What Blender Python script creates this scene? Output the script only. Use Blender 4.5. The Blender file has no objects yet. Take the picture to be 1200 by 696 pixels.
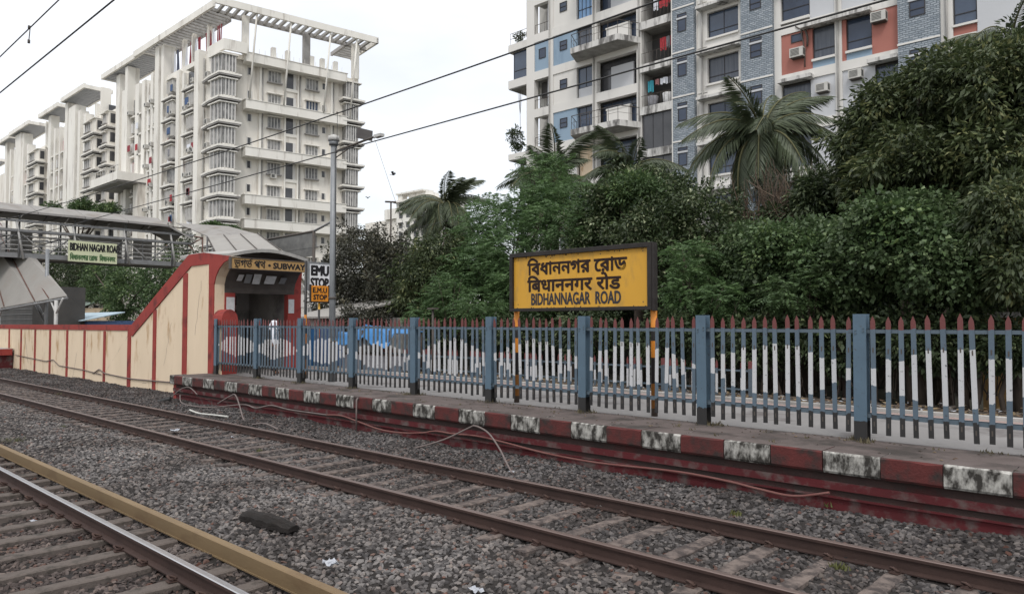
import bpy, math, random
import numpy as np
from mathutils import Vector, Matrix
random.seed(7); rng = np.random.default_rng(7)
scene = bpy.context.scene
COL = scene.collection

# ---------------------------------------------------------------- camera
F_PX = 867.0; PHI = math.atan(930/867.); PITCH = math.radians(1.98); CAM_H = 2.35
cd = bpy.data.cameras.new('camera'); cam = bpy.data.objects.new('camera', cd); COL.objects.link(cam)
cam.location = (0, 0, CAM_H)
fw = Vector((-math.cos(PHI)*math.cos(PITCH), math.sin(PHI)*math.cos(PITCH), math.sin(PITCH)))
cam.rotation_euler = fw.to_track_quat('-Z', 'Y').to_euler()
cd.sensor_width = 36; cd.lens = F_PX/1200*36; cd.clip_start = 0.1; cd.clip_end = 3000
scene.camera = cam

# ---------------------------------------------------------------- sky, sun, exposure
SUN_EL = math.radians(52); SUN_AZ = math.radians(-50)     # azimuth: direction towards the sun, from +X, counter-clockwise
world = bpy.data.worlds.new('World'); scene.world = world; world.use_nodes = True
nt = world.node_tree; nt.nodes.clear()
def N(t, **kw):
    n = nt.nodes.new(t)
    for k, v in kw.items(): setattr(n, k, v)
    return n
out = N('ShaderNodeOutputWorld')
sky = N('ShaderNodeTexSky'); sky.sky_type = 'NISHITA'; sky.sun_disc = False
sky.sun_elevation = SUN_EL; sky.sun_rotation = math.radians(90) - SUN_AZ
bg1 = N('ShaderNodeBackground'); bg1.inputs[1].default_value = 0.05
nt.links.new(sky.outputs[0], bg1.inputs[0])
geo = N('ShaderNodeTexCoord'); sep = N('ShaderNodeSeparateXYZ')
nt.links.new(geo.outputs['Generated'], sep.inputs[0])
grad = N('ShaderNodeMapRange'); grad.inputs[1].default_value = 0.0; grad.inputs[2].default_value = 1.0
grad.inputs[3].default_value = 0.85; grad.inputs[4].default_value = 1.75
sq = N('ShaderNodeMath', operation='MULTIPLY'); nt.links.new(sep.outputs['Z'], sq.inputs[0]); nt.links.new(sep.outputs['Z'], sq.inputs[1])
nt.links.new(sq.outputs[0], grad.inputs[0])
mp = N('ShaderNodeMapping'); mp.inputs['Scale'].default_value = (1.0, 1.0, 2.6)
nt.links.new(geo.outputs['Generated'], mp.inputs[0])
nz = N('ShaderNodeTexNoise'); nz.inputs['Scale'].default_value = 2.2; nz.inputs['Detail'].default_value = 5
nt.links.new(mp.outputs[0], nz.inputs['Vector'])
cr = N('ShaderNodeValToRGB')
cr.color_ramp.elements[0].position = 0.33; cr.color_ramp.elements[0].color = (0.80, 0.795, 0.79, 1)
cr.color_ramp.elements[1].position = 0.66; cr.color_ramp.elements[1].color = (1.06, 1.035, 1.005, 1)
nt.links.new(nz.outputs['Fac'], cr.inputs[0])
bg2 = N('ShaderNodeBackground')
nt.links.new(cr.outputs[0], bg2.inputs[0]); nt.links.new(grad.outputs[0], bg2.inputs[1])
add = N('ShaderNodeAddShader')
nt.links.new(bg1.outputs[0], add.inputs[0]); nt.links.new(bg2.outputs[0], add.inputs[1])
nt.links.new(add.outputs[0], out.inputs[0])
sl = bpy.data.lights.new('sun', 'SUN'); sl.energy = 1.3; sl.angle = math.radians(14); sl.color = (1, 0.96, 0.91)
so = bpy.data.objects.new('sun', sl); COL.objects.link(so)
sd = Vector((math.cos(SUN_AZ)*math.cos(SUN_EL), math.sin(SUN_AZ)*math.cos(SUN_EL), math.sin(SUN_EL)))
so.rotation_euler = sd.to_track_quat('Z', 'Y').to_euler()
vs = scene.view_settings; vs.view_transform = 'Standard'; vs.look = 'None'; vs.exposure = 0.13; vs.gamma = 1.0; vs.use_curve_mapping = False

# ---------------------------------------------------------------- helpers
RV = Vector((math.sin(PHI), math.cos(PHI), 0)); UV = RV.cross(fw)
def on_plane(ax, val, x, y):
    """world point on the plane (axis=val) seen at photo position x, y (used to survey sizes)"""
    d = fw*F_PX + RV*(x-600) - UV*(y-348)
    c = Vector((0, 0, CAM_H)); return c + d*((val-c[ax])/d[ax])
def atY(Y, x, y=378): return on_plane(1, Y, x, y)
def XY(Y, x): return atY(Y, x).x

def mat(name, c1, c2=None, scale=3.0, rough=0.85, bump=0.0, bscale=None, metal=0.0, c3=None, s3=0.6, amt3=0.5, detail=5, contrast=0.25, trans=0.0, spec=0.3, coord='Position', stretch=None, mix_face=None):
    m = bpy.data.materials.new(name); m.use_nodes = True
    t = m.node_tree; b = t.nodes['Principled BSDF']
    b.inputs['Roughness'].default_value = rough; b.inputs['Metallic'].default_value = metal
    b.inputs['Specular IOR Level'].default_value = spec
    if trans: b.inputs['Transmission Weight'].default_value = trans
    g = t.nodes.new('ShaderNodeNewGeometry') if coord == 'Position' else t.nodes.new('ShaderNodeTexCoord')
    src = g.outputs['Position'] if coord == 'Position' else g.outputs['Object']
    if stretch:
        mpn = t.nodes.new('ShaderNodeMapping'); mpn.inputs['Scale'].default_value = stretch
        t.links.new(src, mpn.inputs[0]); src = mpn.outputs[0]
    def noise(s, d=detail):
        n = t.nodes.new('ShaderNodeTexNoise'); n.inputs['Scale'].default_value = s; n.inputs['Detail'].default_value = d
        n.inputs['Roughness'].default_value = 0.6
        t.links.new(src, n.inputs['Vector']); return n.outputs['Fac']
    def ramp(f, lo, hi):
        r = t.nodes.new('ShaderNodeMapRange'); r.inputs[1].default_value = lo; r.inputs[2].default_value = hi
        t.links.new(f, r.inputs[0]); return r.outputs[0]
    def mixc(f, a, bb):
        x = t.nodes.new('ShaderNodeMix'); x.data_type = 'RGBA'; t.links.new(f, x.inputs[0])
        for i, v in ((6, a), (7, bb)):
            if hasattr(v, 'links'): t.links.new(v, x.inputs[i])
            else: x.inputs[i].default_value = (*v, 1)
        return x.outputs[2]
    col = None
    if c2: col = mixc(ramp(noise(scale), 0.5-contrast, 0.5+contrast), c1, c2)
    if c3:
        col = mixc(ramp(noise(s3, 8), 0.62-amt3*0.3, 0.74-amt3*0.2), col if col else c1, c3)
    if col: t.links.new(col, b.inputs['Base Color'])
    else: b.inputs['Base Color'].default_value = (*c1, 1)
    if bump:
        bn = t.nodes.new('ShaderNodeBump'); bn.inputs['Strength'].default_value = min(1, bump); bn.inputs['Distance'].default_value = 0.02
        t.links.new(noise(bscale or scale*6), bn.inputs['Height']); t.links.new(bn.outputs[0], b.inputs['Normal'])
    return m

M = {}
W3 = (0.33, 0.32, 0.30)
M['white_wall'] = mat('white_paint_wall', (0.66, 0.645, 0.615), (0.58, 0.565, 0.535), 0.25, 0.9, 0.1, 6, c3=(0.45, 0.44, 0.42), s3=0.5, amt3=0.15, stretch=(1, 1, 0.25))
M['cream_tower'] = mat('cream_tower_wall', (0.72, 0.69, 0.63), (0.63, 0.60, 0.545), 0.12, 0.9, 0.05, 4, c3=(0.42, 0.385, 0.34), s3=0.9, amt3=0.3, stretch=(1, 1, 0.13))
M['cream_fin'] = mat('cream_fin_wall', (0.75, 0.73, 0.68), (0.65, 0.63, 0.58), 0.4, 0.9, c3=(0.42, 0.39, 0.35), s3=1.1, amt3=0.22, stretch=(1, 1, 0.15))
M['ledge_dark'] = mat('ledge_shadow_and_trim', (0.34, 0.33, 0.32), (0.22, 0.21, 0.20), 0.8, 0.9)  # dark grey: painted shadow under ledges, plain dark trim elsewhere
M['grey_panel'] = mat('pale_grey_panel', (0.50, 0.51, 0.53), (0.46, 0.47, 0.49), 0.5, 0.9)
M['blue_panel'] = mat('powder_blue_panel', (0.25, 0.335, 0.42), (0.22, 0.30, 0.385), 0.4, 0.9, c3=(0.18, 0.25, 0.33), s3=0.8, amt3=0.2, stretch=(1, 1, 0.3))
M['red_panel'] = mat('salmon_red_panel', (0.37, 0.155, 0.125), (0.33, 0.135, 0.11), 0.5, 0.9)
M['concrete'] = mat('stained_concrete', (0.42, 0.41, 0.39), (0.20, 0.195, 0.185), 1.6, 0.95, 0.3, 12, stretch=(1, 1, 0.35))
M['concrete_white'] = mat('streaked_white_concrete', (0.60, 0.59, 0.57), (0.50, 0.49, 0.47), 1.5, 0.9, c3=(0.13, 0.125, 0.12), s3=2.2, amt3=0.5, stretch=(1, 1, 0.25))
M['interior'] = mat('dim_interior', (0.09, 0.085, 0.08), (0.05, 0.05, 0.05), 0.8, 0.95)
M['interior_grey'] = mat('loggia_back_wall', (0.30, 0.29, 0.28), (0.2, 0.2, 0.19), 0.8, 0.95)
M['glass_blue'] = mat('dark_blue_window_glass', (0.022, 0.034, 0.06), (0.045, 0.062, 0.10), 0.7, 0.12, spec=0.5)
M['glass_dark'] = mat('dark_window_glass', (0.03, 0.032, 0.036), (0.07, 0.07, 0.075), 0.6, 0.15, spec=0.5)
M['glass_grey'] = mat('grey_grilled_window_glass', (0.10, 0.10, 0.10), (0.33, 0.325, 0.315), 1.1, 0.3, spec=0.4, contrast=0.15)
M['glass_curtain'] = mat('window_glass_with_curtain', (0.10, 0.11, 0.13), (0.03, 0.04, 0.06), 1.6, 0.2, spec=0.5, stretch=(5, 1, .3))
M['glass_sky'] = mat('window_glass_sliding', (0.06, 0.085, 0.13), (0.035, 0.05, 0.08), 0.9, 0.1, spec=0.6)
M['frame_dark'] = mat('dark_window_frame', (0.05, 0.05, 0.055))
M['frame_pale'] = mat('pale_window_frame', (0.55, 0.54, 0.52))
M['curtain_blue'] = mat('blue_curtain', (0.10, 0.25, 0.50), (0.35, 0.48, 0.65), 5, 0.9, stretch=(6, 1, 0.2))
M['iron'] = mat('dark_iron', (0.06, 0.057, 0.055), (0.10, 0.08, 0.065), 8, 0.7)
M['steel_grey'] = mat('grey_painted_steel', (0.23, 0.235, 0.24), (0.16, 0.16, 0.16), 3, 0.6, metal=0.1)
M['steel_light'] = mat('pale_painted_steel', (0.50, 0.50, 0.49), (0.38, 0.37, 0.35), 3, 0.6)
M['zinc'] = mat('galvanised_pole_steel', (0.19, 0.20, 0.21), (0.25, 0.26, 0.27), 4, 0.5, metal=0.3)
M['plaster'] = mat('cream_plaster', (0.70, 0.57, 0.42), (0.63, 0.51, 0.37), 1.2, 0.9, 0.15, 20, c3=(0.40, 0.25, 0.13), s3=1.9, amt3=0.22, stretch=(1, 1, 0.35))
M['brick_red'] = mat('red_oxide_paint', (0.30, 0.050, 0.040), (0.24, 0.038, 0.033), 1.5, 0.85, 0.15, 25, c3=(0.14, 0.03, 0.028), s3=2.0, amt3=0.3)
M['kerb_red'] = mat('faded_red_kerb_paint', (0.110, 0.027, 0.025), (0.072, 0.021, 0.020), 4.5, 0.9, 0.5, 30, c3=(0.036, 0.026, 0.024), s3=4.0, amt3=0.6)
M['kerb_white'] = mat('flaking_white_kerb_paint', (0.46, 0.45, 0.42), (0.30, 0.29, 0.265), 8, 0.9, 0.4, 30, c3=(0.035, 0.032, 0.028), s3=11.0, amt3=0.85, stretch=(1, 1, .5))
M['wall_red'] = mat('dark_red_platform_wall', (0.092, 0.013, 0.016), (0.062, 0.011, 0.013), 1.3, 0.8, 0.25, 25, c3=(0.10, 0.075, 0.07), s3=3.6, amt3=0.45)
M['wall_black'] = mat('shade_black_masonry', (0.030, 0.025, 0.023), (0.06, 0.035, 0.032), 3.0, 0.95, 0.5, 20, c3=(0.07, 0.014, 0.014), s3=1.2, amt3=0.25)  # near-black colour paints the shade in the recesses under coping and ledge
M['plat_dirt'] = mat('dirty_platform_coping', (0.080, 0.063, 0.058), (0.125, 0.102, 0.095), 2.2, 0.9, 0.3, 40, c3=(0.045, 0.038, 0.034), s3=1.6, amt3=0.45)
M['plat_grey'] = mat('smooth_grey_platform', (0.19, 0.182, 0.178), (0.235, 0.227, 0.222), 0.8, 0.75, 0.08, 60, c3=(0.11, 0.10, 0.097), s3=1.1, amt3=0.25)
M['plat_pink'] = mat('pink_platform_band', (0.29, 0.215, 0.195), (0.25, 0.19, 0.175), 2, 0.8)
M['plat_line'] = mat('worn_pale_line', (0.36, 0.32, 0.28), (0.29, 0.25, 0.22), 5, 0.8)
M['soil'] = mat('littered_dark_soil', (0.045, 0.037, 0.030), (0.085, 0.068, 0.054), 4.0, 0.95, 0.8, 30, c3=(0.16, 0.14, 0.12), s3=6.0, amt3=0.2)
M['ground'] = mat('bare_ground', (0.075, 0.068, 0.055), (0.05, 0.055, 0.035), 0.3, 0.95, 0.5, 5)
M['ballast_bed'] = mat('ballast_bed', (0.012, 0.010, 0.009), (0.03, 0.026, 0.024), 22, 0.95, 1.0, 25)
M['rail_side'] = mat('rusty_rail_web', (0.036, 0.022, 0.019), (0.06, 0.036, 0.03), 3, 0.7, 0.2, 40, metal=0.2)
M['rail_top_dull'] = mat('worn_rail_head', (0.13, 0.095, 0.085), (0.19, 0.145, 0.13), 5, 0.42, metal=0.5, stretch=(0.1, 3, 3))
M['rail_top_shiny'] = mat('polished_rail_head', (0.52, 0.52, 0.54), (0.40, 0.39, 0.39), 5, 0.28, metal=0.9, stretch=(0.05, 6, 3))
M['sleeper'] = mat('dusty_concrete_sleeper', (0.195, 0.158, 0.138), (0.115, 0.092, 0.082), 6, 0.95, 0.8, 35, c3=(0.055, 0.045, 0.042), s3=7, amt3=0.75)
M['sleeper_dark'] = mat('dark_grimy_sleeper', (0.085, 0.07, 0.062), (0.125, 0.105, 0.092), 5, 0.95, 0.6, 30, c3=(0.04, 0.035, 0.03), s3=5, amt3=0.4)
M['clip'] = mat('rusty_clip', (0.075, 0.045, 0.035), (0.05, 0.03, 0.027), 12, 0.8)
M['mustard'] = mat('mustard_painted_beam', (0.190, 0.132, 0.070), (0.15, 0.105, 0.057), 1.8, 0.65, 0.15, 30, c3=(0.13, 0.085, 0.045), s3=2.5, amt3=0.35, stretch=(0.4, 1, 1))
M['timber'] = mat('charred_timber', (0.010, 0.009, 0.008), (0.024, 0.020, 0.018), 14, 0.95, 0.9, 30, stretch=(0.3, 1, 1))
M['post_blue'] = None
M['sign_yellow'] = mat('sign_yellow_enamel', (0.60, 0.325, 0.040), (0.53, 0.28, 0.034), 0.9, 0.5, 0.12, 8, c3=(0.42, 0.24, 0.05), s3=3.5, amt3=0.3, stretch=(1, 1, .4))
M['sign_black'] = mat('sign_black_paint', (0.014, 0.011, 0.010), (0.03, 0.026, 0.024), 6, 0.6)
M['sign_ink'] = mat('sign_lettering_ink', (0.022, 0.012, 0.010))
M['sign_ink_grey'] = mat('sign_latin_lettering_ink', (0.035, 0.035, 0.042))
M['orange'] = mat('orange_enamel', (0.66, 0.25, 0.025), (0.55, 0.20, 0.02), 4, 0.5)
M['sign_white'] = mat('white_sign_face', (0.72, 0.73, 0.75), (0.66, 0.67, 0.69), 3, 0.5)
M['fascia'] = mat('ochre_fascia_board', (0.40, 0.25, 0.10), (0.33, 0.20, 0.085), 3, 0.7)
M['banner'] = mat('pale_green_banner', (0.58, 0.60, 0.40), (0.50, 0.53, 0.36), 2, 0.7)
M['ink_green'] = mat('green_print', (0.05, 0.12, 0.045))
M['ink_black'] = mat('black_print', (0.015, 0.015, 0.017))
M['paper'] = mat('faded_paper_notice', (0.60, 0.60, 0.60), (0.42, 0.42, 0.42), 9, 0.8)
M['roof_sheet'] = mat('grey_roof_sheet', (0.27, 0.26, 0.245), (0.20, 0.19, 0.18), 0.7, 0.75, 0.15, 5, c3=(0.19, 0.17, 0.15), s3=0.8, amt3=0.35)
M['roof_pale'] = mat('pale_roof_sheet', (0.30, 0.29, 0.27), (0.24, 0.23, 0.215), 0.5, 0.8, c3=(0.26, 0.24, 0.22), s3=0.6, amt3=0.3)
M['roof_under'] = mat('dark_roof_underside', (0.045, 0.045, 0.045))
M['rust_strip'] = mat('rusty_gutter_strip', (0.17, 0.09, 0.07), (0.11, 0.07, 0.06), 4)
M['tarp_blue'] = mat('blue_tarpaulin', (0.035, 0.16, 0.38), (0.06, 0.22, 0.48), 3, 0.5, 0.5, 6)
M['sheet_blue'] = mat('pale_blue_roof_sheet', (0.30, 0.42, 0.50), (0.42, 0.50, 0.55), 2, 0.6)
M['sheet_green'] = mat('grey_green_roof_sheet', (0.14, 0.18, 0.16), (0.18, 0.22, 0.19), 2, 0.7)
M['bark'] = mat('grey_brown_bark', (0.085, 0.065, 0.05), (0.045, 0.036, 0.03), 9, 0.95, 0.8, 30, stretch=(1, 1, 0.3))
M['palm_bark'] = mat('palm_bark', (0.14, 0.115, 0.09), (0.075, 0.06, 0.05), 6, 0.95, 0.6, 20, stretch=(1, 1, 3))
M['cable'] = mat('grey_brown_cable', (0.11, 0.085, 0.08), (0.17, 0.14, 0.13), 6, 0.7)
M['cable_red'] = mat('red_dusted_cable', (0.13, 0.045, 0.04), (0.16, 0.08, 0.07), 4, 0.8)
M['pipe_white'] = mat('white_plastic_pipe', (0.55, 0.54, 0.5), (0.4, 0.4, 0.37), 5, 0.5)
M['pipe_black'] = mat('black_rubber_pipe', (0.02, 0.02, 0.02), (0.04, 0.04, 0.04), 5, 0.6)
M['litter'] = mat('white_litter', (0.42, 0.43, 0.45), (0.3, 0.32, 0.36), 20, 0.7)
M['feather'] = mat('black_feather', (0.018, 0.018, 0.022), (0.035, 0.035, 0.04), 20, 0.6)
M['skin'] = mat('brown_skin', (0.16, 0.085, 0.055))
M['cloth_white'] = mat('white_cotton', (0.70, 0.72, 0.76), (0.60, 0.62, 0.68), 6, 0.9)
M['cloth_dark'] = mat('dark_trousers', (0.03, 0.03, 0.04))
for nm, c in dict(cloth_red=(0.42, 0.05, 0.06), cloth_cyan=(0.06, 0.36, 0.45), cloth_pink=(0.5, 0.25, 0.25), cloth_grey=(0.25, 0.25, 0.27), cloth_blue=(0.08, 0.13, 0.25)).items():
    M[nm] = mat(nm, c, tuple(v*0.6 for v in c), 5, 0.9)
M['curtain_maroon'] = mat('maroon_banner_cloth', (0.20, 0.03, 0.045), (0.28, 0.05, 0.06), 3, 0.9)
M['curtain_dark'] = mat('dark_blue_banner_cloth', (0.06, 0.07, 0.11), (0.09, 0.10, 0.14), 3, 0.9)
M['ac_white'] = mat('window_unit_casing', (0.52, 0.51, 0.48), (0.42, 0.41, 0.38), 5, 0.6)
M['ac_grille'] = mat('window_unit_grille', (0.10, 0.10, 0.095))
M['fronds_dry'] = mat('dry_brown_creeper', (0.12, 0.088, 0.062), (0.075, 0.055, 0.042), 5, 0.9)

def leaf_mat(name, dark, light, tip=None, trans=0.25, rough=0.5):
    m = bpy.data.materials.new(name); m.use_nodes = True; t = m.node_tree
    b = t.nodes['Principled BSDF']; b.inputs['Roughness'].default_value = rough; b.inputs['Specular IOR Level'].default_value = 0.35
    a = t.nodes.new('ShaderNodeAttribute'); a.attribute_name = 'tint'
    r = t.nodes.new('ShaderNodeValToRGB'); e = r.color_ramp.elements
    e[0].position = 0.0; e[0].color = (*dark, 1); e[1].position = 0.8; e[1].color = (*light, 1)
    if tip: k = e.new(0.97); k.color = (*tip, 1)
    t.links.new(a.outputs['Fac'], r.inputs[0]); t.links.new(r.outputs[0], b.inputs['Base Color'])
    tr = t.nodes.new('ShaderNodeBsdfTranslucent'); t.links.new(r.outputs[0], tr.inputs[0])
    mx = t.nodes.new('ShaderNodeMixShader'); mx.inputs[0].default_value = trans
    t.links.new(b.outputs[0], mx.inputs[1]); t.links.new(tr.outputs[0], mx.inputs[2])
    t.links.new(mx.outputs[0], t.nodes['Material Output'].inputs[0]); return m
M['leaf_dark'] = leaf_mat('dark_leaves', (0.018, 0.030, 0.014), (0.060, 0.085, 0.036), (0.14, 0.17, 0.08))
M['leaf_brown'] = leaf_mat('dark_purplish_leaves', (0.024, 0.024, 0.019), (0.062, 0.064, 0.043), (0.12, 0.11, 0.07))
M['leaf_mango'] = leaf_mat('mango_leaves', (0.024, 0.037, 0.017), (0.082, 0.108, 0.044), (0.19, 0.20, 0.085))
M['leaf_mid'] = leaf_mat('mid_green_leaves', (0.030, 0.056, 0.022), (0.090, 0.145, 0.055), (0.16, 0.22, 0.08))
M['leaf_light'] = leaf_mat('feathery_light_green_leaves', (0.045, 0.085, 0.035), (0.115, 0.19, 0.072), (0.19, 0.28, 0.11), 0.35)
M['leaf_glossy'] = leaf_mat('glossy_leaves_pale_tips', (0.018, 0.032, 0.015), (0.070, 0.098, 0.040), (0.36, 0.39, 0.24), 0.2, 0.38)
M['leaf_creeper'] = leaf_mat('creeper_leaves', (0.030, 0.052, 0.022), (0.098, 0.148, 0.062), (0.20, 0.26, 0.13), 0.3)
M['palm_leaf'] = leaf_mat('palm_leaflets', (0.035, 0.048, 0.028), (0.098, 0.122, 0.066), (0.21, 0.20, 0.12), 0.2, 0.5)
M['weed'] = leaf_mat('weed_leaves', (0.10, 0.105, 0.035), (0.20, 0.20, 0.07), None, 0.2)

# --- painted steel that changes colour with height; R,G of the object's colour give the white stretch
def paint_mat(name, blue, ztip, zlow, ramp_h=0.02, white=True, zmid=None):
    m = bpy.data.materials.new(name); m.use_nodes = True; t = m.node_tree; L = t.links
    b = t.nodes['Principled BSDF']; b.inputs['Roughness'].default_value = 0.6
    g = t.nodes.new('ShaderNodeNewGeometry'); s = t.nodes.new('ShaderNodeSeparateXYZ'); L.new(g.outputs['Position'], s.inputs[0])
    n = t.nodes.new('ShaderNodeTexNoise'); n.inputs['Scale'].default_value = 14; n.inputs['Detail'].default_value = 6; L.new(g.outputs['Position'], n.inputs['Vector'])
    def mth(op, a, c, c2=None):
        x = t.nodes.new('ShaderNodeMath'); x.operation = op
        for i, v in enumerate((a, c, c2)):
            if v is None: continue
            if hasattr(v, 'links'): L.new(v, x.inputs[i])
            else: x.inputs[i].default_value = v
        return x.outputs[0]
    wob = mth('MULTIPLY', mth('SUBTRACT', n.outputs['Fac'], 0.5), 0.09)
    x_off = mth('MULTIPLY', s.outputs['X'], 0.0)
    z = mth('ADD', s.outputs['Z'], mth('ADD', wob, x_off))
    def mixc(f, a, c):
        x = t.nodes.new('ShaderNodeMix'); x.data_type = 'RGBA'; L.new(f, x.inputs[0])
        for i, v in ((6, a), (7, c)):
            if hasattr(v, 'links'): L.new(v, x.inputs[i])
            else: x.inputs[i].default_value = (*v, 1)
        return x.outputs[2]
    n2 = t.nodes.new('ShaderNodeTexNoise'); n2.inputs['Scale'].default_value = 5; n2.inputs['Detail'].default_value = 8; L.new(g.outputs['Position'], n2.inputs['Vector'])
    col = mixc(n2.outputs['Fac'], blue, tuple(v*0.72 for v in blue))
    n3 = t.nodes.new('ShaderNodeTexNoise'); n3.inputs['Scale'].default_value = 22; n3.inputs['Detail'].default_value = 8; L.new(g.outputs['Position'], n3.inputs['Vector'])
    if white:
        oi = t.nodes.new('ShaderNodeObjectInfo'); sc = t.nodes.new('ShaderNodeSeparateColor'); L.new(oi.outputs['Color'], sc.inputs[0])
        lo = mth('MULTIPLY', sc.outputs['Red'], 3.0); hi = mth('MULTIPLY', sc.outputs['Green'], 3.0)
        f = mth('MULTIPLY', mth('GREATER_THAN', z, lo), mth('LESS_THAN', z, hi))
        f = mth('MULTIPLY', f, mth('LESS_THAN', n3.outputs['Fac'], 0.70))
        col = mixc(f, col, (0.47, 0.475, 0.485))
    # grime settled low on the metal
    gr = t.nodes.new('ShaderNodeMapRange'); L.new(n3.outputs['Fac'], gr.inputs[0]); gr.inputs[1].default_value = 0.62; gr.inputs[2].default_value = 0.74
    col = mixc(mth('MULTIPLY', gr.outputs[0], 0.8), col, (0.05, 0.045, 0.042))
    if ztip: col = mixc(mth('GREATER_THAN', z, ztip), col, (0.135, 0.038, 0.036))
    col = mixc(mth('LESS_THAN', z, zlow), col, (0.017, 0.016, 0.016))
    L.new(col, b.inputs['Base Color'])
    bn = t.nodes.new('ShaderNodeBump'); bn.inputs['Strength'].default_value = 0.25; bn.inputs['Distance'].default_value = 0.01
    L.new(n2.outputs['Fac'], bn.inputs['Height']); L.new(bn.outputs[0], b.inputs['Normal']); return m
M['picket_paint'] = paint_mat('picket_paint', (0.095, 0.135, 0.175), 2.26, 1.09)
M['post_blue'] = paint_mat('post_blue_paint', (0.088, 0.143, 0.195), None, 1.00, white=False)
M['rail_blue'] = paint_mat('fence_rail_paint', (0.09, 0.125, 0.155), None, 0.2, white=False)
M['rear_paint'] = paint_mat('rear_picket_paint', (0.09, 0.12, 0.15), 1.34, 0.6)

def striped_pole(name, zs):
    """alternating colours by height: zs = list of (z_above, colour) from low to high"""
    m = bpy.data.materials.new(name); m.use_nodes = True; t = m.node_tree; L = t.links
    b = t.nodes['Principled BSDF']; b.inputs['Roughness'].default_value = 0.5
    g = t.nodes.new('ShaderNodeNewGeometry'); s = t.nodes.new('ShaderNodeSeparateXYZ'); L.new(g.outputs['Position'], s.inputs[0])
    mr = t.nodes.new('ShaderNodeMapRange'); mr.inputs[1].default_value = 0; mr.inputs[2].default_value = 5; L.new(s.outputs['Z'], mr.inputs[0])
    r = t.nodes.new('ShaderNodeValToRGB'); r.color_ramp.interpolation = 'CONSTANT'; e = r.color_ramp.elements
    e[0].position = 0; e[0].color = (*zs[0][1], 1); e[1].position = zs[1][0]/5; e[1].color = (*zs[1][1], 1)
    for z, c in zs[2:]: k = e.new(z/5); k.color = (*c, 1)
    L.new(mr.outputs[0], r.inputs[0]); L.new(r.outputs[0], b.inputs['Base Color']); return m
OR = (0.62, 0.22, 0.02); BK = (0.015, 0.014, 0.014); YE = (0.55, 0.30, 0.03)
M['pole_stripe'] = striped_pole('black_and_orange_post_paint', [(0, (0.07, 0.05, 0.04)), (0.85, (0.33, 0.13, 0.02)), (1.28, BK), (1.72, OR), (2.02, BK), (2.26, OR), (2.56, BK)])

def brick_mat():
    m = bpy.data.materials.new('blue_grey_split_brick'); m.use_nodes = True; t = m.node_tree; L = t.links
    b = t.nodes['Principled BSDF']; b.inputs['Roughness'].default_value = 0.9
    g = t.nodes.new('ShaderNodeNewGeometry'); s = t.nodes.new('ShaderNodeSeparateXYZ'); L.new(g.outputs['Position'], s.inputs[0])
    ax = t.nodes.new('ShaderNodeMath'); ax.operation = 'ADD'; L.new(s.outputs['X'], ax.inputs[0]); L.new(s.outputs['Y'], ax.inputs[1])
    c = t.nodes.new('ShaderNodeCombineXYZ'); L.new(ax.outputs[0], c.inputs[0]); L.new(s.outputs['Z'], c.inputs[1])
    br = t.nodes.new('ShaderNodeTexBrick'); br.inputs['Scale'].default_value = 1.0
    br.inputs['Brick Width'].default_value = 0.30; br.inputs['Row Height'].default_value = 0.115; br.inputs['Mortar Size'].default_value = 0.018
    br.inputs['Color1'].default_value = (0.21, 0.245, 0.28, 1); br.inputs['Color2'].default_value = (0.34, 0.375, 0.41, 1); br.inputs['Mortar'].default_value = (0.12, 0.145, 0.17, 1)
    nv = t.nodes.new('ShaderNodeTexNoise'); nv.inputs['Scale'].default_value = 5; L.new(c.outputs[0], nv.inputs['Vector'])
    va = t.nodes.new('ShaderNodeVectorMath'); va.operation = 'MULTIPLY_ADD'; va.inputs[1].default_value = (.10, .10, 0); L.new(nv.outputs['Color'], va.inputs[0]); L.new(c.outputs[0], va.inputs[2]); L.new(va.outputs[0], br.inputs['Vector']); L.new(br.outputs['Color'], b.inputs['Base Color'])
    bn = t.nodes.new('ShaderNodeBump'); bn.inputs['Strength'].default_value = 0.8; bn.inputs['Distance'].default_value = 0.05; bn.invert = True
    L.new(br.outputs['Fac'], bn.inputs['Height']); L.new(bn.outputs[0], b.inputs['Normal']); return m
M['brick_blue'] = brick_mat()

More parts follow.
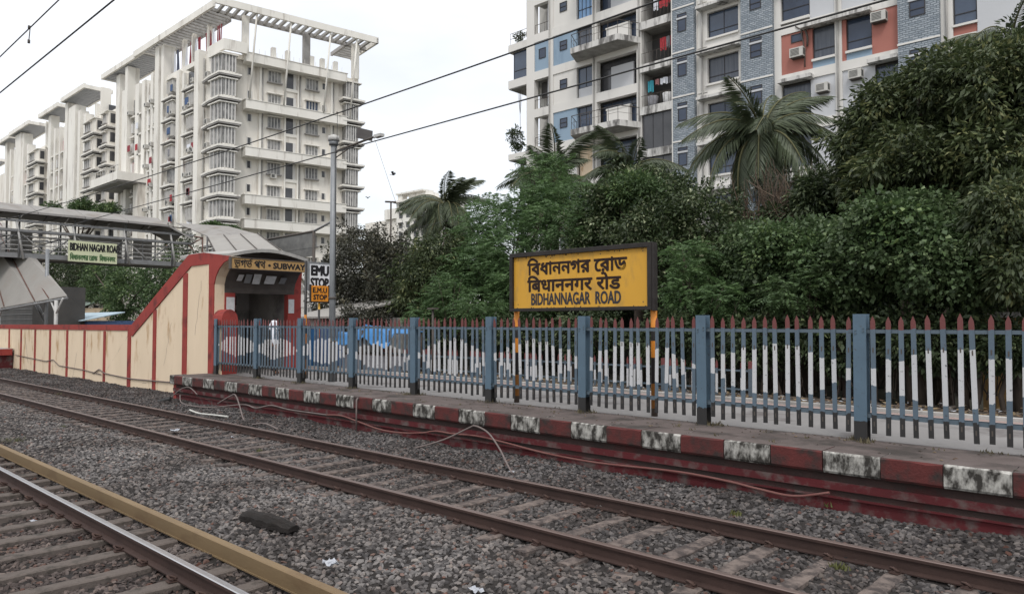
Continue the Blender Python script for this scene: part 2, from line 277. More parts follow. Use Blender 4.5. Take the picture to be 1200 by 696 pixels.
def stone_mat():
    m = bpy.data.materials.new('crushed_stone'); m.use_nodes = True; t = m.node_tree; L = t.links
    b = t.nodes['Principled BSDF']; b.inputs['Roughness'].default_value = 0.9; b.inputs['Specular IOR Level'].default_value = 0.15
    oi = t.nodes.new('ShaderNodeObjectInfo'); r = t.nodes.new('ShaderNodeValToRGB'); e = r.color_ramp.elements
    e[0].position = 0; e[0].color = (0.055, 0.054, 0.055, 1); e[1].position = 1; e[1].color = (0.40, 0.385, 0.36, 1)
    for p, c in ((0.35, (0.115, 0.109, 0.107)), (0.7, (0.19, 0.182, 0.177)), (0.88, (0.24, 0.222, 0.21)), (0.93, (0.16, 0.085, 0.065)), (0.955, (0.23, 0.21, 0.19)), (0.992, (0.27, 0.25, 0.235))):
        k = e.new(p); k.color = (*c, 1)
    L.new(oi.outputs['Random'], r.inputs[0])
    # railway dust lies in drifts: browner near the near track, greyer in the middle
    g = t.nodes.new('ShaderNodeNewGeometry'); n = t.nodes.new('ShaderNodeTexNoise'); n.inputs['Scale'].default_value = 0.7; L.new(g.outputs['Position'], n.inputs['Vector'])
    mx = t.nodes.new('ShaderNodeMix'); mx.data_type = 'RGBA'; mx.blend_type = 'MULTIPLY'; mx.inputs[0].default_value = 1
    r2 = t.nodes.new('ShaderNodeValToRGB'); r2.color_ramp.elements[0].position = 0.35; r2.color_ramp.elements[0].color = (0.52, 0.49, 0.475, 1)
    r2.color_ramp.elements[1].position = 0.62; r2.color_ramp.elements[1].color = (0.86, 0.86, 0.86, 1)
    L.new(n.outputs['Fac'], r2.inputs[0]); L.new(r.outputs[0], mx.inputs[6]); L.new(r2.outputs[0], mx.inputs[7])
    # brake dust and oil: stones beside and between the near rails are grimed; those towards the platform wall are darker
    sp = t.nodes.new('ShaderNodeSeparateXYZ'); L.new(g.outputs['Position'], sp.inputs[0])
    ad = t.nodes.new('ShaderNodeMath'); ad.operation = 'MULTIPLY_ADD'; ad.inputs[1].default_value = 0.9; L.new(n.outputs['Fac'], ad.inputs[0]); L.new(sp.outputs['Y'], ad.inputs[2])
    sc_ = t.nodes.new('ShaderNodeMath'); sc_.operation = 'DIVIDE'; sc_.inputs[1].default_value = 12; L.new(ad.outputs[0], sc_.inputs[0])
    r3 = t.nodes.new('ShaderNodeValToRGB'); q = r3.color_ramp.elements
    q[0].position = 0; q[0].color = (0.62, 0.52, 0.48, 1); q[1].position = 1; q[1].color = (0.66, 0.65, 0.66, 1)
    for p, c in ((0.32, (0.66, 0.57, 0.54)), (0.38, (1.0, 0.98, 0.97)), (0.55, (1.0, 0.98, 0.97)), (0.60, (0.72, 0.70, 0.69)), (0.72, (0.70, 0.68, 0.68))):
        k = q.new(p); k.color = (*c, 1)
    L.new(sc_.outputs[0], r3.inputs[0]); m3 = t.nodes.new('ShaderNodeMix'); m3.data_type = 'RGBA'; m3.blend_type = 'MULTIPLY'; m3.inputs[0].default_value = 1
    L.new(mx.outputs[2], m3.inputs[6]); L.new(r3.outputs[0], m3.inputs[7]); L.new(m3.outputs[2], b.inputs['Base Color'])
    return m
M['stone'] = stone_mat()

# --- mesh builder
class MB:
    def __init__(s): s.v = []; s.f = []; s.m = []; s.mats = []; s.smooth = []; s.cuts = []
    def mi(s, m):
        m = M[m] if isinstance(m, str) else m
        if m not in s.mats: s.mats.append(m)
        return s.mats.index(m)
    def face(s, pts, m, smooth=False):
        b = len(s.v); s.v += [tuple(p) for p in pts]; s.f.append(tuple(range(b, b+len(pts)))); s.m.append(s.mi(m)); s.smooth.append(smooth)
    def hexa(s, p, m):
        s.cuts.append((len(s.v), len(s.f))); b = len(s.v); s.v += [tuple(q) for q in p]; i = s.mi(m)
        for q in ((0, 3, 2, 1), (4, 5, 6, 7), (0, 1, 5, 4), (1, 2, 6, 5), (2, 3, 7, 6), (3, 0, 4, 7)):
            s.f.append(tuple(b+k for k in q)); s.m.append(i); s.smooth.append(False)
    def box(s, x0, x1, y0, y1, z0, z1, m):
        if x0 > x1: x0, x1 = x1, x0
        if y0 > y1: y0, y1 = y1, y0
        if z0 > z1: z0, z1 = z1, z0
        s.hexa([(x0, y0, z0), (x1, y0, z0), (x1, y1, z0), (x0, y1, z0), (x0, y0, z1), (x1, y0, z1), (x1, y1, z1), (x0, y1, z1)], m); return s
    def obox(s, o, d, n, s0, s1, t0, t1, z0, z1, m):
        """box in a frame: origin o(x,y), along d, outward n"""
        P = lambda a, b, z: (o[0]+d[0]*a+n[0]*b, o[1]+d[1]*a+n[1]*b, z)
        q = [P(s0, t0, z0), P(s1, t0, z0), P(s1, t1, z0), P(s0, t1, z0), P(s0, t0, z1), P(s1, t0, z1), P(s1, t1, z1), P(s0, t1, z1)]
        s.hexa(q, m); return s
    def prism(s, poly, ax, a0, a1, m, msides=None):
        """poly of 2D points extruded along axis ax"""
        def P(p, a):
            return (a, p[0], p[1]) if ax == 0 else ((p[0], a, p[1]) if ax == 1 else (p[0], p[1], a))
        s.cuts.append((len(s.v), len(s.f))); n = len(poly); b = len(s.v); s.v += [P(p, a0) for p in poly]+[P(p, a1) for p in poly]
        i = s.mi(m); j = s.mi(msides or m)
        s.f.append(tuple(range(b, b+n))[::-1]); s.m.append(i); s.smooth.append(False)
        s.f.append(tuple(range(b+n, b+2*n))); s.m.append(i); s.smooth.append(False)
        for k in range(n):
            s.f.append((b+k, b+(k+1) % n, b+n+(k+1) % n, b+n+k)); s.m.append(j); s.smooth.append(False)
        return s
    def tube(s, pts, r, m, seg=6, caps=True):
        s.cuts.append((len(s.v), len(s.f))); pts = [Vector(p) for p in pts]; n = len(pts); rs = r if isinstance(r, (list, tuple)) else [r]*n
        b = len(s.v); i = s.mi(m); up = Vector((0, 0, 1)); prev = None
        for k, p in enumerate(pts):
            t = (pts[min(k+1, n-1)]-pts[max(k-1, 0)]).normalized()
            a = t.cross(up) if abs(t.z) < 0.95 else t.cross(Vector((1, 0, 0)))
            a.normalize()
            if prev is not None:
                a2 = prev - t*prev.dot(t)
                if a2.length > 1e-4: a = a2.normalized()
            prev = a; c = t.cross(a)
            for q in range(seg):
                an = 2*math.pi*q/seg; s.v.append(tuple(p+(a*math.cos(an)+c*math.sin(an))*rs[k]))
        for k in range(n-1):
            for q in range(seg):
                s.f.append((b+k*seg+q, b+k*seg+(q+1) % seg, b+(k+1)*seg+(q+1) % seg, b+(k+1)*seg+q)); s.m.append(i); s.smooth.append(True)
        if caps:
            s.f.append(tuple(b+q for q in range(seg))[::-1]); s.m.append(i); s.smooth.append(False)
            s.f.append(tuple(b+(n-1)*seg+q for q in range(seg))); s.m.append(i); s.smooth.append(False)
        return s
    def bar(s, p, q, w, m): return s.tube([p, q], w/2*1.2, m, 4)
    def build(s, name, parent=None, origin=None, bevel=0):
        me = bpy.data.meshes.new(name)
        if origin is None: origin = OFF.get(parent.name, (0, 0, 0)) if parent else (0, 0, 0)
        ov = Vector(origin); v = np.array(s.v, dtype=float)-np.array(ov)
        me.from_pydata(v.tolist(), [], s.f)
        for m in s.mats: me.materials.append(m)
        me.polygons.foreach_set('material_index', s.m); me.polygons.foreach_set('use_smooth', s.smooth); me.update()
        o = bpy.data.objects.new(name, me); COL.objects.link(o)
        if parent:
            o.parent = parent; po = Vector(OFF.get(parent.name, (0, 0, 0))); o.location = ov-po
        else: o.location = ov
        OFF[o.name] = tuple(ov)
        if bevel:
            bm = o.modifiers.new('bevel', 'BEVEL'); bm.width = bevel; bm.segments = 2; bm.limit_method = 'ANGLE'
        return o
def build_each(b, name, parent):
    """every piece added to the builder becomes an object of its own"""
    cuts = b.cuts+[(len(b.v), len(b.f))]
    for (v0, f0), (v1, f1) in zip(cuts[:-1], cuts[1:]):
        p = MB(); p.v = b.v[v0:v1]; p.f = [tuple(i-v0 for i in f) for f in b.f[f0:f1]]; p.smooth = b.smooth[f0:f1]
        used = sorted(set(b.m[f0:f1])); p.mats = [b.mats[i] for i in used]; p.m = [used.index(i) for i in b.m[f0:f1]]
        p.build(name, parent, origin=p.v[0])
OFF = {}
def tag(o, label=None, cat=None, group=None, kind=None):
    if label: o['label'] = label
    if cat: o['category'] = cat
    if group: o['group'] = group
    if kind: o['kind'] = kind
    return o
def thing(name, loc, label, cat, group=None):
    o = bpy.data.objects.new(name, None); COL.objects.link(o); o.location = loc; OFF[o.name] = tuple(loc)
    o.empty_display_size = 0.2
    return tag(o, label, cat, group)
def dup(o, parent, off, name=None):
    """copy of one mesh object (and its children) moved by off (in world axes)"""
    c = o.copy(); COL.objects.link(c); c.parent = parent
    c.location = Vector(o.location)+Vector(off)
    OFF[c.name] = tuple(Vector(OFF[o.name])+Vector(off))
    for ch in o.children:
        k = ch.copy(); COL.objects.link(k); k.parent = c; OFF[k.name] = tuple(Vector(OFF[ch.name])+Vector(off))
    return c
def copy_tree(o, parent=None):
    c = o.copy(); COL.objects.link(c); c.parent = parent
    for ch in o.children: copy_tree(ch, c)
    return c

def text_mesh(s, name, m, x0, x1, z0, z1, plane, parent, thick=0.004, bold=0.0, facing='-Y', italic=0):
    """lettering fitted to a rectangle. facing -Y: x0..x1 along X on plane Y; facing +X: x0..x1 along Y on plane X"""
    cu = bpy.data.curves.new(name, 'FONT'); cu.body = s; cu.size = 1; cu.extrude = 0.01; cu.resolution_u = 3; cu.shear = italic
    o = bpy.data.objects.new(name+'_tmp', cu); COL.objects.link(o)
    dg = bpy.context.evaluated_depsgraph_get(); me = bpy.data.meshes.new_from_object(o.evaluated_get(dg))
    bpy.data.objects.remove(o); bpy.data.curves.remove(cu)
    n = len(me.vertices); c = np.empty(n*3); me.vertices.foreach_get('co', c); c = c.reshape(-1, 3)
    lo = c.min(0); hi = c.max(0)
    u = x0+(c[:, 0]-lo[0])/(hi[0]-lo[0])*(x1-x0); w = z0+(c[:, 1]-lo[1])/(hi[1]-lo[1])*(z1-z0); d = (c[:, 2]-lo[2])/(hi[2]-lo[2])*thick
    off = np.array(OFF.get(parent.name, (0, 0, 0)))
    if facing == '-Y': p = np.stack([u, plane-d, w], 1)
    else: p = np.stack([plane+d, u, w], 1)
    ctr = np.array([(p[:, 0].min()+p[:, 0].max())/2, p[:, 1].mean(), w.min()])
    if bold:   # thicken strokes: the same lettering laid over itself a few millimetres apart
        tris = np.array([tuple(t.vertices) for t in (me.calc_loop_triangles() or me.loop_triangles)])
        vv, ff = [], []; q0 = p-ctr
        for k, (dx, dz) in enumerate([(0, 0), (1, 0), (-1, 0), (0, 1), (0, -1), (.7, .7), (-.7, .7), (.7, -.7), (-.7, -.7)]):
            sh = np.array([dx*bold, -k*0.0002, dz*bold*.9]) if facing == '-Y' else np.array([k*0.0002, dx*bold, dz*bold*.9])
            vv.append(q0+sh); ff.append(tris+k*n)
        me2 = bpy.data.meshes.new(name); me2.from_pydata(np.concatenate(vv).tolist(), [], np.concatenate(ff).tolist()); me = me2
    else: me.vertices.foreach_set('co', (p-ctr).ravel())
    me.materials.clear(); me.materials.append(M[m]); me.update()
    me.name = name; ob = bpy.data.objects.new(name, me); COL.objects.link(ob); ob.parent = parent; ob.location = Vector(ctr-off); OFF[ob.name] = tuple(ctr)
    return ob

# ================================================================ GROUND AND TRACKS
Y_N, Y_F = 6.50, 8.24            # far track: near and far rail
Y_R, Y_R2 = 3.18, 1.44           # near track rails
Y_EDGE = 9.65; Z_PL = 0.72; X_END = -23.6; Y_FENCE = 10.80
b = MB(); b.box(-600, 400, 19.5, 900, -1.2, 0.25, 'ground'); b.box(-600, 400, -60, 19.5, -1.2, -0.42, 'ground')
tag(b.build('ground'), kind='structure')

def bed_h(x, y):
    """top of the ballast"""
    if x < X_END+.2 and y > 9.0: return -0.045-min(1, (y-9.0)/1.2)*0.05
    if y < 1.44: h = -0.24
    elif y < 3.2: h = -0.235
    elif y < 4.0: h = -0.225
    elif y < 4.9: h = -0.225+(y-4.0)*0.11
    elif y < 5.5: h = -0.126
    elif y < 6.1: h = -0.126-(y-5.5)*0.12
    elif y < 6.5: h = -0.198
    elif y < 8.2: h = -0.203
    elif y < 8.35: h = -0.203+(y-8.2)*0.75
    elif y < 9.3: h = -0.09+(y-8.35)*0.07
    else: h = -0.025
    return h
xs = np.concatenate([np.arange(-70, -24, 0.6), np.arange(-24, 8, 0.16)]); ys = np.arange(-1.5, 11.2, 0.13)
gx, gy = np.meshgrid(xs, ys, indexing='ij')
bh = np.vectorize(bed_h)(gx, gy)
wob = 0.018*np.sin(gx*1.7+gy*2.3)+0.014*np.sin(gx*3.9-gy*3.1)+0.012*np.sin(gx*0.7+1)+0.008*rng.standard_normal(gx.shape)
between = ((gy > 6.5) & (gy < 8.25)) | (gy < 3.2)
bh = bh+np.where(between, wob*0.45, wob)
v = np.stack([gx, gy, bh], -1).reshape(-1, 3); nx, ny = gx.shape
idx = np.arange(nx*ny).reshape(nx, ny)
q = np.stack([idx[:-1, :-1], idx[1:, :-1], idx[1:, 1:], idx[:-1, 1:]], -1).reshape(-1, 4)
me = bpy.data.meshes.new('trackbed'); me.from_pydata(v.tolist(), [], q.tolist()); me.materials.append(M['ballast_bed']); me.update()
# densities per vertex: full where the photo looks closely, thin far off
dens = np.where(gx > -16, 1.0, np.where(gx > -28, 0.62, 0.38))
at = me.attributes.new('dens', 'FLOAT', 'POINT'); at.data.foreach_set('value', dens.ravel().astype(np.float32))
bedo = bpy.data.objects.new('trackbed', me); COL.objects.link(bedo); tag(bedo, kind='structure')
me2 = me.copy(); me2.name = 'ballast'
ball = bpy.data.objects.new('ballast', me2); COL.objects.link(ball)
tag(ball, 'loose grey crushed stone ballast covering the ground under both tracks', 'ballast', kind='stuff')
rocks = bpy.data.collections.new('rock_shapes')
def rock(i):
    import bmesh
    bm = bmesh.new(); bmesh.ops.create_icosphere(bm, subdivisions=1, radius=1)
    r = random.Random(100+i)
    # cut by a few planes to give flat broken faces
    pl = [(Vector((r.uniform(-1, 1), r.uniform(-1, 1), r.uniform(-1, 1))).normalized(), r.uniform(0.45, 0.75)) for _ in range(6)]
    for vv in bm.verts:
        for nrm, d in pl:
            k = vv.co.dot(nrm)
            if k > d: vv.co -= nrm*(k-d)
        vv.co *= r.uniform(0.93, 1.07)
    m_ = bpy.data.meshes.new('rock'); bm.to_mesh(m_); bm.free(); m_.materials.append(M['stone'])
    o = bpy.data.objects.new('rock', m_); rocks.objects.link(o)
for i in range(9): rock(i)
ng = bpy.data.node_groups.new('scatter_stones', 'GeometryNodeTree')
ng.interface.new_socket('Geometry', in_out='INPUT', socket_type='NodeSocketGeometry'); ng.interface.new_socket('Geometry', in_out='OUTPUT', socket_type='NodeSocketGeometry')
def G(t, **kw):
    n = ng.nodes.new(t)
    for k, v_ in kw.items(): setattr(n, k, v_)
    return n
gi = G('NodeGroupInput'); go = G('NodeGroupOutput')
dist = G('GeometryNodeDistributePointsOnFaces'); na = G('GeometryNodeInputNamedAttribute'); na.data_type = 'FLOAT'; na.inputs['Name'].default_value = 'dens'
mm = G('ShaderNodeMath', operation='MULTIPLY'); mm.inputs[1].default_value = 350.0
ci = G('GeometryNodeCollectionInfo'); ci.inputs['Collection'].default_value = rocks; ci.inputs['Separate Children'].default_value = True; ci.inputs['Reset Children'].default_value = True
iop = G('GeometryNodeInstanceOnPoints'); iop.inputs['Pick Instance'].default_value = True
rr = G('FunctionNodeRandomValue', data_type='FLOAT_VECTOR'); rr.inputs[0].default_value = (-.7, -.7, 0); rr.inputs[1].default_value = (.7, .7, 6.28)
rs = G('FunctionNodeRandomValue', data_type='FLOAT_VECTOR'); rs.inputs[0].default_value = (0.028, 0.024, 0.016); rs.inputs[1].default_value = (0.064, 0.050, 0.034); rs.inputs['Seed'].default_value = 5
L = ng.links
L.new(gi.outputs[0], dist.inputs['Mesh']); L.new(na.outputs['Attribute'], mm.inputs[0]); L.new(mm.outputs[0], dist.inputs['Density'])
L.new(dist.outputs['Points'], iop.inputs['Points']); L.new(ci.outputs[0], iop.inputs['Instance']); L.new(rr.outputs[0], iop.inputs['Rotation']); L.new(rs.outputs[0], iop.inputs['Scale'])
L.new(iop.outputs[0], go.inputs[0])
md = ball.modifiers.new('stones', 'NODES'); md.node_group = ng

# rails: proper rail section
def rail(parent, yc, x0, x1, shiny):
    b = MB(); top = 'rail_top_shiny' if shiny else 'rail_top_dull'
    hw, fwid = 0.036, 0.07
    sec = [(-fwid, -0.166), (fwid, -0.166), (fwid, -0.152), (0.012, -0.138), (0.010, -0.045), (hw, -0.036), (hw, -0.008), (0.028, 0.0), (-0.028, 0.0), (-hw, -0.008), (-hw, -0.036), (-0.010, -0.045), (-0.012, -0.138), (-fwid, -0.152)]
    xs_ = [x0]+[x for x in np.arange(math.ceil(x0/13)*13, x1, 13) if x > x0+1]+[x1]
    n = len(sec); base = len(b.v)
    for x in xs_: b.v += [(x, yc+p[0], p[1]) for p in sec]
    it, isd = b.mi(top), b.mi('rail_side')
    for k in range(len(xs_)-1):
        for j in range(n):
            a = base+k*n+j; c = base+k*n+(j+1) % n
            b.f.append((a, c, c+n, a+n)); b.m.append(it if j in (6, 7, 8) else isd); b.smooth.append(False)
    b.f.append(tuple(base+(len(xs_)-1)*n+j for j in range(n))); b.m.append(isd); b.smooth.append(False)
    return b.build('rail', parent)
def track(y0, y1, label, shiny_y, sl_mat, x_first, pitch, count, halflen, clip_count, ztop):
    t = thing('railway_track', (-10, (y0+y1)/2, -0.17), label, 'railway track')
    for y in (y0, y1): rail(t, y, -260, 12, y in shiny_y)
    yc = (y0+y1)/2
    protos = []
    for k in range(4):
        b = MB(); r = random.Random(k+int(y0*10)); n = 9; L_ = halflen
        # tapered, chipped top
        ys_ = np.linspace(-L_, L_, n); pr = []
        for y in ys_:
            hw = (0.088 if sl_mat == 'sleeper' else 0.10)+r.uniform(-0.016, 0.016); hh = ztop+r.uniform(-0.006, 0.004)
            pr.append([(-hw-0.02, y, -0.40), (hw+0.02, y, -0.40), (hw, y, hh-0.012), (hw-0.02, y, hh), (-hw+0.02, y, hh), (-hw, y, hh-0.012)])
        base = len(b.v)
        for p in pr: b.v += p
        i = b.mi(sl_mat)
        for a in range(n-1):
            for j in range(6):
                b.f.append((base+a*6+j, base+a*6+(j+1) % 6, base+(a+1)*6+(j+1) % 6, base+(a+1)*6+j)); b.m.append(i); b.smooth.append(False)
        b.f.append(tuple(base+j for j in range(6))[::-1]); b.m.append(i); b.smooth.append(False)
        b.f.append(tuple(base+(n-1)*6+j for j in range(6))); b.m.append(i); b.smooth.append(False)
        protos.append(b)
    cb = MB()   # elastic clip: a bent bar on a small plate
    cb.box(-0.045, 0.045, -0.045, 0.045, -0.168, -0.156, 'clip')
    cb.tube([(-0.03, -0.03, -0.15), (-0.035, 0.03, -0.135), (0.0, 0.045, -0.105), (0.035, 0.03, -0.115), (0.03, -0.035, -0.14), (0.0, -0.045, -0.15)], 0.013, 'clip', 6)
    mesh_s = []; clipo = None
    for k in range(count):
        x = x_first-k*pitch+random.uniform(-0.025, 0.025)
        if k < 4:
            o = protos[k].build('sleeper', t, origin=(0, 0, 0)); mesh_s.append(o)
        else:
            o = mesh_s[k % 4].copy(); COL.objects.link(o)
        o.parent = t; o.location = Vector((x, yc, 0))-t.location; o.rotation_euler = (0, 0, random.uniform(-0.012, 0.012))
        if k < clip_count:
            for y in (y0, y1):
                for sg in (-1, 1):
                    if clipo is None: c = clipo = cb.build('rail_clip', t, origin=(0, 0, 0))
                    else: c = clipo.copy(); COL.objects.link(c)
                    c.parent = t; c.location = Vector((x, y+sg*0.105, 0.004))-t.location; c.rotation_euler = (0, 0, (0 if sg > 0 else math.pi)+random.uniform(-.15, .15))
    return t
track(Y_N, Y_F, 'rusty brown railway track on pale concrete sleepers beside the red platform wall', (), 'sleeper', 0.95, 0.655, 72, 1.28, 52, -0.166)
track(Y_R2, Y_R, 'nearest railway track with the polished silver rail and dark grimy sleepers', (Y_R,), 'sleeper_dark', -1.2, 0.69, 34, 1.38, 34, -0.168)

# mustard steel beam lying along the sleeper ends
b = MB(); ya, yb = 3.71, 3.79
b.prism([(ya, -0.165), (yb, -0.165), (yb, 0.004), (ya+0.012, 0.004), (ya, -0.006)], 0, -60, 6, 'mustard')
b.box(-60, 6, ya-0.012, ya, -0.165, -0.150, 'mustard')
tag(b.build('trackside_beam'), 'long straight mustard yellow steel beam lying beside the polished rail', 'beam')

# ================================================================ PLATFORM
pl = thing('railway_platform', (-10, Y_EDGE, 0), 'grey railway platform with a striped red and white edge above a dark red wall', 'platform')
X1 = 12.0
b = MB()
b.box(X_END+0.1, X1, Y_EDGE+0.45, 10.98, -0.4, Z_PL-0.004, 'plat_dirt')
b.box(-70, X1, 10.98, 13.70, -0.4, Z_PL, 'plat_grey')
b.box(-70, X1, 13.70, 13.80, -0.4, Z_PL+0.002, 'plat_line')
b.box(-70, X1, 13.80, 14.55, -0.4, Z_PL, 'plat_pink')
b.build('paving', pl)
b = MB()
b.box(-70, X1, 14.55, 14.72, -0.4, Z_PL+0.06, 'concrete')
b.build('rear_kerb', pl)
b = MB()   # moulded brick wall under the coping
b.box(X_END+0.25, X1, Y_EDGE+0.10, Y_EDGE+0.44, 0.33, Z_PL-0.285, 'wall_black')
b.box(X_END+0.16, X1, Y_EDGE+0.045, Y_EDGE+0.44, 0.235, 0.33, 'wall_red')
b.box(X_END+0.20, X1, Y_EDGE+0.09, Y_EDGE+0.44, 0.15, 0.235, 'wall_black')
b.box(X_END+0.18, X1, Y_EDGE+0.07, Y_EDGE+0.44, 0.125, 0.15, 'wall_red')
b.box(X_END+0.22, X1, Y_EDGE+0.115, Y_EDGE+0.44, -0.42, 0.125, 'wall_red')
b.build('retaining_wall', pl)
# coping stones, each its own block, alternately red and white
x = X_END; k = 0; per = 1.362
edges = [-23.27, -22.63]
xs_w = [-22.65+per*i for i in range(26)]
spans = [(-23.60, -23.27, 1), (-23.27, -22.65, 0)]
for i, xw in enumerate(xs_w):
    wd = 0.69+random.uniform(-0.03, 0.03)
    spans.append((xw, xw+wd, 1)); spans.append((xw+wd, xw+per, 0))
for i, (a, c, wh) in enumerate(spans):
    b = MB(); g = 0.004+random.uniform(0, 0.004); dy = random.uniform(-0.008, 0.008); dz = random.uniform(-0.008, 0.006)
    f0 = Y_EDGE+dy; z0 = Z_PL-0.275; z1 = Z_PL+dz
    m = 'kerb_white' if wh else 'kerb_red'; mt = 'plat_dirt'
    # worn, slightly uneven nose: front face in 4 columns
    n = 5; xs_ = np.linspace(a+g, c-g, n); base = len(b.v); fr = b.mi(m); tp = b.mi(mt)
    for xx in xs_:
        j = random.uniform(-0.006, 0.006); w_ = random.uniform(0.012, 0.035)
        b.v += [(xx, f0+0.02+j, z0), (xx, f0+j, z0+0.03), (xx, f0+j, z1-w_), (xx, f0+w_+j, z1-0.002), (xx, Y_EDGE+0.46, z1), (xx, Y_EDGE+0.46, z0)]
    for q_ in range(n-1):
        for j in range(6):
            A = base+q_*6+j; B = base+q_*6+(j+1) % 6
            b.f.append((A, A+6, B+6, B)); b.m.append(tp if j == 3 else fr); b.smooth.append(False)
    b.f.append(tuple(base+j for j in range(6))); b.m.append(fr); b.smooth.append(False)
    b.f.append(tuple(base+(n-1)*6+j for j in range(6))[::-1]); b.m.append(fr); b.smooth.append(False)
    b.build('kerb_stone', pl, origin=((a+c)/2, Y_EDGE+0.2, z0))
b = MB(); b.box(X_END+0.06, X_END+0.26, Y_EDGE+0.1, 10.05, -0.3, Z_PL-0.28, 'brick_red'); b.build('end_wall', pl)

# left stub of platform at the far end
pl2 = thing('railway_platform', (-44, 9.9, 0), 'far platform stub with red edge before the cream wall at the left edge', 'platform')
b = MB(); b.box(-60, -46.6, 9.35, 10.8, -0.35, 0.80, 'wall_red'); b.box(-60, -46.5, 9.25, 10.8, 0.80, 0.96, 'concrete'); b.build('platform_body', pl2)
for i in range(3):
    b = MB(); b.box(-46.495, -46.44, 9.25+.5*i+.004, 9.25+.5*(i+1)-.004, 0.62, 0.955, 'brick_red'); b.build('kerb_stone', pl2)

# far bank behind the platform
b = MB(); n = 60
for i in range(n):
    x0 = -70+i*82/n; x1 = x0+82/n
    for (ya_, za_, yb_, zb_) in ((14.72, 0.66, 15.6, 0.70), (15.6, 0.70, 17.0, 0.62), (17.0, 0.62, 19.6, 0.35)):
        w1 = 0.03*math.sin(i*1.3+ya_); w2 = 0.03*math.sin((i+1)*1.3+ya_); w3 = 0.03*math.sin((i+1)*1.3+yb_); w4 = 0.03*math.sin(i*1.3+yb_)
        b.face([(x0, ya_, za_+w1), (x1, ya_, za_+w2), (x1, yb_, zb_+w3), (x0, yb_, zb_+w4)], 'soil')
tag(b.build('earth_bank'), kind='structure')
# litter: fallen leaves, paper scraps and rubble on the bank
b = MB(); lm = ['leaf_litter_a', 'leaf_litter_b', 'litter', 'soil', 'plat_grey']
M['leaf_litter_a'] = mat('dry_leaf', (0.16, 0.11, 0.06), (0.22, 0.17, 0.10), 10); M['leaf_litter_b'] = mat('brown_leaf', (0.08, 0.05, 0.03), (0.12, 0.08, 0.05), 10)
for i in range(5200):
    x = random.uniform(-24, 8); y = 14.8+abs(random.gauss(0, 1.2)); s = random.uniform(0.02, 0.075); an = random.uniform(0, 6.28)
    z = 0.72 if y < 16 else 0.66
    m = random.choices(lm, (5, 5, 0.7, 3, 1.5))[0]
    c, sn = math.cos(an)*s, math.sin(an)*s; t1, t2 = random.uniform(-.6, .6)*s, random.uniform(-.6, .6)*s
    b.face([(x-c, y-sn, z+abs(t1)), (x+sn*.6, y-c*.6, z+abs(t2)), (x+c, y+sn, z+0.01+abs(t1)), (x-sn*.6, y+c*.6, z+0.015)], m)
tag(b.build('leaf_litter'), 'fallen dry leaves and scraps scattered on the soil behind the platform', 'leaf litter', kind='stuff')
# grass and rubbish at post feet and platform edge
b = MB()
def tuft(b, x, y, z, n, h, m='weed', sp=0.06):
    for _ in range(n):
        a = random.uniform(0, 6.28); r = random.uniform(0, sp); px, py = x+math.cos(a)*r, y+math.sin(a)*r
        a2 = random.uniform(0, 6.28); l = h*random.uniform(.5, 1); dx, dy = math.cos(a2)*l*.5, math.sin(a2)*l*.5; w = 0.008+h*.04
        b.face([(px-dy*.1-w, py, z), (px+w, py, z), (px+dx, py+dy, z+l)], m)
M['dead_weed'] = mat('dead_weed_stalks', (0.07, 0.06, 0.035), (0.12, 0.10, 0.06), 10)

# ================================================================ FRONT FENCE
fe = thing('metal_fence', (-10, Y_FENCE, Z_PL), 'long blue steel picket fence with red tips and white stretches along the platform', 'fence')
posts = [1.34-2.402*k for k in range(10)]+[XY(10.8, 255)]
hp = MB(); w = 0.085; d = 0.075; tk = 0.014
hp.box(-w, w, -d, -d+tk, 0, 1.75, 'post_blue'); hp.box(-w, w, d-tk, d, 0, 1.75, 'post_blue'); hp.box(-0.012, 0.012, -d+tk, d-tk, 0, 1.75, 'post_blue')
hp.box(-0.11, 0.11, -0.10, 0.10, -0.02, 0.012, 'iron')
for zz in (1.50, 1.54): 
    for xx in (-0.05, 0.05): hp.tube([(xx, -d-0.014, zz+ (xx*.3)), (xx, -d+0.001, zz+(xx*.3))], 0.012, 'rail_blue', 6)
post0 = None
for k, px in enumerate(posts):
    if post0 is None: o = post0 = hp.build('post', fe, origin=(0, 0, 0))
    else: o = post0.copy(); COL.objects.link(o)
    o.parent = fe; o.location = Vector((px, Y_FENCE, Z_PL-0.002))-fe.location; o.rotation_euler = (random.uniform(-.006, .006), random.uniform(-.006, .006), random.uniform(-.02, .02))
def picket_mb(h, wd, m, slots=True):
    b = MB(); t = 0.006; hw = wd/2
    # folded flat bar: shallow channel, pointed top, two slots showing dark
    zt = h
    for s in (-1, 1): b.box(s*hw, s*(hw-0.006), -0.004, 0.009, 0, zt-0.10, m)
    pts = [(-hw, 0), (hw, 0), (hw, zt-0.10), (hw*0.95, zt-0.07), (0, zt), (-hw*0.95, zt-0.07), (-hw, zt-0.10)]
    b.prism(pts, 1, -0.006, 0.0, m)
    if slots:
        for z in (0.10, h-0.50): b.box(-0.008, 0.008, -0.0085, -0.0065, z, z+0.065, 'iron')
    return b
pk = picket_mb(1.60, 0.062, 'picket_paint'); pk0 = None
ph = 1.62
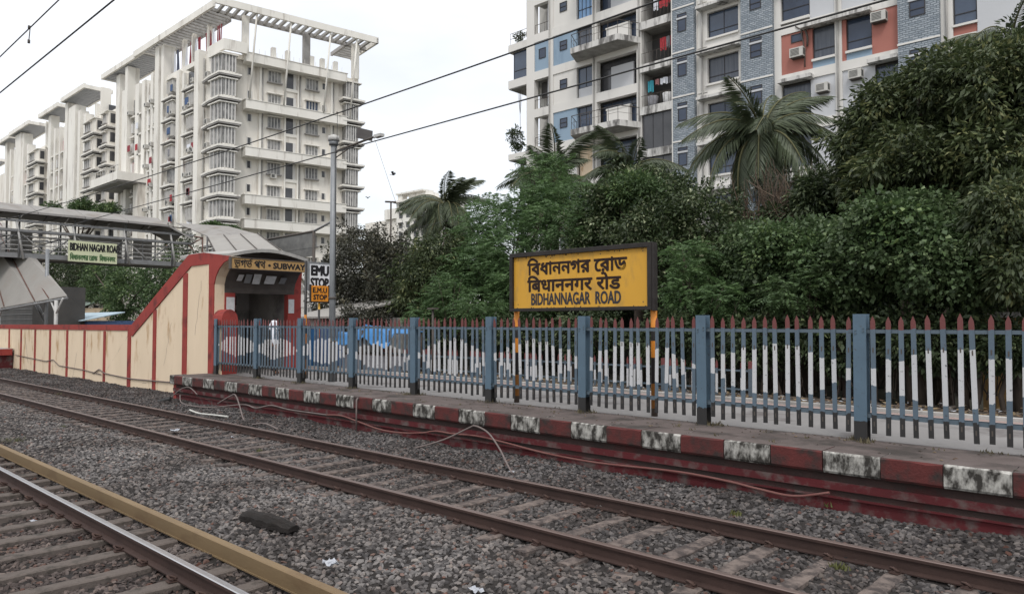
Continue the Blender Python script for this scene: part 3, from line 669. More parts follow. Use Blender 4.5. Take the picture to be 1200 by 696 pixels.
for k in range(len(posts)-1):
    a, c = posts[k+1], posts[k]; n = 13 if c-a > 2.2 else 11; sp = (c-a)/(n+1)
    zc = 1.60+random.uniform(-0.05, 0.05); hh = random.uniform(0.33, 0.40)*(0.82 if k >= 6 else 1); sk = random.uniform(-.6, .6)
    for i in range(1, n+1):
        if pk0 is None: o = pk0 = pk.build('picket', fe, origin=(0, 0, 0))
        else: o = pk0.copy(); COL.objects.link(o)
        o.parent = fe
        o.location = Vector((a+sp*i+random.uniform(-.009, .009), Y_FENCE-0.03, Z_PL+0.13+random.uniform(-0.02, 0.018)))-fe.location
        o.rotation_euler = (random.uniform(-.010, .010), random.gauss(0, .012), random.uniform(-.16, .16))
        u = (i-(n+1)/2-sk)/((n+1)/2); r_ = max(0.0, 1-abs(u)**1.7)**.9
        lo = zc-hh*r_+random.uniform(-.04, .04); hi = zc+hh*r_*1.02+random.uniform(-.04, .04)
        o.color = (max(lo, 1.1)/3, min(hi, 2.16)/3, 0, 1)
    for z0, z1 in ((2.205, 2.26), (1.05, 1.115)):
        b = MB(); b.box(a+0.012, c-0.012, Y_FENCE-0.024, Y_FENCE-0.018, z0, z1, 'rail_blue'); b.box(a+0.012, c-0.012, Y_FENCE-0.024, Y_FENCE+0.02, z1-0.006, z1, 'rail_blue')
        b.build('rail', fe)
bt = MB()
for px in posts:
    for _ in range(3): tuft(bt, px+random.uniform(-.15, .2), Y_FENCE+random.uniform(-.16, .1), Z_PL, 14, 0.09, 'dead_weed', 0.12)
for _ in range(60):
    tuft(bt, random.uniform(-22, 1), random.choice([Y_FENCE+random.uniform(-.1, .2), Y_EDGE+random.uniform(0.1, 0.9)]), Z_PL-0.002, 5, 0.05, 'dead_weed', 0.08)
for i in range(420):
    x = random.uniform(-23, 4); y = random.choice([random.gauss(Y_FENCE, .12), random.uniform(Y_EDGE+.1, 10.9)]); s = random.uniform(.008, .035); a = random.uniform(0, 6.28)
    bt.face([(x-s, y, Z_PL+.004), (x, y-s*.6, Z_PL+.012), (x+s, y, Z_PL+.005), (x, y+s*.6, Z_PL+.014)], random.choice(['leaf_litter_a', 'leaf_litter_b', 'soil', 'soil', 'dead_weed']))
tag(bt.build('weeds'), 'dead weeds and leaf scraps gathered at the fence feet', 'weeds', kind='stuff')

# ================================================================ REAR FENCE
rf = thing('metal_fence', (-14, 15.45, 0.68), 'lower blue picket fence at the back of the platform, seen through the front fence', 'fence')
rp = picket_mb(0.78, 0.055, 'rear_paint', False); rp0 = None
xr = [-7.25-2.2*k for k in range(7)]
for k, px in enumerate(xr):
    b = MB(); b.box(px-0.05, px+0.05, 15.42, 15.52, 0.6, 1.50, 'rear_paint'); b.build('post', rf)
for k in range(6):
    a, c = xr[k+1], xr[k]
    for i in range(1, 11):
        o = rp.build('picket', rf, origin=(0, 0, 0)) if rp0 is None else rp0.copy()
        if rp0 is None: rp0 = o
        else: COL.objects.link(o)
        o.parent = rf; o.location = Vector((a+(c-a)*i/11, 15.41, 0.74))-rf.location; o.rotation_euler = (random.uniform(-.02, .02), random.uniform(-.02, .02), 0)
        u = (i-5.5)/5.5; r_ = math.sqrt(max(0.05, 1-u*u)); o.color = ((1.02-.24*r_)/3, (1.02+.20*r_)/3, 0, 1)
    for z0 in (1.27, 0.86):
        b = MB(); b.box(a, c, 15.425, 15.45, z0, z0+0.035, 'rail_blue'); b.build('rail', rf)

# ================================================================ STATION NAME BOARD
M['sign_line'] = mat('sheet_joint', (0.40, 0.21, 0.03))
sg = thing('station_sign', (-8.7, 11.14, Z_PL), 'large yellow station name board in a black frame on two striped posts', 'sign')
SX0, SX1, SZ0, SZ1 = -10.36, -6.98, 2.575, 3.755
for px in (-10.30, -7.03):
    b = MB(); b.tube([(px, 11.19, Z_PL-0.02), (px, 11.19, 3.6)], 0.057, 'pole_stripe', 12); b.build('post', sg)
b = MB(); b.box(SX0+0.05, SX1-0.05, 11.085, 11.125, SZ0+0.05, SZ1-0.05, 'sign_yellow'); b.build('board', sg)
b = MB(); fwd = 0.085
b.box(SX0, SX1, 11.03, 11.17, SZ1-fwd, SZ1, 'sign_black'); b.box(SX0, SX1, 11.03, 11.17, SZ0, SZ0+fwd*.75, 'sign_black')
b.box(SX0, SX0+fwd, 11.03, 11.17, SZ0+fwd*.75, SZ1-fwd, 'sign_black'); b.box(SX1-fwd, SX1, 11.03, 11.17, SZ0+fwd*.75, SZ1-fwd, 'sign_black')
b.box(SX1-0.001, SX1+0.05, 11.04, 11.16, SZ0-0.02, SZ1-0.01, 'sign_black')
b.build('frame', sg, bevel=0.006)
b = MB(); rr_ = random.Random(2)
for i in range(46):   # paint chips and rust runs along the board's edges
    x = rr_.uniform(SX0+.1, SX1-.1); z = rr_.choice([SZ1-fwd-rr_.uniform(0, .02), SZ0+fwd*.75+rr_.uniform(0, .02)]); w2 = rr_.uniform(.006, .03); h2 = rr_.uniform(.008, .03)
    b.box(x, x+w2, 11.0835, 11.086, z-h2, z+h2*.4, 'sign_black')
for x in (SX0+.2, -9.3, -8.1, SX1-.2):
    for z in (SZ0+.14, SZ1-.14): b.tube([(x, 11.080, z), (x, 11.086, z)], .011, 'iron', 6)
b.box(-8.669, -8.664, 11.0838, 11.086, SZ0+.07, SZ1-.09, 'sign_line')
b.build('paint_chips', sg)
def spx(u): return XY(11.08, 560+u/4.97)
def spz(u, v_): return atY(11.08, 560+u/4.97, 260+v_/4.97).z
text_mesh('\u09bf\u09ac\u0981\u09a7\u09be\u09a8\u09a8\u0997\u09b0 \u09c7\u09b0\u09be\u09a1'.replace('\u0981', ''), 'lettering', 'sign_ink', spx(290), spx(868), 3.30, 3.625, 11.083, sg, 0.003, 0.012)
text_mesh('\u093f\u092c\u0927\u093e\u0928\u0928\u0917\u0930 \u0930\u094b\u0921', 'lettering', 'sign_ink', spx(290), spx(832), 2.965, 3.275, 11.083, sg, 0.003, 0.012)
text_mesh('BIDHANNAGAR  ROAD', 'lettering', 'sign_ink_grey', spx(312), spx(832), 2.70, 2.925, 11.083, sg, 0.003, 0.008)

# ================================================================ SUBWAY ENTRANCE AND CREAM WALL
YW = 10.12
sw = thing('subway_entrance', (-22, YW+1, 0), 'cream and red subway entrance with a dark arched opening and ochre name board', 'subway entrance')
prof = [(-60, -0.4), (-21.6, -0.4), (-21.6, 3.50), (-21.5, 3.72), (-21.28, 3.95), (-21.0, 4.11), (-20.6, 4.20), (-20.6, 4.27), (-22.3, 4.47), (-23.35, 4.47), (-28.0, 2.27), (-60, 2.22)]
b = MB(); b.prism(prof, 1, YW, YW+0.30, 'plaster'); b.build('side_wall', sw)
# raised red bands on the wall: coping, slope band, verticals
b = MB()
y0, y1 = YW-0.025, YW+0.001
b.prism([(-60, 2.02), (-28.35, 2.06), (-28.0, 2.27), (-28.0, 2.275), (-60, 2.225)], 1, YW-0.03, YW+0.33, 'brick_red')
b.build('coping', sw)
b = MB()
b.prism([(-28.35, 2.03), (-28.0, 2.28), (-23.37, 4.49), (-22.3, 4.49), (-22.3, 4.12), (-23.2, 4.12), (-23.24, 4.10), (-27.95, 1.86)], 1, YW-0.034, YW+0.0, 'brick_red')
b.prism([(-22.3, 4.12), (-22.3, 4.49), (-20.6, 4.28), (-20.6, 4.20), (-21.0, 4.11), (-21.28, 3.95), (-21.5, 3.72), (-21.6, 3.50), (-21.95, 3.50), (-21.95, 4.12)], 1, YW-0.030, YW+0.0, 'brick_red')
b.build('slope_band', sw)
topz = lambda x: 2.05 if x < -28 else 1.84+(x+28)*0.475
for i, x in enumerate([-50.9, -48.7, -46.5, -44.34, -42.17, -39.84, -37.55, -35.19, -33.02, -30.75]):
    b = MB(); b.box(x-0.11, x+0.11, y0, y1, -0.35, 2.03, 'brick_red'); b.build('pilaster_stripe', sw)
for x, w_ in ((-28.25, 0.15), (-26.0, 0.13), (-23.62, 0.16), (-21.78, 0.17)):
    b = MB(); zt = min(4.11, topz(x)); b.box(x-w_, x+w_, y0, y1, -0.35, zt if x > -28 else 2.05, 'brick_red'); b.build('pilaster_stripe', sw)
# far side wall, roof, lintel, pillars
YF = 13.02
b = MB(); b.prism([(-36, -0.4), (-21.6, -0.4), (-21.6, 3.50), (-21.55, 3.95), (-21.5, 4.20), (-21.5, 4.32), (-22.3, 4.47), (-23.35, 4.47), (-28.0, 2.27), (-36, 2.2)], 1, YF-0.25, YF, 'brick_red'); b.build('side_wall', sw)
b = MB()
nseg = 10; ya, yb = YW-0.02, YF-0.30
for i in range(nseg):
    u0, u1 = i/nseg, (i+1)/nseg; f = lambda u: 4.46+0.22*math.sin(math.pi*u)
    za, zb = f(u0), f(u1); Ya, Yb = ya+(yb-ya)*u0, ya+(yb-ya)*u1
    b.hexa([(-24.0, Ya, za-0.07), (-20.70, Ya, za-0.20), (-20.70, Yb, zb-0.20), (-24.0, Yb, zb-0.07), (-24.0, Ya, za+0.03), (-20.70, Ya, za-0.10), (-20.70, Yb, zb-0.10), (-24.0, Yb, zb+0.03)], 'concrete')
b.build('roof', sw)
b = MB()   # sloping roof over the stairs behind
b.prism([(-24.0, 4.35), (-24.0, 4.45), (-28.0, 2.36), (-28.0, 2.26)], 1, YW+0.3, YF-0.25, 'concrete'); b.build('stair_roof', sw)
b = MB(); b.box(-20.62, -20.56, YW+0.0, 12.60, 3.93, 4.235, 'fascia'); fas = b.build('fascia_board', sw)
b = MB(); b.box(-20.66, -20.54, YW-0.04, 12.64, 4.235, 4.26, 'iron'); b.box(-20.66, -20.54, YW-0.04, YW+0.0, 3.91, 4.235, 'iron'); b.box(-20.64, -20.55, YW+0.0, 12.6, 3.915, 3.93, 'iron'); b.build('fascia_frame', sw)
M['lintel_dark'] = mat('dark_lintel', (0.06, 0.05, 0.045), (0.10, 0.085, 0.075), 4, 0.95)  # one very dark brown for lintel and curved soffit
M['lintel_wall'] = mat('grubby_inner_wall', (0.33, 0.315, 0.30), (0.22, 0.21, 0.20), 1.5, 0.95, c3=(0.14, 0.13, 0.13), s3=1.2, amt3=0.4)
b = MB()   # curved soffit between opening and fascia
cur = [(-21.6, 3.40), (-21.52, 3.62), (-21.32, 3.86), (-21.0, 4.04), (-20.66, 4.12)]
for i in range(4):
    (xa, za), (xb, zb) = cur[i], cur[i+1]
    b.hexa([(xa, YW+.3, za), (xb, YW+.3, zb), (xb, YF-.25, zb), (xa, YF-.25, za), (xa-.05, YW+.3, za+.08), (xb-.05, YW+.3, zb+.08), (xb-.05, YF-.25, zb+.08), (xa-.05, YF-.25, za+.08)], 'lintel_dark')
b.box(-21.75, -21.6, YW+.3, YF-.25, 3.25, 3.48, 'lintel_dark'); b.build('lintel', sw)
b = MB(); b.box(-21.78, -21.56, YW+0.3, YW+0.62, Z_PL, 3.25, 'brick_red'); b.build('pillar', sw)
b = MB(); b.box(-21.78, -21.56, YF-0.50, YF-0.25, Z_PL, 3.25, 'brick_red'); b.build('pillar', sw)
b = MB(); b.box(-24.6, -24.4, YW+.3, YF-.25, Z_PL, 4.3, 'lintel_wall'); b.box(-24.4, -21.78, YF-.35, YF-.25, Z_PL, 4.0, 'lintel_wall'); b.build('inner_wall', sw)
# black arch-shaped panel paints the darkness of the stair opening
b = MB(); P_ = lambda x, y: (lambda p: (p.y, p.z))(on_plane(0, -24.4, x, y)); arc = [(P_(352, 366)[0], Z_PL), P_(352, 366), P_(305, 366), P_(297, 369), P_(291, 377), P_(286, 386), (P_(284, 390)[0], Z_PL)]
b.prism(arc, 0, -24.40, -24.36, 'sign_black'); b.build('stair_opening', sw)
b = MB()   # faint hand-painted marks on inner wall
r = random.Random(3)
for i in range(7):
    y = 11.9+i*0.17
    b.box(-24.397, -24.39, y-0.8, y-0.71, 2.95+r.uniform(-.05, .05), 3.25+r.uniform(-.05, .05), 'sleeper_dark'); b.box(-24.397, -24.388, y-0.77, y-0.69, 2.7, 2.72+r.uniform(0, .1), 'sleeper_dark')
b.build('wall_marks', sw)
for (ya_, za_, w_, h_, tilt) in ((10.72, 3.62, .16, .18, 1), (10.95, 3.56, .2, .26, 0), (11.22, 3.54, .24, .30, -1), (11.62, 3.56, .34, .24, 1), (12.12, 3.58, .2, .18, 0)):
    b = MB(); dx = .03; b.hexa([(-21.44, ya_, za_), (-21.44, ya_+w_, za_), (-21.46, ya_+w_, za_), (-21.46, ya_, za_), (-21.30+dx, ya_, za_+h_), (-21.30+dx, ya_+w_, za_+h_), (-21.32+dx, ya_+w_, za_+h_), (-21.32+dx, ya_, za_+h_)], 'paper' if tilt else 'steel_grey'); b.build('poster', sw)
b = MB(); b.box(-21.555, -21.545, YW+0.34, YW+0.60, 2.7, 3.12, 'paper'); b.build('notice', sw)
b = MB(); b.box(-21.555, -21.545, YF-0.48, YF-0.28, 2.65, 3.10, 'paper'); b.build('notice', sw)
text_mesh('\u09ad\u0997\u09ad \u09aa\u09a5', 'lettering', 'ink_black', YW+0.08, YW+1.06, 3.975, 4.195, -20.558, sw, 0.003, 0.007, '+X')
text_mesh('\u2022 SUBWAY', 'lettering', 'ink_black', YW+1.16, 12.52, 3.985, 4.155, -20.558, sw, 0.003, 0.012, '+X')
b = MB(); b.bar((-20.553, YW+0.56, 4.20), (-20.553, YW+0.64, 4.225), 0.02, 'ink_black'); b.bar((-20.553, YW+0.10, 3.985), (-20.553, YW+0.20, 3.955), 0.02, 'ink_black'); b.build('lettering', sw)
# low parapet with rounded red top, in front of the left pillar
b = MB(); b.box(-21.59, -21.08, YW+0.0, YW+0.42, Z_PL-0.3, 2.28, 'plaster')
b.box(-21.08, -21.05, YW+0.0, YW+0.44, Z_PL, 2.281, 'brick_red')
yc_, n_ = YW+0.20, 8
pts_ = [(yc_+0.25*math.cos(math.pi*i/n_), 2.28+0.16+0.30*math.sin(math.pi*i/n_)) for i in range(n_+1)]
b.prism([(yc_+0.25, 2.28)]+pts_+[(yc_-0.25, 2.28)], 0, -21.595, -21.02, 'brick_red')
b.build('parapet', sw)
b = MB(); b.tube([(-31.9, YW-.03, 0.35), (-31.2, YW-.04, .55), (-30.6, YW-.03, .42), (-28, YW-.04, .35), (-24.2, YW-.04, .42)], 0.022, 'cable', 5); b.tube([(-43, YW-.03, .75), (-38, YW-.03, .62), (-37, YW-.03, .72), (-36.2, YW-.03, .5), (-33, YW-.03, .45), (-31, YW-.03, .36)], 0.018, 'cable', 5)
b.build('wall_cable', sw)
b = MB(); rr_ = random.Random(12)
def crack(x, z, dx, dz, n=7, w_=.012):
    p = [(x+dx*i/n+rr_.uniform(-.05, .05), z+dz*i/n+rr_.uniform(-.04, .04)) for i in range(n+1)]
    for (a, c), (d_, e) in zip(p[:-1], p[1:]): b.face([(a-w_, YW-.004, c), (a+w_, YW-.004, c+w_), (d_+w_, YW-.004, e+w_), (d_-w_, YW-.004, e)], 'cable')
crack(-28.4, 1.9, -2.2, -1.5, 9, .014); crack(-36, .2, .9, .9); crack(-33.9, 1.2, -.5, -1.1); crack(-41.5, 1.6, .6, -1.2); crack(-39, .5, .8, .5); crack(-25.2, .9, .5, 1.4, 7, .006); crack(-22.9, 2.0, .4, 1.6, 7, .006); crack(-27, .2, .9, .25, 6, .01)
b.build('cracks', sw)
K_ = 1.072   # the entrance is set back just behind the fence line, and is that much larger
sw.scale = (K_, K_, K_); sw.location = (sw.location.x*K_, sw.location.y*K_, CAM_H-(CAM_H-sw.location.z)*K_)

# ================================================================ SIGNS BESIDE THE SUBWAY, LAMP POST
t = thing('stop_sign', (-19.0, 12.05, Z_PL), 'white EMU STOP board with black letters behind the orange one', 'sign')
b = MB(); b.box(-19.04, -19.0, 11.72, 12.48, 3.32, 4.08, 'sign_white'); b.build('board', t)
b = MB(); b.box(-19.05, -18.985, 11.68, 11.72, 3.28, 4.12, 'zinc'); b.box(-19.05, -18.985, 12.48, 12.52, 3.28, 4.12, 'zinc'); b.box(-19.05, -18.985, 11.72, 12.48, 4.08, 4.12, 'zinc'); b.box(-19.05, -18.985, 11.72, 12.48, 3.28, 3.32, 'zinc'); b.build('frame', t)
b = MB(); b.tube([(-19.09, 11.66, Z_PL), (-19.09, 11.66, 4.15)], 0.04, 'pole_stripe', 8); b.build('post', t)
text_mesh('EMU', 'lettering', 'ink_black', 11.79, 12.36, 3.74, 4.01, -18.996, t, 0.003, 0.022, '+X')
text_mesh('STOP', 'lettering', 'ink_black', 11.77, 12.36, 3.39, 3.65, -18.996, t, 0.003, 0.018, '+X')
t = thing('stop_sign', (-18.8, 11.9, Z_PL), 'small orange E.M.U STOP board on a thin black post beside the lamp post', 'sign')
b = MB(); b.box(-18.84, -18.80, 11.66, 12.24, 2.96, 3.42, 'orange'); b.build('board', t, bevel=0.01)
b = MB(); b.box(-18.85, -18.79, 11.63, 11.66, 2.93, 3.45, 'sign_black'); b.box(-18.85, -18.79, 12.24, 12.27, 2.93, 3.45, 'sign_black'); b.box(-18.85, -18.79, 11.66, 12.24, 2.93, 2.96, 'sign_black'); b.build('frame', t)
M['pole_b'] = striped_pole('black_post_orange_collar', [(0, BK), (1.9, (0.35, 0.10, 0.03)), (2.15, BK), (2.72, YE)])
b = MB(); b.tube([(-18.87, 11.97, Z_PL), (-18.87, 11.97, 3.2)], 0.032, 'pole_b', 8); b.build('post', t)
text_mesh('E.M.U', 'lettering', 'ink_black', 11.72, 12.18, 3.22, 3.36, -18.796, t, 0.003, 0.006, '+X')
text_mesh('STOP', 'lettering', 'ink_black', 11.74, 12.18, 3.02, 3.16, -18.796, t, 0.003, 0.008, '+X')

t = thing('street_lamp', (-17.65, 11.62, Z_PL), 'tall grey tubular lamp post with a side arm behind the fence', 'lamp post')
b = MB(); b.tube([(-17.65, 11.62, Z_PL-.02), (-17.65, 11.62, 4.0), (-17.65, 11.62, 7.35)], [0.092, 0.086, 0.08], 'zinc', 14); b.build('pole', t)
b = MB(); b.tube([(-17.65, 11.62, 7.30), (-17.65, 11.62, 7.42)], 0.13, 'zinc', 14); b.tube([(-17.65, 11.62, 7.42), (-17.65, 11.62, 7.55), (-17.65, 11.62, 7.60)], [0.16, 0.15, 0.03], 'steel_light', 14); b.build('cap', t)
b = MB(); b.tube([(-17.60, 11.66, 7.12), (-17.2, 11.95, 7.30), (-16.6, 12.05, 7.38), (-16.25, 12.1, 7.42)], 0.032, 'iron', 6); b.bar((-17.6, 11.66, 6.95), (-17.2, 11.95, 7.28), 0.03, 'iron'); b.build('arm', t)
b = MB(); b.hexa([(-16.95, 11.9, 7.45), (-16.65, 12.2, 7.36), (-16.6, 12.15, 7.33), (-16.9, 11.85, 7.42), (-17.2, 12.1, 7.82), (-16.9, 12.4, 7.72), (-16.85, 12.35, 7.69), (-17.15, 12.05, 7.79)], 'sign_black'); b.build('floodlight', t)
b = MB(); b.box(-16.4, -16.1, 12.05, 12.2, 7.38, 7.46, 'steel_light'); b.build('lamp_head', t)
b = MB(); b.tube([(-17.65, 11.62, 3.0), (-17.65, 11.62, 3.06)], 0.115, 'iron', 12); b.tube([(-17.65, 11.62, 1.8), (-17.65, 11.62, 1.86)], 0.115, 'iron', 12)
b.tube([(-17.53, 11.60, 7.2), (-17.50, 11.6, 5), (-17.50, 11.6, 3.2)], 0.012, 'pipe_black', 5); b.build('straps', t)

t = thing('street_lamp', (-17.2, 13.0, Z_PL), 'thin dark post with a flat cap standing in front of the dark trees', 'lamp post')
b = MB(); b.tube([(-17.2, 14.9, Z_PL), (-17.2, 14.9, 2.75)], 0.035, 'iron', 6); b.build('pole', t); b = MB(); b.box(-17.35, -17.05, 14.8, 15.0, 2.75, 2.80, 'iron'); b.build('cap', t)

# pole in front of the footbridge with a crow landing on it
t = thing('signal_pole', (-46, 12.5, 0), 'plain grey pole in front of the footbridge with a crow on top', 'pole')
pz = atY(14.0, 55.5, 300); px_ = pz.x
b = MB(); b.tube([(px_, 14.0, 0.0), (px_, 14.0, atY(14.0, 55, 292).z)], 0.11, 'zinc', 10); b.build('pole', t); 

M['rust_stain'] = mat('rust_stain', (0.30, 0.15, 0.07), (0.40, 0.26, 0.15), 6)
def bird(loc, yaw, span, label, spread=0.5, scale=1.0):
    t = thing('crow', loc, label, 'bird')
    bm = MB(); c, s = math.cos(yaw), math.sin(yaw)
    R_ = lambda x, y, z: (loc[0]+(x*c-y*s)*scale, loc[1]+(x*s+y*c)*scale, loc[2]+z*scale)
    bm.tube([R_(-0.22, 0, .02), R_(-0.12, 0, .02), R_(0, 0, .0), R_(0.1, 0, .03), R_(.17, 0, .06), R_(.21, 0, .075), R_(.25, 0, .07), R_(.30, 0, .06)], [0.012, .045, .065, .055, .035, .036, .018, .003], 'feather', 8)
    bm.build('body', t)
    for sg in (-1, 1):
        w_ = MB(); zz = spread*0.25
        P = [(0.08, .04*sg, .03), (.10, .22*sg, .03+zz), (.02, .45*sg, .03+zz*.7), (-.10, .42*sg, .02+zz*.6), (-.12, .28*sg, .02+zz*.6), (-.08, .05*sg, .02)]
        top = [R_(*p) for p in P]; bot = [R_(p[0], p[1], p[2]-.012) for p in P]; n = len(P); o_ = len(w_.v)
        w_.v += top+bot; i = w_.mi('feather')
        w_.f += [tuple(range(o_, o_+n)), tuple(range(o_+n, o_+2*n))[::-1]]+[(o_+k, o_+(k+1) % n, o_+n+(k+1) % n, o_+n+k) for k in range(n)]
        w_.m += [i]*(n+2); w_.smooth += [False]*(n+2); w_.build('wing', t)
    tl = MB(); tl.hexa([R_(-.2, -.03, 0), R_(-.38, -.07, -.01), R_(-.38, .07, -.01), R_(-.2, .03, 0), R_(-.2, -.03, .02), R_(-.38, -.07, .005), R_(-.38, .07, .005), R_(-.2, .03, .02)], 'feather'); tl.build('tail', t)
z_ = atY(14.0, 60, 287)
bird((z_.x, 14.0, z_.z+0.15), 2.6, 1, 'black crow with open wings on top of the pole by the footbridge', 0.4, 1.25)
z_ = atY(40, 461, 205); bird((z_.x, 40, z_.z), 0.5, 1, 'small dark bird flying in the grey sky right of the white tower', 1.2, 0.9)
z_ = atY(40, 431, 232); bird((z_.x, 40, z_.z), 2.1, 1, 'dark bird flying close past the white tower edge', 0.8, 0.6)

# ================================================================ PERSON BEHIND THE FENCE
def person(loc, yaw):
    t = thing('person', loc, 'person in a white head cloth and white shirt standing behind the fence by the subway', 'person')
    me = bpy.data.meshes.new('body')
    V = [(0, 0, .92), (0, 0, 1.12), (0, 0, 1.36), (0, .01, 1.47), (0, .02, 1.58), (0, .02, 1.68),
         (.10, 0, .88), (.11, .01, .48), (.11, -.01, .09), (.12, .12, .04), (-.10, 0, .88), (-.11, .01, .48), (-.11, -.01, .09), (-.12, .12, .04),
         (.19, 0, 1.38), (.24, -.01, 1.12), (.25, .06, .88), (.25, .09, .79), (-.19, 0, 1.38), (-.24, -.01, 1.12), (-.25, .06, .88), (-.25, .09, .79)]
    E_ = [(0, 1), (1, 2), (2, 3), (3, 4), (4, 5), (0, 6), (6, 7), (7, 8), (8, 9), (0, 10), (10, 11), (11, 12), (12, 13), (2, 14), (14, 15), (15, 16), (16, 17), (2, 18), (18, 19), (19, 20), (20, 21)]
    R = [.15, .14, .15, .06, .095, .085, .10, .065, .045, .04, .10, .065, .045, .04, .065, .047, .034, .035, .065, .047, .034, .035]
    me.from_pydata(V, E_, []); o = bpy.data.objects.new('body', me); COL.objects.link(o); o.parent = t; o.rotation_euler = (0, 0, yaw)
    sm = o.modifiers.new('skin', 'SKIN'); o.modifiers.new('sub', 'SUBSURF').levels = 2; o.modifiers['sub'].render_levels = 2
    for i, sv in enumerate(me.skin_vertices[0].data): sv.radius = (R[i], R[i]*(0.72 if i < 3 else 1)); sv.use_root = (i == 0)
    me.materials.append(M['skin'])
    def cloth(name, V, E_, R, m, flat=1):
        m_ = bpy.data.meshes.new(name); m_.from_pydata(V, E_, []); c = bpy.data.objects.new(name, m_); COL.objects.link(c); c.parent = t; c.rotation_euler = (0, 0, yaw)
        c.modifiers.new('skin', 'SKIN'); s_ = c.modifiers.new('sub', 'SUBSURF'); s_.levels = s_.render_levels = 2
        for i, sv in enumerate(m_.skin_vertices[0].data): sv.radius = (R[i], R[i]*flat if i < 3 else R[i]); sv.use_root = (i == 0)
        m_.materials.append(M[m])
    cloth('shirt', [(0, 0, .82), (0, 0, 1.12), (0, 0, 1.38), (.20, 0, 1.38), (.25, -.01, 1.12), (.26, .05, .93), (-.20, 0, 1.38), (-.25, -.01, 1.12), (-.26, .05, .93)], [(0, 1), (1, 2), (2, 3), (3, 4), (4, 5), (2, 6), (6, 7), (7, 8)], [.185, .165, .165, .08, .065, .055, .08, .065, .055], 'cloth_white', .75)
    cloth('trousers', [(0, 0, .90), (.10, 0, .80), (.11, .01, .45), (.11, 0, .10), (-.10, 0, .80), (-.11, .01, .45), (-.11, 0, .10)], [(0, 1), (1, 2), (2, 3), (0, 4), (4, 5), (5, 6)], [.16, .11, .085, .075, .11, .085, .075], 'cloth_dark')
    cloth('head_cloth', [(0, -.04, 1.36), (0, -.04, 1.50), (0, -.02, 1.62), (0, -.01, 1.71)], [(0, 1), (1, 2), (2, 3)], [.215, .17, .14, .10], 'cloth_white')
    return t
pp = atY(12.0, 322.5, 378); person((pp.x, 12.0, Z_PL), math.radians(-40))

# ================================================================ TARPAULIN STALL behind the fence
t = thing('market_stall', (-20.5, 15.3, Z_PL), 'low stall under a bright blue tarpaulin behind the fence', 'stall')
b = MB(); xa, xb = XY(15.2, 403), XY(15.2, 468)
nx_, ny_ = 14, 6
P = lambda i, j: (xa+(xb-xa)*i/nx_, 14.75+1.5*j/ny_, 2.17-0.10*math.sin(i/nx_*9)*math.sin(j/ny_*3+1)-0.28*abs(i/nx_-.5)-(0.42 if j == 0 else 0)-(0.05*math.sin(i*2.1) if j == 0 else 0)+0.03*math.sin(i*1.7+j*2.2))
for i in range(nx_):
    for j in range(ny_): b.face([P(i, j), P(i+1, j), P(i+1, j+1), P(i, j+1)], 'tarp_blue', True)
b.build('tarpaulin', t)
for x, y in ((xa+.1, 14.85), (xb-.1, 14.85), (xa+.1, 16.2), (xb-.1, 16.2), ((xa+xb)/2, 14.85)):
    b = MB(); b.tube([(x, y, 0.6), (x+.03, y, 2.1)], 0.03, 'bark', 6); b.build('post', t)
b = MB(); b.box(xa+.2, xb-.2, 15.0, 16.0, 0.7, 1.25, 'cloth_grey'); b.box(xa+.2, xb-.2, 15.0, 16.0, 1.25, 1.3, 'bark'); b.build('table', t)
t = thing('market_stall', (-23.5, 15.3, Z_PL), 'small stall wrapped in blue sheeting beside the person in white', 'stall')
b = MB(); xa, xb = XY(15.2, 350), XY(15.2, 372)
for i in range(8):
    x0, x1 = xa+(xb-xa)*i/8, xa+(xb-xa)*(i+1)/8; f = lambda k: 15.0+0.06*math.sin(k*2.4)
    b.face([(x0, f(i), .75), (x1, f(i+1), .75), (x1, f(i+1)+.05, 2.1), (x0, f(i)+.05, 2.1)], 'tarp_blue', True)
b.build('sheeting', t); b = MB(); b.box(xa, xb, 15.1, 16.4, .7, 2.12, 'cloth_blue'); b.build('counter', t)

# ================================================================ OVERHEAD WIRES
def wire(name, pts, r, label, seg=5, group=None):
    b = MB(); b.tube(pts, r, 'pipe_black', seg, False); o = b.build(name); tag(o, label, 'wire', group); return o
ox = lambda: [x for x in range(-130, 25, 4)]
def sagz(x, zt, zm, span=52.0, x0=-30.0):
    u = ((x-x0) % span)/span; return zm+(zt-zm)*(2*u-1)**2
w1 = wire('contact_wire', [(x, 7.37, 5.36) for x in (-140, -60, 0, 25)], 0.011, 'lower wire of the far track, crossing in front of both apartment blocks')
w2 = wire('messenger_wire', [(x, 7.40, sagz(x, 6.6, 6.05, 60, -44)) for x in range(-140, 26, 3)], 0.012, 'upper wire of the far track, sagging across the sky above the station sign')
w3 = wire('contact_wire', [(x, 2.30, 5.18) for x in (-140, -60, 0, 25)], 0.008, 'lower of the two wires crossing the top left corner of the sky')
w4 = wire('messenger_wire', [(x, 2.32, sagz(x, 6.3, 5.66, 60, -44)) for x in range(-140, 26, 3)], 0.007, 'upper of the two wires crossing the top left corner of the sky')
def dropper(x, y, za, zb, label):
    b = MB(); b.tube([(x, y, za), (x, y+.01, zb)], 0.005, 'pipe_black', 4); b.tube([(x, y, zb-.02), (x, y, zb+.02)], .014, 'iron', 5); b.tube([(x, y, za-.02), (x, y, za+.02)], .014, 'iron', 5)
    tag(b.build('dropper_wire', origin=(x, y, za)), label, 'wire')
dropper(XY(7.38, 393), 7.38, 5.36, sagz(XY(7.38, 393), 6.6, 6.05, 60, -44), 'short vertical dropper wire hanging above the tall lamp post')
zt_ = sagz(XY(2.3, 25), 6.3, 5.66, 60, -44); dropper(XY(2.3, 25), 2.31, zt_-.16, zt_, 'short dropper wire with a clip in the top left corner')
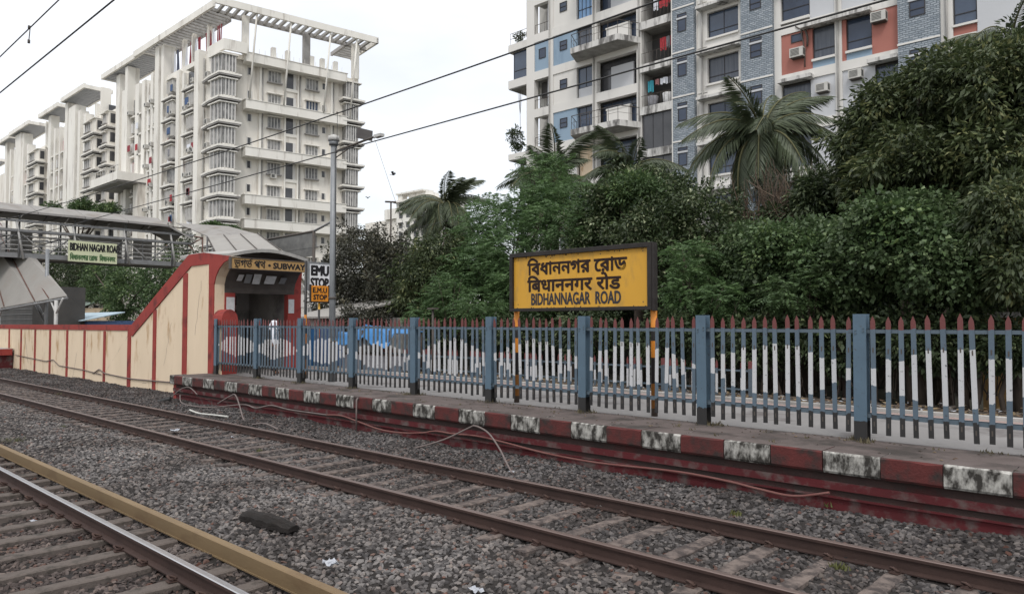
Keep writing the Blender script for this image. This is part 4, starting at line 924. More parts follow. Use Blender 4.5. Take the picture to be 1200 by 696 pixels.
a = atY(60, 492, 300); c = atY(60, 438, 160)
wire('utility_wire', [(c.x, 60, c.z), ((a.x+c.x)/2-.6, 60, (a.z+c.z)/2), (a.x-1, 60, a.z)], 0.03, 'thin slanting wire in the sky right of the white tower', 4)
a = atY(30, 300, 300); c = atY(30, 625, 235)
wire('utility_wire', [(a.x, 30, a.z), ((a.x+c.x)/2, 30, (a.z+c.z)/2-.4), (c.x, 30, c.z)], 0.012, 'faint thin wire running low over the dark trees', 4)

# ================================================================ LITTER AND PIPES ON THE BALLAST
b = MB(); r = random.Random(5); n = 9; L_ = 0.95
pr = []
for i in range(n):
    u = i/(n-1); w_ = 0.085*(1-0.6*abs(u-.45)**1.5)+r.uniform(-.012, .012); h_ = 0.10*(1-.5*abs(2*u-1)**3)+r.uniform(-.012, .012)
    pr.append([(-L_/2+L_*u+r.uniform(-.01, .01), y*w_*1.3, z*h_) for y, z in ((-1, -.3), (-.9, .5), (-.3, 1), (.4, .95), (1, .4), (.9, -.3))])
base = 0
for p in pr: b.v += p
i_ = b.mi('timber')
for a_ in range(n-1):
    for j in range(6): b.f.append((a_*6+j, a_*6+(j+1) % 6, (a_+1)*6+(j+1) % 6, (a_+1)*6+j)); b.m.append(i_); b.smooth.append(False)
b.f.append(tuple(range(6))[::-1]); b.f.append(tuple((n-1)*6+j for j in range(6))); b.m += [i_, i_]; b.smooth += [False, False]
o = b.build('timber_chunk', origin=(0, 0, 0)); p_ = on_plane(2, -0.09, 315, 612); o.location = (p_.x, p_.y, -0.09); o.rotation_euler = (0.1, 0.03, math.radians(8)); tag(o, 'charred black chunk of timber lying on the ballast between the tracks', 'timber')
def scrap(x, y, z, s, m, name, label, cat, seed):
    r = random.Random(seed); p = on_plane(2, z, x, y); b = MB(); n = 7
    V = [[(p.x+s*(i/n-.5)*2+r.uniform(-.2, .2)*s, p.y+s*.6*(j/4-.5)*2+r.uniform(-.2, .2)*s, z+r.uniform(0, .45)*s) for j in range(5)] for i in range(n+1)]
    for i in range(n):
        for j in range(4): b.face([V[i][j], V[i+1][j], V[i+1][j+1], V[i][j+1]], m)
    tag(b.build(name), label, cat)
scrap(206, 505, -0.13, .13, 'litter', 'plastic_scrap', 'pale blue and white plastic scrap between the far rails', 'litter', 1)
scrap(387, 661, -0.10, .10, 'litter', 'plastic_scrap', 'crumpled white plastic scrap on ballast right of the mustard beam', 'litter', 2)
scrap(557, 692, -0.10, .07, 'litter', 'plastic_scrap', 'small white scrap at the bottom middle edge of the ballast', 'litter', 3)
scrap(40, 611, -0.20, .06, 'litter', 'plastic_scrap', 'small white scrap between the dark sleepers of the nearest track', 'litter', 4)
scrap(599, 553, -0.02, .05, 'litter', 'plastic_scrap', 'tiny white scrap at the end of the looped cable', 'litter', 6)
scrap(272, 512, -0.17, .04, 'litter', 'plastic_scrap', 'tiny bright scrap between the rails of the far track', 'litter', 8)
def cable(name, px, m, r, label, cat='cable', lift=0):
    pts = []
    for (x, y, Y) in px:
        p = atY(Y, x, y); pts.append(Vector((p.x, Y, p.z+lift)))
    # smooth with Catmull-Rom
    out_ = []
    for k in range(len(pts)-1):
        p0, p1, p2, p3 = pts[max(k-1, 0)], pts[k], pts[k+1], pts[min(k+2, len(pts)-1)]
        for s in range(6):
            t_ = s/6; out_.append(0.5*((2*p1)+(-p0+p2)*t_+(2*p0-5*p1+4*p2-p3)*t_**2+(-p0+3*p1-3*p2+p3)*t_**3))
    out_.append(pts[-1]); b = MB(); b.tube(out_, r, m, 6); tag(b.build(name), label, cat)
cable('cable', [(455, 528, 8.9), (485, 525, 9.1), (520, 515, 9.35), (548, 502, 9.52), (557, 499, 9.55), (572, 507, 9.5), (585, 525, 9.2), (594, 543, 8.8), (600, 554, 8.6)], 'cable', 0.017, 'grey cable rising in a tall loop against the platform wall')
cable('cable', [(383, 486, 9.55), (400, 487, 9.6), (420, 494, 9.6), (445, 503, 9.6), (470, 507, 9.6), (495, 507, 9.6), (510, 505, 9.62), (530, 508, 9.62), (560, 511, 9.62), (590, 518, 9.62), (640, 531, 9.62), (700, 542, 9.62), (790, 552, 9.64), (850, 563, 9.64), (890, 573, 9.62), (930, 581, 9.6), (972, 577, 9.6)], 'cable_red', 0.018, 'long reddish cable sagging along the platform wall')
cable('cable', [(211, 463, 9.5), (213, 472, 9.3), (228, 476, 9.2), (250, 477, 9.3), (285, 474, 9.45), (300, 478, 9.4), (318, 475, 9.5), (340, 480, 9.6), (383, 486, 9.55)], 'cable', 0.017, 'grey cable lying in waves at the far end of the platform wall')
cable('cable', [(200, 466, 9.4), (212, 456, 9.58), (222, 454, 9.6), (231, 462, 9.5)], 'cable', 0.016, 'short bowed cable at the platform corner')
cable('cable', [(255, 473, 9.5), (270, 464, 9.58), (276, 463, 9.58), (281, 476, 9.3), (286, 492, 8.9), (296, 497, 8.7), (310, 496, 8.7), (326, 503, 8.5)], 'cable', 0.019, 'thick grey cable looping down from the platform wall to the ballast')
cable('plastic_pipe', [(222, 481, 8.62), (233, 485, 8.64), (250, 487, 8.66), (267, 489, 8.68)], 'pipe_white', 0.022, 'bent white plastic pipe lying beside the far rail', 'pipe', 0.02)
cable('rubber_pipe', [(172, 474, 8.9), (185, 471, 9.1), (200, 467, 9.35)], 'pipe_black', 0.07, 'thick black pipe stub lying at the platform end', 'pipe')
b = MB(); pz = atY(9.6, 420, 470); b.tube([(pz.x, 9.55, 0.0), (pz.x, 9.55, .66), (pz.x-.05, 9.62, .70)], 0.02, 'cable', 6); tag(b.build('conduit'), 'thin upright conduit pipe fixed to the platform edge', 'pipe')
b = MB()
for (x, y, z, n, s) in ((68, 462, -.1, 30, .12), (75, 500, -.12, 20, .12), (8, 516, -.12, 90, .35), (303, 529, -.2, 40, .10), (985, 666, -.17, 26, .10), (860, 603, 0, 20, .1), (975, 592, 0, 25, .15), (20, 517, -.12, 60, .2)):
    p = on_plane(2, z, x, y); tuft(b, p.x, p.y, z, n, .075, 'weed', s)
tag(b.build('weeds'), 'small yellow-green weeds sprouting between ballast stones', 'weeds', kind='stuff')

# ================================================================ APARTMENT BLOCK BEHIND THE TREES (right)
YB = 43.7
ap = thing('apartment_building', (-24, YB+6, 0.2), 'grey and white apartment block with blue brick piers and salmon panels behind the trees', 'building')
def rect_frame(b, x0, x1, z0, z1, y0, y1, w, m):
    b.box(x0, x0+w, y0, y1, z0, z1, m); b.box(x1-w, x1, y0, y1, z0, z1, m); b.box(x0+w, x1-w, y0, y1, z1-w, z1, m); b.box(x0+w, x1-w, y0, y1, z0, z0+w, m)
WIN = {}; WR = random.Random(91)
def window(x0, x1, z0, z1, y, parent, mull=1, transom=None, glass='glass_blue', frame='frame_dark', fw_=0.05, curtain=None):
    """window in a wall facing -Y: frame is the part, the pane its sub-part"""
    if glass == 'glass_blue' and x1-x0 > 1: glass = WR.choice(['glass_blue', 'glass_blue', 'glass_sky', 'glass_curtain'])
    key = (round(x1-x0, 2), round(z1-z0, 2), mull, transom, glass, frame)
    P = (x0, y, z0)
    if key not in WIN:
        w, h = x1-x0, z1-z0
        b = MB(); rect_frame(b, x0, x1, z0, z1, y-0.03, y+0.05, fw_, frame)
        for i in range(1, mull+1):
            xm = x0+w*i/(mull+1); b.box(xm-fw_*.4, xm+fw_*.4, y-0.025, y+0.045, z0+fw_, z1-fw_, frame)
        if transom: b.box(x0+fw_, x1-fw_, y-0.035, y+0.04, z0+h*transom-0.025, z0+h*transom+0.025, frame)
        f = b.build('window', parent, origin=P)
        g = MB(); g.box(x0+fw_*.5, x1-fw_*.5, y+0.0, y+0.02, z0+fw_*.5, z1-fw_*.5, glass); g.build('pane', f, origin=P)
        WIN[key] = f; return f
    s = WIN[key]; c = s.copy(); COL.objects.link(c); c.parent = parent; c.location = Vector(P)-Vector(OFF[parent.name]); OFF[c.name] = P
    for ch in s.children:
        k = ch.copy(); COL.objects.link(k); k.parent = c; OFF[k.name] = P
    return c
ZT = 34.5
body = MB()
body.box(-36.4, 14, YB+1.3, YB+14, 0.2, ZT, 'interior_grey')
body.build('core', ap)
fr = MB(); beams = MB(); pan = MB(); slabs = MB(); bri = MB()
# --- left part: storeys open from B to B+2.35, beams 0.66 high
JL = range(-7, 4)
def B(j): return 22.2+3*j
for (x0, x1) in ((-39.15, -38.33), (-36.74, -36.4), (-32.62, -32.23), (-28.74, -28.32)): fr.box(x0, x1, YB, YB+0.5, 0.2, ZT, 'white_wall')
fr.box(-39.15, -38.4, YB+1.6, YB+2.1, 0.2, ZT, 'white_wall')
for j in JL:
    z = B(j)
    beams.box(-38.33, -36.74, YB+.003, YB+0.42, z-0.66, z, 'white_wall'); beams.box(-36.4, -32.62, YB+.003, YB+0.42, z-0.66, z, 'white_wall'); beams.box(-32.23, -28.74, YB+.003, YB+0.42, z-0.66, z, 'white_wall')
    beams.box(-38.33, -28.74, YB+0.42, YB+1.3, z-0.55, z-0.1, 'concrete')
    # c1
    if j in (0, 3, -4):
        pan.box(-38.33, -36.74, YB+0.10, YB+0.25, z, z+2.34, 'blue_panel'); window(-37.9, -37.2, z+0.95, z+1.75, YB+0.08, ap, 0)
    elif j == -1:
        pan.box(-38.33, -36.74, YB+0.9, YB+1.1, z+1.1, z+2.34, 'interior'); pan.box(-36.86, -36.74, YB+.05, YB+1.2, z, z+2.34, 'interior_grey')
    if j in (1, -2, -1):
        g = MB(); g.bar((-38.3, YB+.1, z+0.75), (-36.76, YB+.1, z+.75), .04, 'iron')
        for i in range(4): g.bar((-38.3+i*.5, YB+.1, z), (-38.3+i*.5, YB+.1, z+.75), .03, 'iron')
        g.build('railing', ap)
        pan.box(-37.35, -36.76, YB+.5, YB+.6, z+.3, z+2.3, 'grey_panel')
    # c2
    pan.box(-36.4, -34.14, YB+0.08, YB+0.3, z, z+2.34, 'blue_panel' if j in (0, -2, -4) else 'grey_panel' if j < -3 else 'white_wall')
    window(-35.74, -35.04, z+1.05, z+1.78, YB+0.05, ap, 0, .5)
    # c3
    pan.box(-34.14, -32.62, YB+0.5, YB+0.6, z, z+2.34, 'interior')
    if j == 1:
        window(-34.12, -32.64, z, z+2.32, YB+0.3, ap, 3, .33, 'curtain_blue')
    elif j == -1: window(-34.12, -32.64, z, z+2.32, YB+0.3, ap, 1, .33); pan.box(-34.05, -32.7, YB+.24, YB+.27, z+.04, z+.75, 'grey_panel')
    elif j == -3: pan.box(-34.14, -32.62, YB+0.45, YB+0.5, z, z+2.34, 'plaster')
    else: window(-34.12, -32.64, z, z+2.32, YB+0.3, ap, 1, .75)
    # c4
    y = YB+0.75
    window(-32.2, -28.78, z+0.02, z+2.3, y, ap, 3, .8, 'glass_dark' if j == -1 else 'glass_blue')
    if j in (0, -2): pan.box(-31.6, -29.6, y-.35, y-.06, z, z+1.65, 'white_wall'); pan.box(-31.65, -29.55, y-.40, y-.04, z+1.65, z+1.78, 'white_wall')
    elif j in (-1, 1): pan.box(-31.3, -29.35 if j == -1 else -28.76, y-.2, y-.06, z+.05, z+1.85, 'grey_panel')
    # trapezoid balconies
    if j in (0, -2, 2, -4):
        zb = z-0.25
        poly = [(-34.1, YB), (-33.33, 42.0), (-29.16, 42.0), (-28.4, YB)]
        s_ = MB(); s_.prism(poly, 2, zb, zb+0.42, 'concrete_white'); s_.prism([(p[0]*1.0+(.04 if p[0] < -31 else -.04), p[1]+.03) for p in poly], 2, zb-0.02, zb, 'concrete'); s_.build('balcony_slab', ap)
        rl = MB()
        path = [(-34.05, YB-.05), (-33.28, 42.06), (-29.2, 42.06), (-28.45, YB-.05)]
        for zz in (1.0, .52):
            for k in range(3): rl.bar((*path[k], zb+.42+zz), (*path[k+1], zb+.42+zz), .045 if zz == 1 else .02, 'iron')
        for k, nn in ((0, 2), (1, 5), (2, 2)):
            for i in range(nn+1):
                u = i/nn; xx, yy = path[k][0]+(path[k+1][0]-path[k][0])*u, path[k][1]+(path[k+1][1]-path[k][1])*u
                rl.bar((xx, yy, zb+.4), (xx, yy, zb+1.42), .035, 'iron')
        rl.build('balcony_railing', ap)
# side bay with glass box
for j in (0, 3):
    z = B(j)
    slabs.box(-41.35, -39.15, YB+.2, YB+3, z+2.32, z+2.95, 'white_wall'); slabs.box(-41.35, -39.15, YB+.2, YB+3, z-0.68, z-0.02, 'white_wall'); slabs.box(-41.3, -39.15, YB+.25, YB+3, z-.75, z-.68, 'concrete')
    window(-40.98, -39.17, z, z+2.3, YB+.5, ap, 0, .33); pan.box(-40.98, -40.9, YB+.55, YB+2.6, z, z+2.3, 'glass_blue')
    g = MB()
    for zz in (.5, .95): g.bar((-41.2, YB+.3, z+2.95+zz), (-39.2, YB+.3, z+2.95+zz), .035, 'iron')
    for i in range(4): g.bar((-41.2+i*.66, YB+.3, z+2.95), (-41.2+i*.66, YB+.3, z+3.9), .03, 'iron')
    g.build('roof_railing', ap)
slabs.box(-41.35, -39.15, YB+.2, YB+3, 15.62, 16.1, 'white_wall'); slabs.box(-41.3, -39.15, YB+.25, YB+3, 15.55, 15.62, 'concrete')
slabs.box(-40.2, -39.9, YB+.4, YB+.6, 8, 15.6, 'frame_dark')
# --- c5 loggias
LV = [20.4+3*k for k in range(-7, 5)]
r = random.Random(11)
for L0 in LV:
    z0, z1 = L0-.27, L0+2.34     # opening
    s_ = MB(); s_.box(-28.32, -25.74, YB-.25, YB+0.1, z1, z1+.55, 'concrete_white'); s_.box(-28.3, -25.76, YB+.1, YB+1.3, z1+.05, z1+.3, 'concrete'); s_.build('loggia_parapet', ap)
    pan.box(-28.32, -28.2, YB+.1, YB+1.25, z0, z1, 'concrete'); pan.box(-25.78, -25.7, YB+.1, YB+1.25, z0, z1, 'concrete')
    if abs(L0-14.4) < .1 or L0 < 12:
        window(-28.15, -25.8, z0+.02, z1-.02, YB-.08, ap, 2, None, 'glass_dark')
    else:
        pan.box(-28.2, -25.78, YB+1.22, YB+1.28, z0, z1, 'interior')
        g = MB()
        for i in range(9): g.bar((-28.2+i*.3, YB-.15, z0), (-28.2+i*.3, YB-.15, z0+.95), .02, 'iron')
        g.bar((-28.25, YB-.15, z0+.95), (-25.78, YB-.15, z0+.95), .03, 'iron'); g.build('railing', ap)
# --- c6, c8, c10 brick piers with small windows
for (x0, x1, wx0, wx1) in ((-25.68, -24.08, -25.28, -24.62), (-20.80, -18.77, -20.18, -19.45), (-11.75, -9.74, -11.16, -10.38)):
    bri.box(x0, x1, YB-0.30, YB+0.6, 0.2, ZT, 'brick_blue')
    for L0 in LV:
        slabs.box(x0-.03, x1+.03, YB-.34, YB-.30, L0-.05, L0+.05, 'white_wall')
        window(wx0, wx1, L0-1.65, L0-.80, YB-.31, ap, 0, .45 if x0 > -25 else None)
        window(wx0-.02, wx1+.02, L0-.66, L0-.42, YB-.31, ap, 0)
        slabs.box(wx0-.06, wx1+.06, YB-.35, YB-.30, L0-.80, L0-.68, 'grey_panel')
fr.box(-25.76, -25.69, YB-.32, YB+.4, 0.2, ZT, 'white_wall')
fr.box(-24.05, -23.98, YB-.02, YB+.4, 0.2, ZT, 'white_wall')
# --- c7 windows with sunshades
for L0 in LV:
    pan.box(-23.98, -23.30, YB+.05, YB+.4, L0, L0+2.95, 'white_wall'); fr.box(-21.10, -20.80, YB, YB+.4, L0-.05, L0+2.951, 'white_wall')
    pan.box(-23.30, -21.10, YB+.05, YB+.4, L0-.32, L0+.40, 'white_wall'); pan.box(-23.30, -21.10, YB+.05, YB+.4, L0+2.2, L0+2.68, 'white_wall')
    slabs.box(-23.36, -21.05, YB-.10, YB+.05, L0+.36, L0+.48, 'white_wall')
    window(-23.28, -21.12, L0+.48, L0+2.2, YB+.28, ap, 1, .30)
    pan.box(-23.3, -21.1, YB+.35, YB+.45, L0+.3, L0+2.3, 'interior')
    s_ = MB(); s_.hexa([(-23.8, YB-.60, L0+2.42), (-20.82, YB-.60, L0+2.42), (-20.82, YB+.05, L0+2.40), (-23.8, YB+.05, L0+2.40), (-23.8, YB-.60, L0+2.60), (-20.82, YB-.60, L0+2.60), (-20.82, YB+.05, L0+2.66), (-23.8, YB+.05, L0+2.66)], 'concrete_white'); s_.build('sunshade', ap)
# --- c9 panels
for i, L0 in enumerate(LV):
    p0, p1 = L0-3.07+3, L0-0.62+3
    p0, p1 = L0-.07, L0+2.38
    red = abs(L0-17.4) < .1 or abs(L0-26.4) < .1
    cm = 'red_panel' if red else 'grey_panel'
    fr.box(-18.77, -18.35, YB, YB+.4, L0-.62, L0+2.381, 'white_wall'); fr.box(-15.18, -14.80, YB, YB+.4, L0-.62, L0+2.381, 'white_wall')
    fr.box(-18.35, -15.18, YB+.002, YB+.4, L0-.62, p0, 'white_wall'); fr.box(-14.80, -11.75, YB+.002, YB+.4, L0-.62, p0, 'white_wall')
    if red:
        pan.box(-18.35, -16.50, YB+.08, YB+.4, p0, p1, cm); pan.box(-14.80, -14.58, YB+.08, YB+.4, p0, p1, cm); pan.box(-13.18, -11.75, YB+.08, YB+.4, p0, p1, cm)
        window(-16.48, -15.20, p0+.55, p1-.05, YB+.25, ap, 0, .3); window(-14.56, -13.20, p0+.55, p1-.05, YB+.25, ap, 0, .3)
        for a_, c_ in ((-16.5, -15.19), (-14.57, -13.19)): pan.box(a_, c_, YB+.1, YB+.4, p0, p0+.40, 'blue_panel'); slabs.box(a_-.02, c_+.02, YB-.05, YB+.2, p0+.40, p0+.54, 'white_wall'); pan.box(a_, c_, YB+.36, YB+.42, p0+.4, p1, 'interior')
        window(-17.75, -17.05, p1-.62, p1-.12, YB+.06, ap, 0)
        s_ = MB(); s_.box(-17.0, -13.12, YB-.5, YB+.06, p1-.04, p1+.20, 'concrete_white'); s_.build('sunshade', ap)
    else:
        pan.box(-16.62, -15.18, YB+.08, YB+.4, p0, p1, cm); pan.box(-14.80, -13.05, YB+.08, YB+.4, p0, p1, cm)
        window(-18.33, -16.64, p0+.3, p1-.15, YB+.22, ap, 0, .35); window(-13.03, -11.78, p0+.3, p1-.15, YB+.22, ap, 0, .35)
        pan.box(-18.35, -16.62, YB+.3, YB+.4, p0, p1, 'interior'); pan.box(-13.05, -11.75, YB+.3, YB+.4, p0, p1, 'interior')
        slabs.box(-18.35, -16.62, YB-.05, YB+.3, p0+.12, p0+.28, 'white_wall'); slabs.box(-13.05, -11.75, YB-.05, YB+.3, p0+.12, p0+.28, 'white_wall')
        s_ = MB(); s_.box(-18.4, -16.4, YB-.55, YB+.06, p1-.05, p1+.16, 'concrete_white'); s_.box(-13.3, -11.75, YB-.55, YB+.06, p1-.05, p1+.16, 'concrete_white'); s_.build('sunshade', ap)
    # c11
    fr.box(-9.74, -9.18, YB, YB+.4, L0-.62, L0+2.381, 'white_wall')
    window(-9.16, -8.10, p0+.55, p1, YB+.2, ap, 0, .3); slabs.box(-9.2, -8.06, YB-.05, YB+.25, p0+.42, p0+.54, 'white_wall'); pan.box(-9.18, -8.08, YB+.1, YB+.4, p0, p0+.42, 'red_panel'); pan.box(-9.18, -8.08, YB+.1, YB+.4, L0-.62, p0, 'white_wall'); pan.box(-9.18, -8.08, YB+.34, YB+.42, p0, p1, 'interior')
    pan.box(-8.08, 14, YB+.02, YB+.4, L0-.62, L0+2.38, 'grey_panel')
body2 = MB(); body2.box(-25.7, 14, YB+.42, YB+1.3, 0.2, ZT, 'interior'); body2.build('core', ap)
build_each(fr, 'pier', ap); build_each(beams, 'beam', ap); build_each(pan, 'wall_panel', ap); build_each(slabs, 'ledge', ap); build_each(bri, 'brick_pier', ap)
for x in (-37.0+.3, -32.42, -28.5, -23.6, -15.0, -9.45):
    e = MB(); e.tube([(x, YB-.09, .3), (x, YB-.09, ZT)], .055, 'concrete', 6); e.build('drain_pipe', ap)
# window air conditioners, laundry and pot plants are things of their own
def ac(x0, z0, w_, h_, Y, label):
    t = thing('air_conditioner', (x0+w_/2, Y, z0), label, 'air conditioner', 'window air conditioners on the grey apartment block')
    b = MB(); b.box(x0, x0+w_, Y-.45, Y+.06, z0, z0+h_, 'ac_white'); b.build('casing', t)
    b = MB(); b.box(x0+.06, x0+w_*.72, Y-.458, Y-.45, z0+.07, z0+h_-.07, 'ac_grille')
    for i in range(5): b.box(x0+.06, x0+w_*.72, Y-.464, Y-.458, z0+.08+i*(h_-.16)/5, z0+.10+i*(h_-.16)/5, 'ac_white')
    b.box(x0+w_, x0+w_+.004, Y-.4, Y-.1, z0+.08, z0+h_-.08, 'ac_grille')
    b.build('grille', t); b = MB(); b.box(x0+.05, x0+w_-.05, Y-.4, Y+.06, z0-.05, z0, 'iron'); b.build('bracket', t)
ac(-13.12, 19.02, .78, .55, YB+.08, 'window air conditioner on the salmon wall right of the paired windows')
ac(-17.7, 18.15, .80, .55, YB+.08, 'window air conditioner under a small window on the left salmon wall')
ac(-14.35, 16.12, .70, .50, YB+.08, 'window air conditioner on the pale grey wall below the salmon panels, right')
ac(-16.2, 15.75, .70, .50, YB+.08, 'window air conditioner on the pale grey wall below the salmon panels, left')
ac(-22.6, 15.05, .62, .45, YB-.05, 'air conditioner half hidden behind the big palm fronds')
b = MB(); b.tube([(-17.1, YB-.02, 19.75), (-16.85, YB-.1, 19.85), (-16.72, YB-.06, 19.2), (-16.75, YB-.04, 18.7)], .06, 'iron', 6); b.tube([(-17.45, YB-.02, 20.1), (-17.1, YB-.08, 19.8), (-16.9, YB-.05, 18.5), (-16.9, YB-.05, 17.5)], .04, 'iron', 6); tag(b.build('drain_hose'), 'dark looping drain hoses beside the left salmon panel window', 'hose')
def laundry(z, items, label):
    t = thing('laundry_line', (-27, YB+.3, z), label, 'laundry')
    b = MB(); b.bar((-28.1, YB+.3, z), (-25.8, YB+.3, z), .02, 'iron'); b.build('line', t)
    for (x, w_, h_, m) in items:
        b = MB(); n = 4
        for i in range(n): b.face([(x+w_*i/n, YB+.28+.05*math.sin(i*2), z), (x+w_*(i+1)/n, YB+.28+.05*math.sin(i*2+2), z), (x+w_*(i+1)/n-.02, YB+.26+.09*math.sin(i*2+2.3), z-h_), (x+w_*i/n, YB+.26+.09*math.sin(i*2.2+.5), z-h_+.04*(-1)**i)], m)
        b.build('garment', t)
laundry(24.95, [(-27.5, .35, .9, 'cloth_white'), (-27.05, .7, .85, 'cloth_red'), (-26.3, .35, .7, 'cloth_red')], 'red and white clothes drying in the topmost visible loggia')
laundry(22.0, [(-27.0, .5, .9, 'cloth_red'), (-26.5, .25, .8, 'cloth_grey'), (-26.2, .3, .7, 'curtain_maroon')], 'dark reddish clothes drying in the dim middle loggia')
laundry(19.2, [(-28.0, .45, .8, 'cloth_cyan'), (-27.4, .3, .4, 'cloth_pink'), (-27.0, .6, .45, 'cloth_white'), (-26.3, .3, .5, 'cloth_grey')], 'cyan and white clothes drying in the loggia above the triple window')
for (x, zz, c_, lb) in ((-27.6, 17.15, 'cloth_grey', 'grey tub standing in the loggia under the drying cyan clothes'), (-26.4, 17.15, 'paper', 'pale bucket standing in the loggia under the drying white clothes')):
    b = MB(); b.tube([(x, YB+.3, zz), (x, YB+.3, zz+.9)], [.28, .38], c_, 12); tag(b.build('tub'), lb, 'tub')

# ================================================================ WHITE TOWERS (left)
def tower_window(b, o, d, n, s0, s1, z0, z1, t=0.12, bars=3, glass='glass_grey', ledge=True, mf='frame_pale'):
    b.obox(o, d, n, s0, s1, 0.01, t*.5, z0, z1, glass)
    w = .07
    b.obox(o, d, n, s0-w, s0, 0, t, z0, z1, mf); b.obox(o, d, n, s1, s1+w, 0, t, z0, z1, mf)
    for i in range(1, bars+1):
        s = s0+(s1-s0)*i/(bars+1); b.obox(o, d, n, s-.045, s+.045, 0.02, t, z0, z1, mf)
    if ledge:
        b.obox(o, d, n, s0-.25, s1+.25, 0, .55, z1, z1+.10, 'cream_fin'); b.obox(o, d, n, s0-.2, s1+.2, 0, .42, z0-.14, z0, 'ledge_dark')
def dark_open(b, o, d, n, s0, s1, z0, z1, m='glass_dark'):
    b.obox(o, d, n, s0, s1, 0.005, .03, z0, z1, m); b.obox(o, d, n, s0+(s1-s0)*.72, s1, .03, .06, z0, z1, 'frame_pale')
twA = thing('apartment_tower', (-95, 50, 0.2), 'tallest white apartment tower with roof pergola and long horizontal bands, nearest of the row', 'building')
o = (-87.6, 41.9); dl = math.hypot(.17, .985); dR = (.17/dl, .985/dl); nR = (dR[1], -dR[0]); dL = (-1, 0); nL = (0, -1)
def PT(s, t): return (o[0]+dR[0]*s+nR[0]*t, o[1]+dR[1]*s+nR[1]*t)
ZR = 36.2
b = MB()
c0 = (-92.5, 41.9); c1 = PT(2.2, -1.6); c2 = PT(16.2, -1.6)
b.prism([(-107, 41.9), (-91.5, 41.9), PT(0.6, -1.4), PT(18.0, -1.4), PT(18.0, -16), (-107, 60)], 2, 0.2, ZR-.6, 'cream_tower')
b.prism([(-107, 41.9), (-91.5, 41.9), PT(0.2, -1.0), PT(18.4, -1.0), PT(18.4, -16), (-107, 60)], 2, ZR-.6, ZR, 'cream_tower')
b.build('wall', twA)
wn = MB(); lg = MB(); bd = MB()
fl = [3.0*k for k in range(1, 13)]
oR = PT(0, -1.4)
# corner bay with wrap-around glass boxes
for z in fl:
    if z > 34: continue
    for (a0, a1) in ((-.3, 2.0),): pass
    bay = [(-89.6, 41.2), PT(-.35, .35), PT(1.2, .35), PT(1.2, -1.4), (-89.6, 41.9)]
    e = MB()
    lg.prism([(-92.4, 41.2), (-89.9, 40.9), PT(-.9, .8), PT(1.9, .8), PT(1.9, -1.4), (-92.4, 41.9)], 2, z-.12, z+.10, 'cream_fin')
    lg.prism([(-92.35, 41.25), (-89.9, 40.95), PT(-.85, .75), PT(1.85, .75), PT(1.85, -1.4), (-92.35, 41.9)], 2, z-.30, z-.12, 'ledge_dark')  # dark layer below the ledge stands in for its shadow
    lg.prism([(-90.2, 41.0), PT(-.75, .6), PT(1.5, .6), PT(1.5, -1.4), (-90.2, 41.9)], 2, z+2.38, z+2.52, 'cream_fin')
    wn.prism(bay, 2, z+.35, z+2.38, 'glass_grey'); wn.prism([(p[0], p[1]) for p in bay], 2, z+.10, z+.35, 'cream_fin')
    # mullions
    for u in np.linspace(0, 1, 5):
        pa = PT(-.35+1.55*u, .38); wn.box(pa[0]-.06, pa[0]+.06, pa[1]-.06, pa[1]+.06, z+.35, z+2.38, 'frame_pale')
    for u in np.linspace(0, 1, 4):
        q0, q1 = (-89.6, 41.17), PT(-.35, .38); xx, yy = q0[0]+(q1[0]-q0[0])*u, q0[1]+(q1[1]-q0[1])*u-.03; wn.box(xx-.06, xx+.06, yy-.06, yy+.06, z+.35, z+2.38, 'frame_pale')
    if z in (33.0, 27.0, 24.0): lg.box(-91.3, -90.6, 41.1, 41.7, z+.3, z+.9, 'ac_white'); lg.box(-91.2, -90.75, 41.08, 41.1, z+.35, z+.8, 'ac_grille')
build_each(lg, 'corner_ledge', twA); wn.build('corner_window', twA)
lg = MB()
